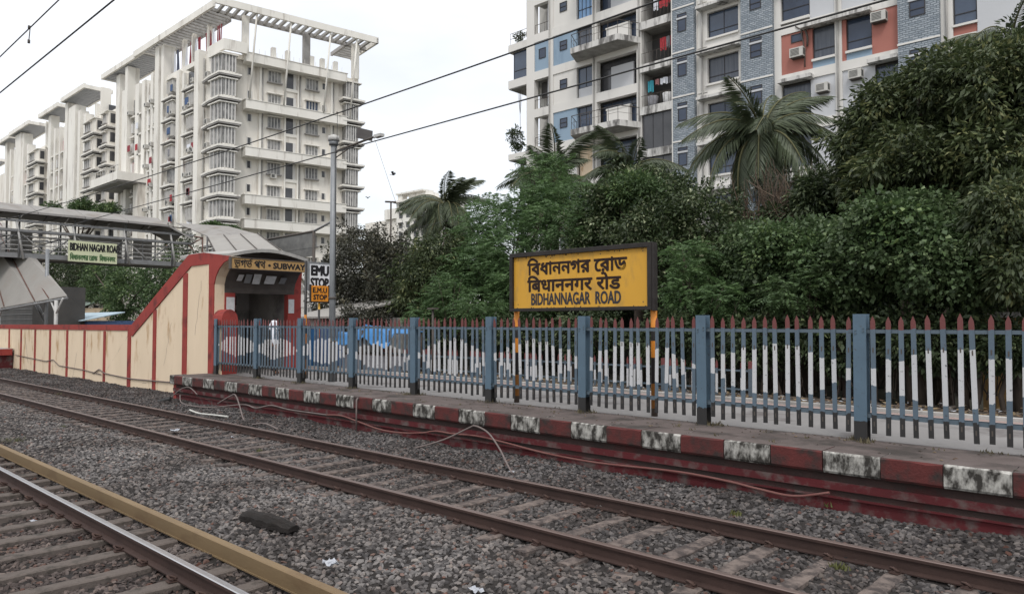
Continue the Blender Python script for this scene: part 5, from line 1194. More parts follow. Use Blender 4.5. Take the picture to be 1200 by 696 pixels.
# right face
for z in fl:
    if z > 34: continue
    q = oR
    e = MB(); dark_open(e, q, dR, nR, 3.3, 3.85, z+1.0, z+1.9); e.obox(q, dR, nR, 3.2, 3.3, 0, .08, z+.9, z+2, 'frame_pale'); e.build('window', twA)
    e = MB(); tower_window(e, q, dR, nR, 5.9, 7.5, z+.55, z+2.0, bars=3); e.build('window', twA)
    e = MB(); dark_open(e, q, dR, nR, 8.3, 9.6, z+.15 if int(z) % 6 else z+.15, z+2.5 if int(z) % 6 else z+2.0); e.build('window', twA)
    e = MB(); tower_window(e, q, dR, nR, 11.0, 12.6, z+.55, z+2.0, bars=3, glass='glass_blue' if z == 30 else 'glass_grey'); e.build('window', twA)
    e = MB(); dark_open(e, q, dR, nR, 13.3, 13.85, z+1.0, z+1.8); e.build('window', twA)
    lg.obox(q, dR, nR, 8.0, 8.2, 0, .25, z, z+3, 'cream_fin'); lg.obox(q, dR, nR, 9.75, 9.95, 0, .25, z, z+3, 'cream_fin')
    lg.obox(q, dR, nR, 4.7, 5.0, 0, .25, z, z+3, 'cream_fin'); lg.obox(q, dR, nR, 14.4, 14.7, 0, .25, z, z+3, 'cream_fin')
    lg.obox(q, dR, nR, 8.2, 9.75, 0, .15, z-.25, z+.15, 'cream_fin')
    # end bay
    e = MB(); tower_window(e, q, dR, nR, 16.3, 18.0, z+.3, z+2.3, 1.2, 4); e.obox(q, dR, nR, 16.2, 18.1, 0, 1.1, z+.25, z+2.3, 'glass_grey'); e.build('window', twA)
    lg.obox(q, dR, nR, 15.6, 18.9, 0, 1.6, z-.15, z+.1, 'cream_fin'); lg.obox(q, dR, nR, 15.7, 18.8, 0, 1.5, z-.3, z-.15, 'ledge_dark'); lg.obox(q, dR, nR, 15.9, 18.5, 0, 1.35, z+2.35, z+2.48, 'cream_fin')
    if r.random() < .6: s_ = r.choice([6.2, 11.2, 15.0, 2.6]); lg.obox(q, dR, nR, s_, s_+.8, 0, .5, z+.0, z+.55, 'ac_white'); lg.obox(q, dR, nR, s_+.1, s_+.5, .5, .51, z+.08, z+.47, 'ac_grille')
for z1 in (36.3, 30.35, 24.35, 18.35, 15.3, 9.3):
    bd.obox(oR, dR, nR, 2.6, 16.2, 0, 1.55, z1-1.12, z1, 'cream_fin'); bd.obox(oR, dR, nR, 2.5, 16.3, -.02, 1.62, z1, z1+.08, 'cream_fin')
build_each(lg, 'ledge', twA); build_each(bd, 'balcony_band', twA)
# left long face: pilasters and window columns
fa = (-87.6, 41.9)
def Ls(px): return -87.6-XY(41.9, px)
cols = MB()
for px0, px1, t_, zt in ((231.5, 236.5, .9, 37.2), (213.5, 216, .5, 35.5), (206.5, 210, .5, 36.2), (189, 192, .6, 41), (183.5, 188, .8, 41)):
    cols.obox(fa, dL, nL, Ls(px1), Ls(px0), -1, t_, .2, zt, 'cream_fin')
build_each(cols, 'pilaster', twA)
r = random.Random(21)
for z in fl:
    if z > 35: continue
    for px0, px1 in ((193, 205), (217, 230)):
        s0, s1 = Ls(px1), Ls(px0); e = MB()
        gm = r.choice(['glass_dark', 'glass_grey', 'glass_grey', 'glass_dark'])
        e.obox(fa, dL, nL, s0, s1, 0, .04, z+.25, z+2.5, gm); m_ = (s0+s1)/2
        if r.random() < .75: tower_window(e, fa, dL, nL, s0+.2, m_+.3, z+.6, z+2.2, .8, 3)
        if r.random() < .25: e.obox(fa, dL, nL, m_, s1-.2, .05, .10, z+.3, z+2.2, r.choice(['curtain_maroon', 'cloth_pink', 'cloth_white']))
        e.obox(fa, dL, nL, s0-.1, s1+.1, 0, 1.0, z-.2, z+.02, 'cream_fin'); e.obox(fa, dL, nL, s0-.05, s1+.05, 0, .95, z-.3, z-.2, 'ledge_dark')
        e.obox(fa, dL, nL, s0-.1, m_+.5, 0, .9, z+2.35, z+2.45, 'cream_fin')
        if r.random() < .5: e.obox(fa, dL, nL, s1-.9, s1-.2, .1, .6, z+.1, z+.65, 'ac_white')
        e.build('window', twA)
# roof terrace parapets, posts and pergola
b = MB(); b.box(-106.9, -91.5, 41.9, 42.15, ZR, ZR+.5, 'cream_fin'); b.prism([(-91.6, 41.6), PT(-.3, .5), PT(2.6, .5), PT(2.6, .2), PT(0, .2), (-91.6, 42.0)], 2, ZR-.25, ZR+1.1, 'cream_fin'); build_each(b, 'parapet', twA)
b = MB()
for (s, t_, w_) in ((2.2, 0, .75), (10.6, -1.2, .85), (17.4, -.6, .9)):
    b.obox(o, dR, nR, s, s+w_, t_-.7, t_, ZR, 41.0, 'cream_fin' if w_ < .8 or s > 15 else 'ledge_dark')
for px0 in (186, 205, 216, 234):
    b.obox(fa, dL, nL, Ls(px0)-.25, Ls(px0)+.25, -1.0, -.5, ZR, 41.0, 'cream_fin')
build_each(b, 'roof_post', twA)
# pergola: outer edge beams, inner beams, slats
b = MB(); ZP = 41.0
s_end = 20.2; x_end = -113.2
b.obox(o, dR, nR, -1.6, s_end, 1.2, 1.5, ZP, ZP+.85, 'cream_fin'); b.obox(o, dR, nR, 1.2, s_end, -2.2, -1.9, ZP, ZP+.55, 'ledge_dark')
b.box(x_end, -87.9+.3, 40.35, 40.65, ZP, ZP+.85, 'cream_fin'); b.box(x_end, -90.5, 43.8, 44.1, ZP, ZP+.55, 'ledge_dark')
b.obox(o, dR, nR, s_end-.3, s_end, -7, 1.5, ZP, ZP+.7, 'cream_fin'); b.obox(o, dR, nR, s_end-3.4, s_end-3.1, -7, -1.9, ZP, ZP+.5, 'ledge_dark')
build_each(b, 'pergola_beam', twA)
sl0 = None
for i in range(22):
    s = -.6+i*.98; e = MB(); e.obox(o, dR, nR, s, s+.28, -1.9, 1.2, ZP+.1, ZP+.5, 'concrete'); e.build('pergola_slat', twA)
for i in range(23):
    x = -89.4-i*1.0; e = MB(); e.box(x, x+.3, 40.65, 43.8, ZP+.1, ZP+.5, 'concrete'); e.build('pergola_slat', twA)
for i in range(6):
    t_ = -2.4-i*.85; e = MB(); e.obox(o, dR, nR, s_end-3.1, s_end-.3, t_-.25, t_, ZP+.1, ZP+.4, 'concrete'); e.build('pergola_slat', twA)
b = MB()   # slanting struts in front of the terrace
for s in (3.0, 7.4, 12.8, 16.6):
    p = PT(s, .25); q = PT(s+.5, 1.2)
    b.bar((*p, ZR-5.8), (*q, ZP+.1), .22, 'cream_fin')
build_each(b, 'strut', twA)
b = MB()
for s in (6.2, 8.1, 11.4, 12.9, 14.8): b.obox(o, dR, nR, s, s+.55, -1.6, -1.0, ZR, ZR+1.9, 'cream_fin')
for i in range(18): p = PT(2.8+i*.75, -.2); b.bar((*p, ZR), (*p, ZR+.9), .04, 'frame_pale')
build_each(b, 'roof_vent', twA)
for i, (px0, px1, m_) in enumerate(((193, 197, 'curtain_maroon'), (198, 201, 'cloth_white'), (202, 205, 'curtain_dark'), (208, 212, 'curtain_maroon'), (213, 215, 'cloth_white'), (218, 222, 'curtain_maroon'), (223, 226, 'cloth_white'), (227, 230, 'curtain_maroon'), (236, 243, 'curtain_maroon'), (244, 248, 'cloth_white'), (250, 256, 'curtain_maroon'))):
    X0, X1 = XY(42.6, px0), XY(42.6, px1); b = MB(); n = 3
    for k in range(n):
        a0, a1 = X0+(X1-X0)*k/n, X0+(X1-X0)*(k+1)/n
        b.face([(a0, 42.6+.15*math.sin(k*2+i), ZR+.3), (a1, 42.6+.15*math.sin(k*2+2+i), ZR+.3), (a1-.2, 42.7+.1*math.sin(k+i), 40.2), (a0-.2, 42.7, 40.3)], m_)
    b.build('banner_cloth', twA)

# the lower wing of tower A with its own pergola
twW = thing('apartment_tower', (-117, 50, 0.2), 'white tower wing with small slatted roof canopy and a projecting balcony slab', 'building')
r = random.Random(33)
def flat_block(tw, xr, xl, zroof, cols_, wins, y=41.9, depth=20, pers=(), seed=1, balcony=None):
    r = random.Random(seed); b = MB(); b.box(xl, xr, y, y+depth, .2, zroof, 'cream_tower'); b.build('wall', tw)
    c = MB()
    for (a, w_, t_, zt) in cols_: c.box(a, a+w_, y-t_, y+.8, .2, zt, 'cream_fin')
    build_each(c, 'pilaster', tw)
    for z in fl:
        if z+2.5 > zroof+1: continue
        for (a, w_, kind) in wins:
            e = MB()
            if kind == 'bay':
                e.box(a, a+w_, y-1.0, y, z+.2, z+2.4, 'cream_tower'); e.box(a-.4, a+w_+.5, y-1.6, y, z-.12, z+.1, 'cream_fin'); e.box(a-.35, a+w_+.45, y-1.5, y, z-.3, z-.12, 'ledge_dark'); e.box(a-.1, a+w_+.1, y-1.35, y, z+2.4, z+2.5, 'cream_fin')
                tower_window(e, (a+.3, y-1.0), (1, 0), (0, -1), 0, w_*.5, z+.6, z+2.1, .2, 2); e.box(a+w_+.002, a+w_+.05, y-.8, y-.1, z+.6, z+2.1, 'glass_dark')
            else:
                e.box(a, a+w_, y-.04, y, z+.2, z+2.7, {'d': 'glass_dark', 'g': 'glass_grey', 'm': r.choice(['glass_dark', 'glass_grey'])}[kind])
                e.box(a, a+w_, y-.5, y, z-.15, z+.1, 'cream_fin')
                if r.random() < .5: e.box(a+.1, a+w_*.5, y-.4, y-.04, z+.6, z+2.0, 'frame_pale')
                if r.random() < .1: e.box(a+.1, a+w_-.1, y-.12, y-.06, z+.4, z+2.2, r.choice(['curtain_maroon', 'cloth_pink']))
            e.build('window', tw)
    for (a, c_, y0, z, slats) in pers:
        e = MB(); e.box(a, c_, y0, y0+.3, z, z+.75, 'cream_fin'); e.box(a, c_, y0+4.2, y0+4.5, z, z+.55, 'cream_fin'); e.box(a, a+.3, y0+.3, y0+4.2, z, z+.6, 'cream_fin'); e.box(c_-.3, c_, y0+.3, y0+4.2, z, z+.6, 'cream_fin'); e.box(a+.3, c_-.3, y0+.3, y0+4.2, z+.5, z+.6, 'grey_panel')
        e.build('roof_canopy', tw)
        k = int((c_-a)/.9)
        for i in range(k):
            e = MB(); x = a+.5+i*.9; e.box(x, x+.22, y0+.3, y0+4.2, z+.05, z+.5, 'grey_panel'); e.build('canopy_slat', tw)
X_ = lambda p: XY(41.9, p)
flat_block(twW, -107.02, X_(124), 36.0,
    [(X_(176), .9, .5, 38), (X_(166.5), 1.2, .6, 37.5), (X_(158), 1.4, .5, 37.6), (X_(149), 1.0, .9, 40.8), (X_(140), 3.0, .2, 38), (X_(133.5), 1.6, .3, 40.9), (X_(171), .7, .4, 36.8)],
    [(X_(125), 2.4, 'bay'), (X_(152.5), 1.6, 'g'), (X_(160.8), 1.7, 'm'), (X_(169), .5, 'd'), (X_(173), 1.0, 'g'), (X_(178.5), 1.6, 'g')], pers=[(X_(123), X_(173.5), 40.6, 41.0, 1)], seed=4)
e = MB(); e.box(X_(141)-1, X_(172), 37.6, 41.9, 22.4, 23.6, 'cream_fin'); e.box(X_(141)-.8, X_(172)-.2, 37.8, 41.9, 22.2, 22.4, 'ledge_dark')
for i in range(12): x = X_(141)-.9+i*(X_(172)-X_(141)+.8)/11; e.bar((x, 37.7, 23.6), (x, 37.7, 24.5), .05, 'frame_pale')
e.box(X_(141)-1, X_(172), 37.65, 37.75, 24.45, 24.52, 'frame_pale'); e.build('balcony', twW)
e = MB(); e.box(X_(165), X_(171), 40.5, 41.9, .2, 22.2, 'cream_tower'); e.build('support_fin', twW)
r = random.Random(77)
def clutter(tw, xs_, y, n, seed):
    r = random.Random(seed)
    for i in range(n):
        x = r.choice(xs_)+r.uniform(-.3, .3); z = r.choice(fl[:11])+r.uniform(.1, .5); e = MB()
        k = r.random()
        if k < .6: e.box(x, x+.75, y-.95, y-.35, z, z+.55, 'ac_white'); e.box(x+.1, x+.5, y-.96, y-.95, z+.1, z+.45, 'ac_grille'); e.build('outdoor_unit', tw)
        else:
            m_ = r.choice(['cloth_red', 'cloth_pink', 'cloth_white', 'cloth_blue', 'cloth_grey', 'curtain_maroon']); w_ = r.uniform(.4, 1.1); e.box(x, x+w_, y-.85, y-.8, z+.4, z+1.3, m_); e.build('hanging_cloth', tw)
for s_ in (5.15, 10.15, 14.85):
    e = MB(); p = PT(s_, -1.25); e.tube([(*p, .3), (*p, ZR)], .09, 'concrete', 5); e.build('drain_pipe', twA)
for px0 in (181, 206, 232, 237): e = MB(); e.tube([(X_(px0), 41.7, .3), (X_(px0), 41.7, ZR)], .09, 'concrete', 5); e.build('drain_pipe', twA)
clutter(twA, [X_(a) for a in (196, 200, 203, 219, 224, 228)], 41.9, 46, 5); clutter(twW, [X_(a) for a in (153, 161, 172, 178)], 41.9, 26, 6)
# two more towers farther along
twB = thing('apartment_tower', (-145, 52, 0.2), 'cream apartment tower with two pale roof canopies, second in the row', 'building')
flat_block(twB, X_(114), X_(54), 36.3,
    [(X_(97), 1.1, .5, 37.6), (X_(91), 1.2, .6, 38.6), (X_(82), 3.6, .9, 39.8), (X_(78), 1.4, .9, 41), (X_(73), .8, .4, 37.5), (X_(68), .8, .5, 37.8), (X_(62), 1.0, .5, 38), (X_(56), 1.6, .6, 40.9)],
    [(X_(103)+.2, 5.0, 'bay'), (X_(98), 1.8, 'd'), (X_(87.3), 1.9, 'm'), (X_(84.8), 1.0, 'd'), (X_(70), 1.4, 'm'), (X_(75), 1.1, 'd'), (X_(64.5), 1.4, 'm'), (X_(58.5), 1.2, 'g')],
    pers=[(X_(78), X_(106), 40.2, 41.1, 1), (X_(49.5), X_(73), 40.4, 41.0, 0)], seed=8)
e = MB()   # flank facing the gap
for z in fl:
    e.box(X_(114)+.002, X_(114)+1.2, 42.2, 52, z-.2, z+.08, 'cream_fin'); e.box(X_(114)+.003, X_(114)+.06, 43.0, 46.5, z+.5, z+2.2, 'glass_dark'); e.box(X_(114)+.003, X_(114)+.06, 47.4, 50.5, z+.5, z+2.2, 'glass_dark')
build_each(e, 'flank_window', twB)
e = MB(); e.box(X_(113), X_(111)+.3, 42.0, 43.5, 36, 41.0, 'cream_fin'); e.box(X_(103), X_(103)+.9, 42.3, 43.3, 36, 39, 'cream_fin'); build_each(e, 'roof_post', twB)
twC = thing('apartment_tower', (-180, 52, 0.2), 'pale apartment tower partly behind the footbridge roof, third in the row', 'building')
flat_block(twC, X_(48), X_(8), 36.3,
    [(X_(26), 1.4, .8, 40.5), (X_(19), 4.5, .9, 40.9), (X_(15), 1.2, .5, 38.5), (X_(10), 1.2, .5, 39), (X_(30.5), .9, .5, 38), (X_(5), 1.5, .6, 41)],
    [(X_(38), 5.8, 'bay'), (X_(32.6), 2.4, 'd'), (X_(27.8), 1.5, 'm'), (X_(23.5), 1.6, 'g'), (X_(12.5), 1.6, 'm')],
    pers=[(X_(16), X_(40), 40.2, 41.0, 1), (X_(1), X_(15), 40.4, 40.9, 0)], seed=12)
e = MB()
for z in fl: e.box(X_(48)+.002, X_(48)+1.3, 42.2, 54, z-.2, z+.08, 'cream_fin'); e.box(X_(48)+.003, X_(48)+.06, 43.0, 47, z+.5, z+2.2, 'glass_dark')
build_each(e, 'flank_window', twC)
e = MB(); e.box(X_(47.5), X_(47)+.8, 42.0, 43.5, 36, 40.9, 'cream_fin'); e.build('roof_post', twC)
twD = thing('apartment_tower', (-210, 52, 0.2), 'farthest pale apartment tower at the left edge of the photo', 'building')
flat_block(twD, X_(4), -250, 35.0, [(-206, 1.3, .6, 39), (-212, 2, .6, 38), (-218, 1.3, .6, 38), (-226, 2, .6, 38)], [(-203, 1.8, 'd'), (-209.5, 1.8, 'm'), (-215.5, 1.8, 'm'), (-222, 2, 'd')], pers=[(-222, -200, 40.2, 39.2, 0)], seed=15)

# distant white building between the towers and the palms
fb = thing('apartment_building', (-172, 142, 0.2), 'small distant white apartment building beyond the palm trees', 'building')
b = MB(); b.box(-178.6, -163.5, 140, 155, .2, 38.5, 'cream_fin'); b.box(-179.5, -163, 139.3, 155, 38.6, 39.2, 'cream_fin'); b.box(-178, -176, 140, 142, 38.5, 41, 'cream_fin'); b.box(-174, -166, 141, 146, 39.2, 41, 'cream_fin'); b.box(-178.6, -166, 139.6, 144, 41, 41.5, 'cream_fin'); b.build('wall', fb)
for z in range(0, 38, 3):
    for x in (-177.2, -173.8, -170.2, -166.8):
        e = MB(); e.box(x, x+1.6, 139.93, 140, z+.8, z+2.3, 'glass_dark'); e.box(x-.2, x+1.9, 139.5, 140, z+2.35, z+2.5, 'ledge_dark'); e.build('window', fb)
fb2 = thing('apartment_building', (-195, 180, 0.2), 'low pale rooftops far away right of the white tower', 'building')
b = MB(); q0 = atY(180, 428, 262); q1 = atY(180, 468, 240); b.box(q0.x, q1.x, 180, 195, .2, q0.z, 'cream_tower'); b.box(q0.x+14, q1.x, 179, 195, q0.z, q0.z+4, 'cream_fin'); b.build('wall', fb2)
t = thing('street_lamp', (0, 0, 0), 'tiny distant lamp mast above the dark trees beside the white tower', 'lamp post'); q = atY(60, 458, 262); t.location = (q.x, 60, 0.2); OFF[t.name] = (q.x, 60, .2)
b = MB(); top = atY(60, 458, 238).z; b.tube([(q.x, 60, .2), (q.x, 60, top)], .12, 'iron', 6); b.build('pole', t); b = MB(); b.bar((q.x-1.2, 60, top+.3), (q.x+1.0, 60, top), .2, 'iron'); b.build('lamp_head', t)

# ================================================================ FOOTBRIDGE
XF = -57.0
fo = thing('footbridge', (XF, 18, 0), 'roofed steel footbridge crossing above the tracks at the left', 'footbridge')
W_ = 3.0     # deck from XF-3 to XF
YA, YE = -14.0, 24.6
b = MB(); b.box(XF-W_, XF, YA, YE, 6.72, 6.88, 'concrete'); b.build('deck', fo)
b = MB()
for x in (XF+.03, XF-W_-.03):
    b.box(x-.06, x+.06, YA, YE, 6.62, 6.94, 'steel_grey'); b.box(x-.05, x+.05, YA, YE, 8.30, 8.42, 'steel_grey')
b.box(XF+.35, XF+.47, YA, YE+.2, 8.95, 9.10, 'steel_grey'); b.box(XF+.30, XF+.42, YA, YE+.2, 8.32, 8.48, 'steel_grey')
build_each(b, 'girder', fo)
ys_ = list(np.arange(YA+1.0, YE+.1, 3.3))
for i, y in enumerate(ys_):
    b = MB()
    for x in (XF+.1, XF-W_-.1): b.bar((x, y, 6.6), (x, y, 9.55), .10, 'steel_grey')
    build_each(b, 'roof_post', fo)
    b = MB(); b.bar((XF+.42, y-.25, 9.0), (XF+.16, y+.25, 6.55), .12, 'steel_light'); b.build('raking_strut', fo)
    if i < len(ys_)-1:
        b = MB(); b.bar((XF+.04, y, 8.35), (XF+.04, y+1.65, 6.9), .07, 'steel_light'); b.bar((XF+.04, y+3.3, 8.35), (XF+.04, y+1.65, 6.9), .07, 'steel_grey'); b.bar((XF-W_, y, 6.9), (XF-W_, y+3.3, 8.35), .06, 'steel_grey'); build_each(b, 'truss_brace', fo)
b = MB()
for zz in (7.15, 7.45, 7.75, 8.05): b.box(XF-.03, XF+.0, YA, YE, zz, zz+.045, 'steel_light'); b.box(XF-W_, XF-W_+.03, YA, YE, zz, zz+.045, 'steel_grey')
for y in np.arange(YA, YE, 1.1): b.box(XF-.035, XF-.0, y, y+.04, 6.9, 8.3, 'steel_grey')
b.build('railing', fo)
# cladding sheets on the far side
for (ya_, yb_) in ((13.6, 14.9), (17.4, 20.8), (9, 12), (21.6, 23.0)):
    b = MB(); b.box(XF-W_+.05, XF-W_+.09, ya_, yb_, 7.0, 8.75, 'roof_pale'); b.build('cladding_sheet', fo)
# roof sheets: shallow pitched, each sheet its own
for i in range(0, 14):
    y0 = YA+i*2.83; y1 = y0+2.80; last = i == 13
    sag0 = 9.62; b = MB()
    if y1 > 24.8: y1 = 24.8
    f = lambda y: 9.60-(max(0, y-22.6)**1.5)*.30
    za, zb = f(y0), f(y1)
    for (xa, ha, xb, hb) in ((XF+.75, 0, XF-1.5, .72), (XF-1.5, .72, XF-W_-.6, 0)):
        b.hexa([(xa, y0, za+ha), (xa, y1, zb+ha), (xb, y1, zb+hb), (xb, y0, za+hb), (xa, y0, za+ha+.05), (xa, y1, zb+ha+.05), (xb, y1, zb+hb+.05), (xb, y0, za+hb+.05)], 'roof_sheet')
    b.hexa([(XF+.70, y0, za-.10), (XF+.70, y1, zb-.10), (XF+.76, y1, zb-.10), (XF+.76, y0, za-.10), (XF+.70, y0, za+.04), (XF+.70, y1, zb+.04), (XF+.76, y1, zb+.04), (XF+.76, y0, za+.04)], 'ledge_dark')
    b.build('roof_sheet', fo)
b = MB()
for y in np.arange(YA, YE, 3.3): b.bar((XF+.7, y, 9.55), (XF-1.5, y, 10.25), .07, 'iron'); b.bar((XF-W_-.5, y, 9.55), (XF-1.5, y, 10.25), .07, 'iron'); b.bar((XF+.7, y, 9.5), (XF-W_-.5, y, 9.5), .06, 'iron')
b.box(XF+.3, XF+.36, YA, YE, 9.50, 9.58, 'iron'); b.build('roof_frame', fo)
b = MB(); b.bar((XF+.4, YE, 9.0), (XF+.4, YE+.9, 8.9), .09, 'rust_strip'); b.bar((XF+.4, YE+.9, 8.9), (XF+.4, YE+.9, 6.0), .09, 'rust_strip'); b.bar((XF+.4, YE, 8.35), (XF+.4, YE+.9, 8.9), .07, 'rust_strip'); b.bar((XF+.4, YE-.2, 8.3), (XF+.4, YE+.9, 7.2), .07, 'rust_strip'); b.build('end_bracing', fo)
for y in (25.2, -4.0):
    b = MB(); b.box(XF-.4, XF-.1, y-.15, y+.15, .2 if y > 14 else -.4, 6.7, 'steel_grey'); b.box(XF-W_+.1, XF-W_+.4, y-.15, y+.15, .2 if y > 14 else -.4, 6.7, 'steel_grey'); build_each(b, 'column', fo)
ban = thing('name_banner', (XF+.2, 18, 7), 'pale green station name banner hanging on the footbridge side', 'banner')
by0 = on_plane(0, XF+.56, 80, 290).y; by1 = on_plane(0, XF+.56, 137.5, 290).y
b = MB(); b.hexa([(XF+.50, by0, 6.55), (XF+.50, by1, 6.50), (XF+.53, by1, 6.50), (XF+.53, by0, 6.55), (XF+.50, by0, 7.98), (XF+.50, by1, 7.93), (XF+.53, by1, 7.93), (XF+.53, by0, 7.98)], 'banner'); b.build('cloth', ban)
text_mesh('BIDHAN NAGAR ROAD', 'lettering', 'ink_black', by0+.12, by1+.15, 7.30, 7.80, XF+.535, ban, .01, .02, '+X')
text_mesh('\u09bf\u09ac\u09a7\u09be\u09a8\u09a8\u0997\u09b0 \u09c7\u09b0\u09be\u09a1  \u093f\u092c\u0927\u093e\u0928\u0928\u0917\u0930', 'lettering', 'ink_green', by0+.12, by1-.12, 6.66, 7.12, XF+.535, ban, .01, .015, '+X')

# stair roof stepping down on the platform side, sloping sheets behind the subway
st = thing('stair_canopy', (-50, 27, 0), 'sloping grey sheet roof over the footbridge stairs behind the subway entrance', 'canopy')
def sheet(parent, pts, m, th=.06, name='roof_sheet'):
    b = MB(); b.hexa([*pts, *[(p[0], p[1], p[2]+th) for p in pts]], m); return b.build(name, parent)
def pxp(x, y, Y): p = atY(Y, x, y); return (p.x, p.y, p.z)
n = 6
topA, topB = Vector(pxp(206, 262, 26)), Vector(pxp(262, 268, 31)); botA, botB = Vector(pxp(250, 306, 24)), Vector(pxp(352, 312, 27))
tA, tB, bA, bB = Vector(pxp(243, 277, 26)), Vector(pxp(302, 275, 28)), Vector(pxp(258, 306, 22)), Vector(pxp(352, 312, 24))
for i in range(3):
    u0, u1 = i/3+.004, (i+1)/3-.004
    sheet(st, [tA.lerp(tB, u0), tA.lerp(tB, u1), bA.lerp(bB, u1), bA.lerp(bB, u0)], 'roof_pale')
    e = MB(); e.bar(tuple(tA.lerp(tB, u1)+Vector((0, 0, .1))), tuple(bA.lerp(bB, u1)+Vector((0, 0, .1))), .07, 'iron'); e.build('seam_strip', st)
q0, q1, q2, q3 = Vector(pxp(206, 262, 27)), Vector(pxp(268, 266, 29)), Vector(pxp(304, 276, 28)), Vector(pxp(243, 277.5, 26))
for i in range(2):
    u0, u1 = i/2+.004, (i+1)/2-.004
    sheet(st, [q0.lerp(q1, u0), q0.lerp(q1, u1), q3.lerp(q2, u1), q3.lerp(q2, u0)], 'roof_sheet')
b = MB()
for p in (tA, tB, bB, bA, tA.lerp(bA, .5)): b.bar((p[0], p[1], .2), (p[0], p[1], p[2]), .14, 'steel_grey')
for u in (0, .33, .66, 1): b.bar(tuple(tA.lerp(tB, u)-Vector((0, 0, .08))), tuple(bA.lerp(bB, u)-Vector((0, 0, .08))), .1, 'iron')
b.build('frame', st)
st2 = thing('stair_canopy', (-46, 30, 0), 'dark mesh canopy side with an open frame above the subway sign', 'canopy')
a_, c_, d_, e_ = Vector(pxp(312, 281, 30)), Vector(pxp(312+56, 271, 30)), Vector(pxp(366, 300, 30)), Vector(pxp(345, 303, 30))
M['mesh_dark'] = mat('dark_mesh_sheet', (0.10, 0.10, 0.10), (0.2, 0.2, 0.19), 1.5)
b = MB(); b.hexa([a_, c_, d_, e_, a_+Vector((0, .1, .0)), c_+Vector((0, .1, 0)), d_+Vector((0, .1, 0)), e_+Vector((0, .1, 0))], 'mesh_dark'); b.build('mesh_panel', st2)
b = MB(); b.bar(tuple(a_), tuple(c_), .14, 'iron'); b.bar(tuple(c_), (c_[0], c_[1], .2), .22, 'iron'); b.bar(tuple(c_), pxp(392, 258, 30), .16, 'steel_grey'); b.bar((a_[0], a_[1], .2), tuple(a_), .14, 'iron'); b.build('frame', st2)

# big sloping platform roof at the left edge
rf_ = thing('platform_roof', (-48, 13, 0), 'large weathered grey sloping roof on steel posts at the left edge', 'roof')
R1, R2, R3, R4 = Vector((-66, 10.6, 10.0)), Vector(pxp(2, 262, 13.0)), Vector(pxp(79, 347, 13.8)), Vector((-50, 8.2, 3.0))
A0, A1, B1, B0 = Vector(pxp(-90, 300, 11)), Vector(pxp(8, 262, 15)), Vector(pxp(79, 347, 14)), Vector(pxp(-60, 372, 10.6))
A0 = Vector(pxp(-60, 262, 10.6))
for i in range(4):
    u0, u1 = i/4+.003, (i+1)/4-.003
    p = [A0.lerp(A1, u0), A0.lerp(A1, u1), B0.lerp(B1, u1), B0.lerp(B1, u0)]
    sheet(rf_, p, 'roof_pale', .05)
b = MB()
for u in (.25, .5, .75, .86):
    p, q = A0.lerp(A1, u), B0.lerp(B1, u); b.bar(tuple(p+Vector((0, 0, .08))), tuple(q+Vector((0, 0, .08))), .07, 'rust_strip')
build_each(b, 'rusty_seam', rf_)
b = MB(); b.bar(tuple(B0-Vector((0, 0, .12))), tuple(B1-Vector((0, 0, .12))), .12, 'steel_grey'); b.bar(tuple(A1-Vector((0, 0, .12))), tuple(B1-Vector((0, 0, .12))), .12, 'steel_grey'); build_each(b, 'edge_beam', rf_)
for (x, y) in ((-1, 360), (66, 352)):
    p = pxp(x, y, 13.6); b = MB(); b.bar((p[0], p[1], .7), p, .18, 'steel_light'); b.bar((p[0], p[1], p[2]-.8), (p[0]+1.2, p[1], p[2]+.1), .09, 'steel_light'); b.bar((p[0], p[1], p[2]-.8), (p[0]-1.2, p[1], p[2]+.1), .09, 'steel_light'); b.build('post', rf_)
b = MB(); q = pxp(30, 340, 18); b.box(q[0]-8, q[0]+2.2, 18, 22, .4, q[2]+.3, 'interior')
for k in range(8): b.box(q[0]-8, q[0]+2.2, 17.96, 18, .8+k*.45, .83+k*.45, 'steel_grey')
b.build('dark_wall', rf_)
b = MB(); P0, P1 = pxp(33, 338, 16), pxp(52, 378, 15)
for k in range(2): b.bar((P0[0]+k*.5, P0[1], P0[2]), (P1[0]+k*.5, P1[1], P1[2]), .14, 'steel_grey')
for k in range(7):
    u = k/6; a = Vector(P0).lerp(Vector(P1), u); b.bar(tuple(a), (a.x+.5, a.y, a.z+(.2 if k % 2 else -.2)), .08, 'steel_light')
b.build('stair_truss', rf_)
# huts under the bridge
def hut(px0, px1, py_e, py_r, Y, roofm, wallm, label):
    t = thing('hut', (XY(Y, px0), Y, .3), label, 'hut'); x0, x1 = XY(Y, px0), XY(Y, px1); ze = atY(Y, px0, py_e).z; zr = atY(Y, px1, py_r).z
    b = MB(); b.box(x0, x1, Y, Y+4, .25, ze, wallm); b.build('wall', t)
    b = MB(); b.hexa([(x0-.3, Y-.5, ze-.05), (x1+.3, Y-.5, ze-.05), (x1+.3, Y+3, zr), (x0-.3, Y+3, zr), (x0-.3, Y-.5, ze+.03), (x1+.3, Y-.5, ze+.03), (x1+.3, Y+3, zr+.08), (x0-.3, Y+3, zr+.08)], roofm); b.build('roof', t)
    b = MB(); b.box(x0+.5, x0+1.5, Y-.03, Y, .3, min(ze-.3, 2.1), 'frame_dark'); b.build('door', t)
    return t
hut(66, 96, 362, 350, 34, 'sheet_green', 'plaster', 'small hut with a grey-green sloping roof beyond the cream wall')
hut(58, 102, 376, 366, 22, 'sheet_blue', 'cloth_blue', 'low shed with a pale blue sheet roof just beyond the cream wall')
hut(354, 400, 372, 352, 18, 'roof_pale', 'concrete_white', 'shed with a pale tilted roof behind the stop signs')
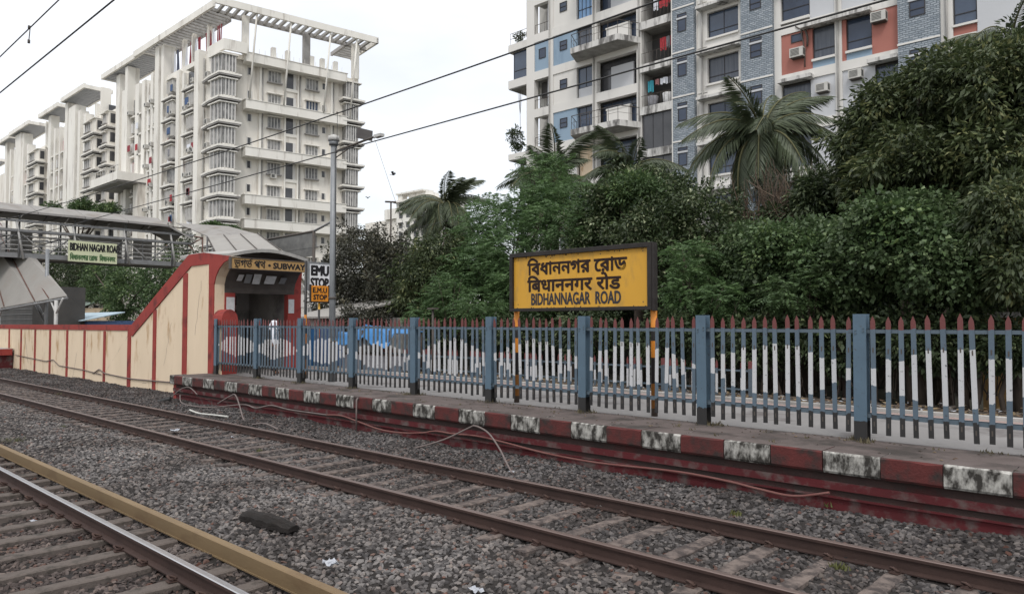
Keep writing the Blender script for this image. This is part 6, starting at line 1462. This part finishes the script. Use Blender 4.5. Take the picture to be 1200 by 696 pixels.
t = thing('hut', (XY(26, 360), 26, .3), 'open shed with white slanting roof frames behind the stop signs', 'hut')
b = MB(); p0, p1, p2 = pxp(352, 322, 26), pxp(378, 352, 26), pxp(396, 374, 24)
b.bar(p0, p1, .18, 'steel_light'); b.bar((p0[0]-.8, 26, p0[2]), (p1[0]-.8, 26, p1[2]), .15, 'steel_light'); b.bar(p1, p2, .15, 'steel_light'); b.bar((p0[0], 26, .3), p0, .12, 'steel_light'); b.build('frame', t)
sheet(t, [Vector(pxp(346, 345, 24)), Vector(pxp(396, 352, 24)), Vector(pxp(400, 361, 22)), Vector(pxp(350, 361, 22))], 'roof_pale')
# yellow wall at right edge behind the creepers
t = thing('boundary_wall', (4, 19.5, .2), 'low ochre wall with a pale top at the right edge under the trees', 'wall')
q = atY(19, 1150, 366); b = MB(); b.box(q.x, 14, 19.0, 19.25, .3, q.z-.12, 'fascia'); b.build('wall', t); b = MB(); b.box(q.x-.05, 14, 18.95, 19.3, q.z-.12, q.z, 'concrete_white'); b.build('coping', t)
t = thing('boundary_wall', (-10, 25.5, .2), 'added dark backdrop wall behind the tree trunks', 'wall')  # added wall, put in to keep the gaps behind the trunks dark
M['backdrop_wall'] = mat('dark_backdrop_wall', (0.07, 0.068, 0.06), (0.04, 0.045, 0.035), 1.2, 0.95)
b = MB(); b.box(-34, 14, 25.3, 25.6, .2, 2.9, 'backdrop_wall'); b.build('wall', t); b = MB(); b.box(-34, 14, 25.25, 25.65, 2.9, 3.0, 'concrete'); b.build('coping', t)

# ================================================================ VEGETATION
def quads_mesh(name, V, tint, material, per=4):
    n = len(V)//per; me = bpy.data.meshes.new(name)
    me.vertices.add(len(V)); me.vertices.foreach_set('co', V.astype(np.float32).ravel())
    me.loops.add(n*per); me.loops.foreach_set('vertex_index', np.arange(n*per, dtype=np.int32))
    me.polygons.add(n); me.polygons.foreach_set('loop_start', np.arange(0, n*per, per, dtype=np.int32)); me.polygons.foreach_set('loop_total', np.full(n, per, dtype=np.int32))
    a = me.attributes.new('tint', 'FLOAT', 'POINT'); a.data.foreach_set('value', np.repeat(tint, per).astype(np.float32))
    me.materials.append(material); me.update(); me.validate(); return me
def unit(v): return v/np.maximum(np.linalg.norm(v, axis=-1, keepdims=True), 1e-6)
def leaf_quads(P, D, size, aspect, R, bend=0.25):
    """leaves at P pointing along D: a four-cornered blade, folded by lifting the sides"""
    n = len(P); up = unit(R.normal(size=(n, 3))*0.6+np.array([0, 0, 1.0])); S = unit(np.cross(D, up)); Nn = np.cross(S, D)
    L_ = size[:, None]; W = L_*aspect
    base = P; tip = P+D*L_-Nn*L_*bend*.5; mid = P+D*L_*.45+Nn*L_*bend*.25
    V = np.stack([base, mid-S*W*.5, tip, mid+S*W*.5], 1); return V.reshape(-1, 3)
def crown_points(blobs, n, R, shell=0.55):
    """clump centres: near the surface of overlapping ellipsoids"""
    vol = np.array([b[3]*b[4]*b[5] for b in blobs])**(2/3); k = R.choice(len(blobs), n, p=vol/vol.sum())
    B_ = np.array(blobs)[k]; d = unit(R.normal(size=(n, 3))); rad = shell+(1-shell)*R.random(n)**.7
    # lumpy surface
    lump = 0.95+0.20*np.sin(d[:, 0]*5+B_[:, 0])*np.sin(d[:, 2]*6+B_[:, 2])+0.10*np.sin(d[:, 1]*9+d[:, 2]*7)
    return B_[:, :3]+d*B_[:, 3:]*(rad*lump)[:, None], d
def tree(loc, blobs, label, cat='tree', kind='leaf_dark', clumps=300, per=36, size=.16, aspect=.45, droop=.3, clump_r=.35, name='tree', group=None, limbs=7, trunk_r=.16, seed=0, tintc=0.0, flat=.7, stems=1, core=True):
    R = np.random.default_rng(seed+50); t = thing(name, loc, label, cat, group)
    C_, d = crown_points(blobs, clumps, R)
    ct = R.random(clumps)**1.3*.6
    n = clumps*per; ci = np.repeat(np.arange(clumps), per)
    off = unit(R.normal(size=(n, 3)))*(R.random(n)**.5)[:, None]*clump_r*np.array([1, 1, flat])
    P = C_[ci]+off; D = unit(unit(off)*.9+d[ci]*.5+R.normal(size=(n, 3))*.45+np.array([0, 0, -droop]))
    sz = size*(0.5+0.8*R.random(n))*np.repeat(.8+.45*R.random(clumps), per); V = leaf_quads(P, D, sz, aspect, R)
    tint = np.clip(ct[ci]+R.random(n)*.5+tintc+np.where(R.random(n) > .97, .5, 0), 0, 1)
    me = quads_mesh('crown', V-np.array(loc), tint, M[kind]); o = bpy.data.objects.new('crown', me); COL.objects.link(o); o.parent = t
    b = MB(); rr_ = random.Random(seed)
    for s in range(stems):
        bx, by = loc[0]+(s-(stems-1)/2)*.5*rr_.uniform(.7, 1.4), loc[1]+rr_.uniform(-.3, .3)
        cz = np.mean([q[2] for q in blobs]); zc = min(q[2]-q[5]*.3 for q in blobs); fork = Vector((bx+rr_.uniform(-.4, .4), by+rr_.uniform(-.3, .3), max(loc[2]+1.2, zc*.75)))
        b.tube([(bx, by, loc[2]-.1), ((bx+fork.x)/2+rr_.uniform(-.12, .12), by, (loc[2]+fork.z)/2), tuple(fork)], [trunk_r*1.25, trunk_r, trunk_r*.8], 'bark', 8)
        for k in range(limbs):
            q = blobs[rr_.randrange(len(blobs))]; e = Vector((q[0]+rr_.uniform(-.6, .6)*q[3], q[1]+rr_.uniform(-.6, .6)*q[4], q[2]+rr_.uniform(-.2, .75)*q[5])); m_ = fork.lerp(e, .5)+Vector((rr_.uniform(-.3, .3), rr_.uniform(-.3, .3), .2))
            b.tube([tuple(fork), tuple(m_), tuple(e)], [trunk_r*.6, trunk_r*.35, trunk_r*.1], 'bark', 5)
    b.build('trunk', t); return t
def blobs_px(lst):
    """(px, py, Y, half-width px, half-height px, half-depth m) -> ellipsoids"""
    out_ = []
    for (x, y, Y, w_, h_, dd) in lst:
        p = atY(Y, x, y); dep = (p-Vector((0, 0, CAM_H))).dot(fw); s = dep/F_PX; out_.append((p.x, Y, p.z, w_*s*1.0, dd, h_*s))
    return out_
def T(lst, label, **kw):
    bl = blobs_px(lst); base = (sum(q[0] for q in bl)/len(bl), sum(q[1] for q in bl)/len(bl), 0.3); return tree(base, bl, label, **kw)

# feathery compound-leaved tree
def feather_tree(lst, label, nfr, kind='leaf_light', size=.55, seed=0, trunk_r=.12, group=None, name='tree', cat='tree', stems=1):
    R = np.random.default_rng(seed+99); bl = blobs_px(lst); loc = (sum(q[0] for q in bl)/len(bl), sum(q[1] for q in bl)/len(bl), .3); t = thing(name, loc, label, cat, group)
    P, d = crown_points(bl, nfr, R, .35); m = 9
    D = unit(d*np.array([1, 1, .5])+R.normal(size=(nfr, 3))*.35+np.array([0, 0, .1])); S = unit(np.cross(D, np.array([0, 0, 1.0])+R.normal(size=(nfr, 3))*.25)); Nn = np.cross(S, D)
    Lf = size*(.6+.7*R.random(nfr)); VV = []; tt = []
    base_t = R.random(nfr)*.5
    for k in range(m):
        u = (k+.5)/m; ctr = P+D*(Lf*u)[:, None]-np.array([0, 0, 1])*(Lf*u*u*.45)[:, None]
        w = Lf*.30*math.sin(math.pi*min(.95, u*.85+.12))
        for sg in (-1, 1):
            dr = unit(S*sg+D*.35-np.array([0, 0, .25])); VV.append(leaf_quads(ctr, dr, w, .30, R, .1)); tt.append(np.clip(base_t+.3*R.random(nfr)+.1, 0, 1))
    V = np.concatenate(VV); tint = np.concatenate(tt)
    me = quads_mesh('crown', V-np.array(loc), tint, M[kind]); o = bpy.data.objects.new('crown', me); COL.objects.link(o); o.parent = t
    b = MB(); rr_ = random.Random(seed); zc = min(q[2] for q in bl)
    fork = Vector((loc[0], loc[1], max(1.5, zc*.6))); b.tube([(loc[0], loc[1], .2), tuple(fork)], [trunk_r, trunk_r*.8], 'bark', 7)
    for q in bl:
        for k in range(3):
            e = Vector((q[0]+rr_.uniform(-.6, .6)*q[3], q[1]+rr_.uniform(-.5, .5)*q[4], q[2]+rr_.uniform(-.3, .8)*q[5])); mm_ = fork.lerp(e, .5)+Vector((0, 0, .15)); b.tube([tuple(fork), tuple(mm_), tuple(e)], [trunk_r*.6, trunk_r*.3, .012], 'bark', 5)
    b.build('trunk', t); return t

# --- palms: trunk, and every frond an object
FR = {}
def frond_mesh(L_, droop, seed, kind):
    R = np.random.default_rng(seed); n = 60; VV = []; b = MB()
    u = np.linspace(0, 1, 14); pts = [(L_*x*(1-.18*x*droop), 0, L_*(.42*x-(.42+.55*droop)*x*x)) for x in u]
    pa = np.array(pts); b.tube([tuple(p) for p in pa], [.045*(1-.85*x)+.006 for x in u], 'palm_stalk', 5)
    me0 = b
    T_ = []; 
    for i in range(n):
        x = .10+.89*i/n; p = np.array([np.interp(x, u, pa[:, k]) for k in range(3)]); x2 = min(1, x+.03); p2 = np.array([np.interp(x2, u, pa[:, k]) for k in range(3)]); tg = unit(p2-p)
        ll = L_*.30*math.sin(math.pi*(x*.82+.13))**.8
        for sg in (-1, 1):
            dr = unit(np.array([0, sg, 0])*(.85)+tg*(.55+.2*R.random())+np.array([0, 0, -.42-.5*R.random()]))
            l2 = ll*(.8+.35*R.random()); w = .078+.02*R.random(); s = unit(np.cross(dr, tg)); s = tg
            m_ = p+dr*l2*.5; e = p+dr*l2*.97+np.array([0, 0, -.28*l2])
            VV += [p-s*w*.3, m_-s*w*.5, e, m_+s*w*.5]; T_.append(R.random()*.5+(.1 if sg > 0 else 0.2))
    V = np.array(VV); base = len(b.v)
    me = bpy.data.meshes.new('frond'); f = list(b.f)+[tuple(base+4*i+k for k in range(4)) for i in range(len(V)//4)]
    me.from_pydata(b.v+[tuple(x) for x in V], [], f); me.materials.append(M['palm_stalk']); me.materials.append(M[kind])
    mi = [0]*len(b.f)+[1]*(len(V)//4); me.polygons.foreach_set('material_index', mi)
    a = me.attributes.new('tint', 'FLOAT', 'POINT'); a.data.foreach_set('value', np.concatenate([np.full(base, .3), np.repeat(np.array(T_), 4)]).astype(np.float32)); me.update(); return me
M['palm_stalk'] = mat('palm_frond_stalk', (0.12, 0.12, 0.06), (0.09, 0.085, 0.04), 4)
for i, (dr_, k) in enumerate(((.55, 'palm_leaf'), (.85, 'palm_leaf'), (1.15, 'palm_leaf'), (1.45, 'palm_leaf'))): FR[i] = frond_mesh(1.0*3.2, dr_, i, k)
def palm(loc, crown, L_, label, n=22, seed=0, specs=None, lean=None):
    t = thing('palm_tree', loc, label, 'palm', None); r = random.Random(seed)
    b = MB(); c = Vector(crown); p = Vector(loc); k = 9
    b.tube([tuple(p.lerp(c, i/k)+Vector((.25*math.sin(i/k*3), 0, 0))*(1 if 0 < i < k else 0)) for i in range(k+1)], [.22-.09*i/k for i in range(k+1)], 'palm_bark', 9); b.build('trunk', t)
    specs = specs or [(i*137.5, r.uniform(-25, 75), r.uniform(.8, 1.1)) for i in range(n)]
    for (az, el, sc) in specs:
        v = 0 if el > 55 else 1 if el > 25 else 2 if el > -5 else 3
        o = bpy.data.objects.new('frond', FR[v]); COL.objects.link(o); o.parent = t
        rot = Matrix.Rotation(math.radians(az), 4, 'Z') @ Matrix.Rotation(-math.radians(el-12), 4, 'Y') @ Matrix.Rotation(r.uniform(-.4, .4), 4, 'X')
        o.matrix_local = Matrix.Translation(c-p) @ rot @ Matrix.Scale(sc*L_/3.2, 4)
    b = MB(); rr_ = random.Random(seed)
    for i in range(7): a = i*.9; b.tube([(c.x+.22*math.cos(a), c.y+.22*math.sin(a), c.z-.35), (c.x+.24*math.cos(a), c.y+.24*math.sin(a), c.z-.12)], [.10, .12], 'leaf_coconut', 8)
    b.build('coconuts', t); return t
M['leaf_coconut'] = mat('green_brown_coconut', (0.10, 0.10, 0.04), (0.13, 0.09, 0.04), 6)
# the image right direction has azimuth ~43 deg; fronds are aimed by azimuth, elevation
c = atY(30, 893, 160); palm((c.x+.4, 30.2, .2), tuple(c), 3.5, 'tall coconut palm with long drooping fronds in front of the brick piers', seed=3,
    specs=[(43, 60, 1.0), (48, 42, 1.0), (40, 15, 1.05), (60, -10, .95), (30, -5, .9), (223, 50, 1.05), (215, 20, 1.1), (228, 5, 1.05), (235, -20, 1.1), (205, -28, 1.15), (250, 72, .95), (100, 80, .9), (60, 72, 1.0), (20, 30, 1.0), (65, 25, 1.0), (238, 35, 1.05), (75, -35, .9), (225, -40, 1.0), (290, 10, 1.0), (310, -30, 1.0), (270, 55, .9), (300, 30, 1.0), (330, 5, 1.0), (180, 30, 1), (160, 0, .9), (120, 40, .9), (10, 45, .9), (255, -15, 1.15), (285, -30, 1.1), (350, -25, .95), (190, -20, 1)])
c = atY(45, 522, 242); palm((c.x, 45, .2), tuple(c), 4.6, 'coconut palm with a wide drooping crown against the sky left of centre', n=44, seed=8)
c = atY(45, 487, 262); palm((c.x, 46, .2), (c.x, 46, c.z), 3.4, 'lower palm crown left of the wide-crowned palm', n=14, seed=15)
c = atY(31, 648, 212); palm((c.x, 31, .2), tuple(c), 3.4, 'palm with arching fronds in front of the left corner of the grey block', n=24, seed=11)
c = atY(32, 738, 205); palm((c.x, 32, .2), tuple(c), 3.2, 'half hidden palm whose fronds show below the lowest balcony', n=20, seed=5)
c = atY(24, 1185, 62); palm((c.x, 24, .2), tuple(c), 2.6, 'palm whose frond tips rise at the upper right edge', n=16, seed=6)

# --- the trees along the platform, left to right
T([(430, 320, 21.5, 48, 50, 2.2), (395, 335, 21, 32, 40, 1.6), (465, 335, 21.5, 30, 48, 1.8), (420, 285, 22, 25, 22, 1.2), (452, 285, 22, 26, 20, 1.2)], 'dark purplish-leaved tree with an open twiggy top right of the lamp post', kind='leaf_brown', clumps=560, per=40, size=.15, aspect=.5, seed=1)
T([(508, 330, 20, 36, 45, 1.8), (520, 295, 20.5, 30, 22, 1.5), (490, 345, 20, 22, 30, 1.3)], 'dense dark rounded mango tree below the wide-crowned palm', kind='leaf_mango', clumps=420, per=40, size=.18, aspect=.3, droop=.8, seed=2)
feather_tree([(575, 255, 23, 30, 24, 1.6), (612, 245, 23, 30, 22, 1.5), (570, 280, 22, 36, 30, 1.6), (600, 300, 21, 40, 38, 1.8), (560, 320, 20.5, 34, 30, 1.5), (615, 340, 20.5, 40, 34, 1.5), (640, 265, 22, 30, 30, 1.4)], 'feathery bright green tree behind the left post of the name board', 2700, seed=3, size=.6)
feather_tree([(640, 205, 25, 28, 26, 1.5), (668, 240, 24, 38, 34, 1.6), (640, 245, 24, 34, 30, 1.6)], 'tall feathery tree rising above the name board', 1300, seed=4, size=.62)
feather_tree([(525, 345, 18.5, 28, 24, 1.0), (560, 360, 18, 30, 18, .9), (500, 370, 18, 26, 14, .9)], 'low feathery sapling in front of the mango tree', 700, seed=5, size=.45, trunk_r=.05)
T([(735, 255, 21, 48, 55, 2.0), (775, 290, 20, 45, 70, 2.2), (705, 290, 21, 34, 60, 1.8), (830, 270, 21, 36, 60, 1.8), (760, 225, 22, 60, 28, 1.6), (860, 320, 20.5, 36, 55, 1.6)], 'broad glossy dark tree with pale leaf tips behind the name board', kind='leaf_glossy', clumps=1300, per=44, size=.13, aspect=.5, droop=.1, seed=6)
feather_tree([(810, 305, 18.2, 22, 26, .8), (805, 345, 18, 28, 24, .8), (850, 350, 18, 20, 22, .8)], 'light feathery sapling right of the name board', 520, seed=7, size=.5, trunk_r=.05, kind='leaf_light')
feather_tree([(930, 345, 17.6, 34, 20, .8), (965, 325, 17.8, 26, 18, .8)], 'small feathery bush in front of the dark creepers', 420, seed=8, size=.42, trunk_r=.05, kind='leaf_mid')
T([(900, 240, 23, 22, 34, 1.0), (912, 215, 23, 14, 20, .8)], 'tangle of dry brown creeper stems below the tall palm', kind='leaf_brown', clumps=120, per=14, size=.14, aspect=.12, seed=9, name='dead_creeper', cat='creeper')
b = MB(); rr_ = random.Random(4); p = atY(22.3, 905, 235)
for i in range(150):
    a = Vector((p.x+rr_.gauss(0, .55), 22.3+rr_.gauss(0, .4), p.z+rr_.uniform(-1.6, .2))); e = a+Vector((rr_.gauss(0, .35), rr_.gauss(0, .25), rr_.uniform(.3, 1.4))); b.tube([tuple(a), tuple(a.lerp(e, .5)+Vector((rr_.gauss(0, .1), 0, 0))), tuple(e)], [.02, .014, .006], 'fronds_dry', 4, False)
tag(b.build('dry_twigs'), 'bare brown twigs tangled in front of the tall palm trunk', 'twigs', kind='stuff')
T([(920, 315, 19.5, 50, 50, 1.6), (885, 300, 20, 30, 40, 1.4), (955, 300, 19.5, 40, 42, 1.5)], 'rounded mound of creeper leaves right of the glossy tree', kind='leaf_creeper', clumps=800, per=44, size=.105, aspect=.78, droop=.5, seed=10, name='creeper_mound', cat='creeper')
T([(1052, 135, 22, 38, 42, 2.0), (1118, 108, 21.5, 50, 46, 2.2), (1172, 112, 21, 50, 56, 2.2), (1012, 172, 22, 26, 34, 1.6), (1090, 190, 21, 75, 48, 2.2), (1003, 215, 22.5, 24, 26, 1.3), (1045, 225, 21.5, 48, 34, 1.8), (1210, 90, 21.5, 42, 50, 2), (1180, 190, 20.5, 60, 50, 2)], 'huge dark mango-like tree filling the upper right of the photo', kind='leaf_mango', clumps=2200, per=44, size=.175, aspect=.34, droop=.5, seed=12, trunk_r=.3, limbs=14, clump_r=.36)
T([(960, 235, 22.5, 26, 34, 1.2), (925, 262, 22.8, 30, 22, 1.0)], 'dark shaded tree between the dry creeper and the huge tree', kind='leaf_dark', clumps=260, per=36, size=.17, aspect=.35, droop=.5, seed=16)
T([(1040, 285, 18.5, 62, 55, 1.6), (1100, 310, 18, 62, 48, 1.5), (1010, 320, 18.5, 40, 44, 1.3), (1150, 320, 18, 45, 38, 1.3), (1075, 255, 19, 45, 28, 1.3)], 'sprawling creeper-covered bush with rounded leaves below the huge tree', kind='leaf_creeper', clumps=1350, per=44, size=.115, aspect=.8, droop=.5, seed=13, name='creeper_mound', cat='creeper')
T([(1185, 260, 18, 40, 50, 1.5), (1200, 320, 17.5, 30, 35, 1.2)], 'drooping branches hanging over the right end of the fence', kind='leaf_mango', clumps=380, per=40, size=.15, aspect=.34, droop=.7, seed=14)
T([(915, 290, 18.6, 34, 24, .9), (960, 300, 18.4, 26, 22, .8)], 'lighter green dome of creeper in front of the dry brown tangle', kind='leaf_mid', clumps=330, per=42, size=.10, aspect=.8, droop=.4, seed=17, name='creeper_mound', cat='creeper')
T([(1050, 262, 17.8, 34, 22, .9), (1090, 285, 17.6, 26, 20, .8)], 'lighter green creeper crown in the middle of the sprawling bush', kind='leaf_mid', clumps=330, per=42, size=.11, aspect=.8, droop=.4, seed=18, name='creeper_mound', cat='creeper')
T([(745, 225, 20.0, 34, 20, .9)], 'fresher green crown top above the name board', kind='leaf_mid', clumps=190, per=40, size=.12, aspect=.5, droop=.2, seed=19)
feather_tree([(690, 260, 20.2, 20, 40, .9)], 'slim feathery tree between the name board and the glossy tree', 420, seed=20, size=.5, trunk_r=.05)
# understorey that closes the view under the crowns
for i, (x, y, Y, w_, h_, dd, kd, lb) in enumerate([
    (420, 375, 18.5, 50, 16, .8, 'leaf_brown', 'low dark bush at the foot of the purplish tree'),
    (600, 392, 18, 50, 22, .8, 'leaf_dark', 'low dark bush under the feathery tree, left of the sign post'),
    (690, 395, 17.6, 50, 30, .8, 'leaf_dark', 'low dark bush seen through the fence below the name board'),
    (790, 400, 17.4, 60, 34, .8, 'leaf_dark', 'dark bush behind the fence, right of the name board'),
    (890, 400, 17.6, 50, 36, .8, 'leaf_dark', 'dark bush behind the fence beside the end of the rear fence'),
    (985, 400, 17.8, 60, 38, .8, 'leaf_dark', 'dark bush in the deep shade behind the tallest post'),
    (1090, 395, 17.6, 60, 34, .8, 'leaf_dark', 'dark bush below the sprawling creeper'),
    (1180, 405, 17.6, 40, 28, .8, 'leaf_dark', 'dark bush at the far right behind the fence'),
    (520, 390, 18.5, 40, 18, .8, 'leaf_dark', 'low dark bush behind the fence below the mango tree')]):
    T([(x, y, Y, w_, h_, dd)], lb, kind=kd, clumps=150, per=34, size=.13, aspect=.45, droop=.4, seed=30+i, name='bush', cat='bush', trunk_r=.05, limbs=5, stems=3)
for i, (x, Y, lb) in enumerate([(560, 22.5, 'shaded leafy backdrop tree behind the feathery tree'), (690, 23.5, 'shaded backdrop tree behind the name board'), (840, 23.5, 'shaded backdrop tree behind the glossy tree'), (960, 23.5, 'shaded backdrop tree behind the creeper mound'), (1120, 23.5, 'shaded backdrop tree low behind the huge tree'), (470, 23.5, 'shaded backdrop tree behind the purplish tree')]):
    T([(x, 335, Y, 80, 55, 1.4), (x+40, 290 if x > 600 else 330, Y+.6, 60, 45 if x > 600 else 25, 1.2)], lb, kind='leaf_dark', clumps=420, per=30, size=.22, aspect=.5, droop=.4, seed=50+i, trunk_r=.12)
# hanging aerial roots and stems in the shade
b = MB(); rr_ = random.Random(9)
for i in range(170):
    x = XY(18.2, rr_.uniform(820, 1200)); y = 18.2+rr_.uniform(-.8, 2); z = rr_.uniform(.5, 1.0); h = rr_.uniform(.6, 2.0); b.tube([(x, y, z), (x+rr_.gauss(0, .12), y, z+h*.5), (x+rr_.gauss(0, .3), y, z+h)], [.016, .012, .006], 'bark', 4, False)
tag(b.build('bare_stems'), 'thin bare stems standing in the shade behind the right half of the fence', 'stems', kind='stuff')
# left: trees behind the cream wall and under the bridge
T([(150, 345, 31, 36, 36, 2.5), (188, 338, 31, 32, 40, 2.5), (120, 328, 33, 34, 32, 2.5)], 'bushy green tree under the right end of the footbridge', kind='leaf_mid', clumps=520, per=36, size=.30, aspect=.5, seed=70, clump_r=.7, trunk_r=.25)
T([(95, 330, 36, 38, 36, 2.5), (72, 322, 37, 28, 34, 2)], 'dark tree beyond the hut, seen below the footbridge', kind='leaf_dark', clumps=460, per=34, size=.34, aspect=.5, seed=71, clump_r=.8, trunk_r=.3)
T([(30, 335, 37, 50, 45, 2), (215, 315, 35, 26, 38, 2.5)], 'dark trees behind the sloping roof and the subway slope', kind='leaf_dark', clumps=420, per=34, size=.34, aspect=.5, seed=72, clump_r=.8, trunk_r=.3)
T([(95, 243, 38, 26, 8, 1.5), (125, 246, 38, 22, 6, 1.5), (62, 242, 38.5, 14, 4, 1)], 'tree crown poking above the footbridge roof', kind='leaf_mid', clumps=170, per=34, size=.40, aspect=.4, seed=73, clump_r=.7, trunk_r=.3)
T([(250, 267, 38, 16, 4, 1.2), (268, 271, 38, 13, 3, 1)], 'tree top showing over the stair roof in front of the tall tower', kind='leaf_mid', clumps=90, per=30, size=.36, aspect=.4, seed=74, clump_r=.5, trunk_r=.2)
# plants on the grey block's ledges
T([(606, 163, 44.6, 10, 14, .5)], 'potted shrub on the lower left ledge of the grey block', kind='leaf_dark', clumps=40, per=26, size=.2, aspect=.5, seed=80, name='potted_shrub', cat='shrub', clump_r=.3, trunk_r=.04)
bpy.data.objects['potted_shrub'].location.z += 0
T([(610, 43, 44.6, 9, 4, .4)], 'row of small pot plants behind the roof rail of the glass bay', kind='leaf_dark', clumps=22, per=20, size=.15, aspect=.5, seed=81, name='potted_shrub', cat='shrub', clump_r=.2, trunk_r=.02)
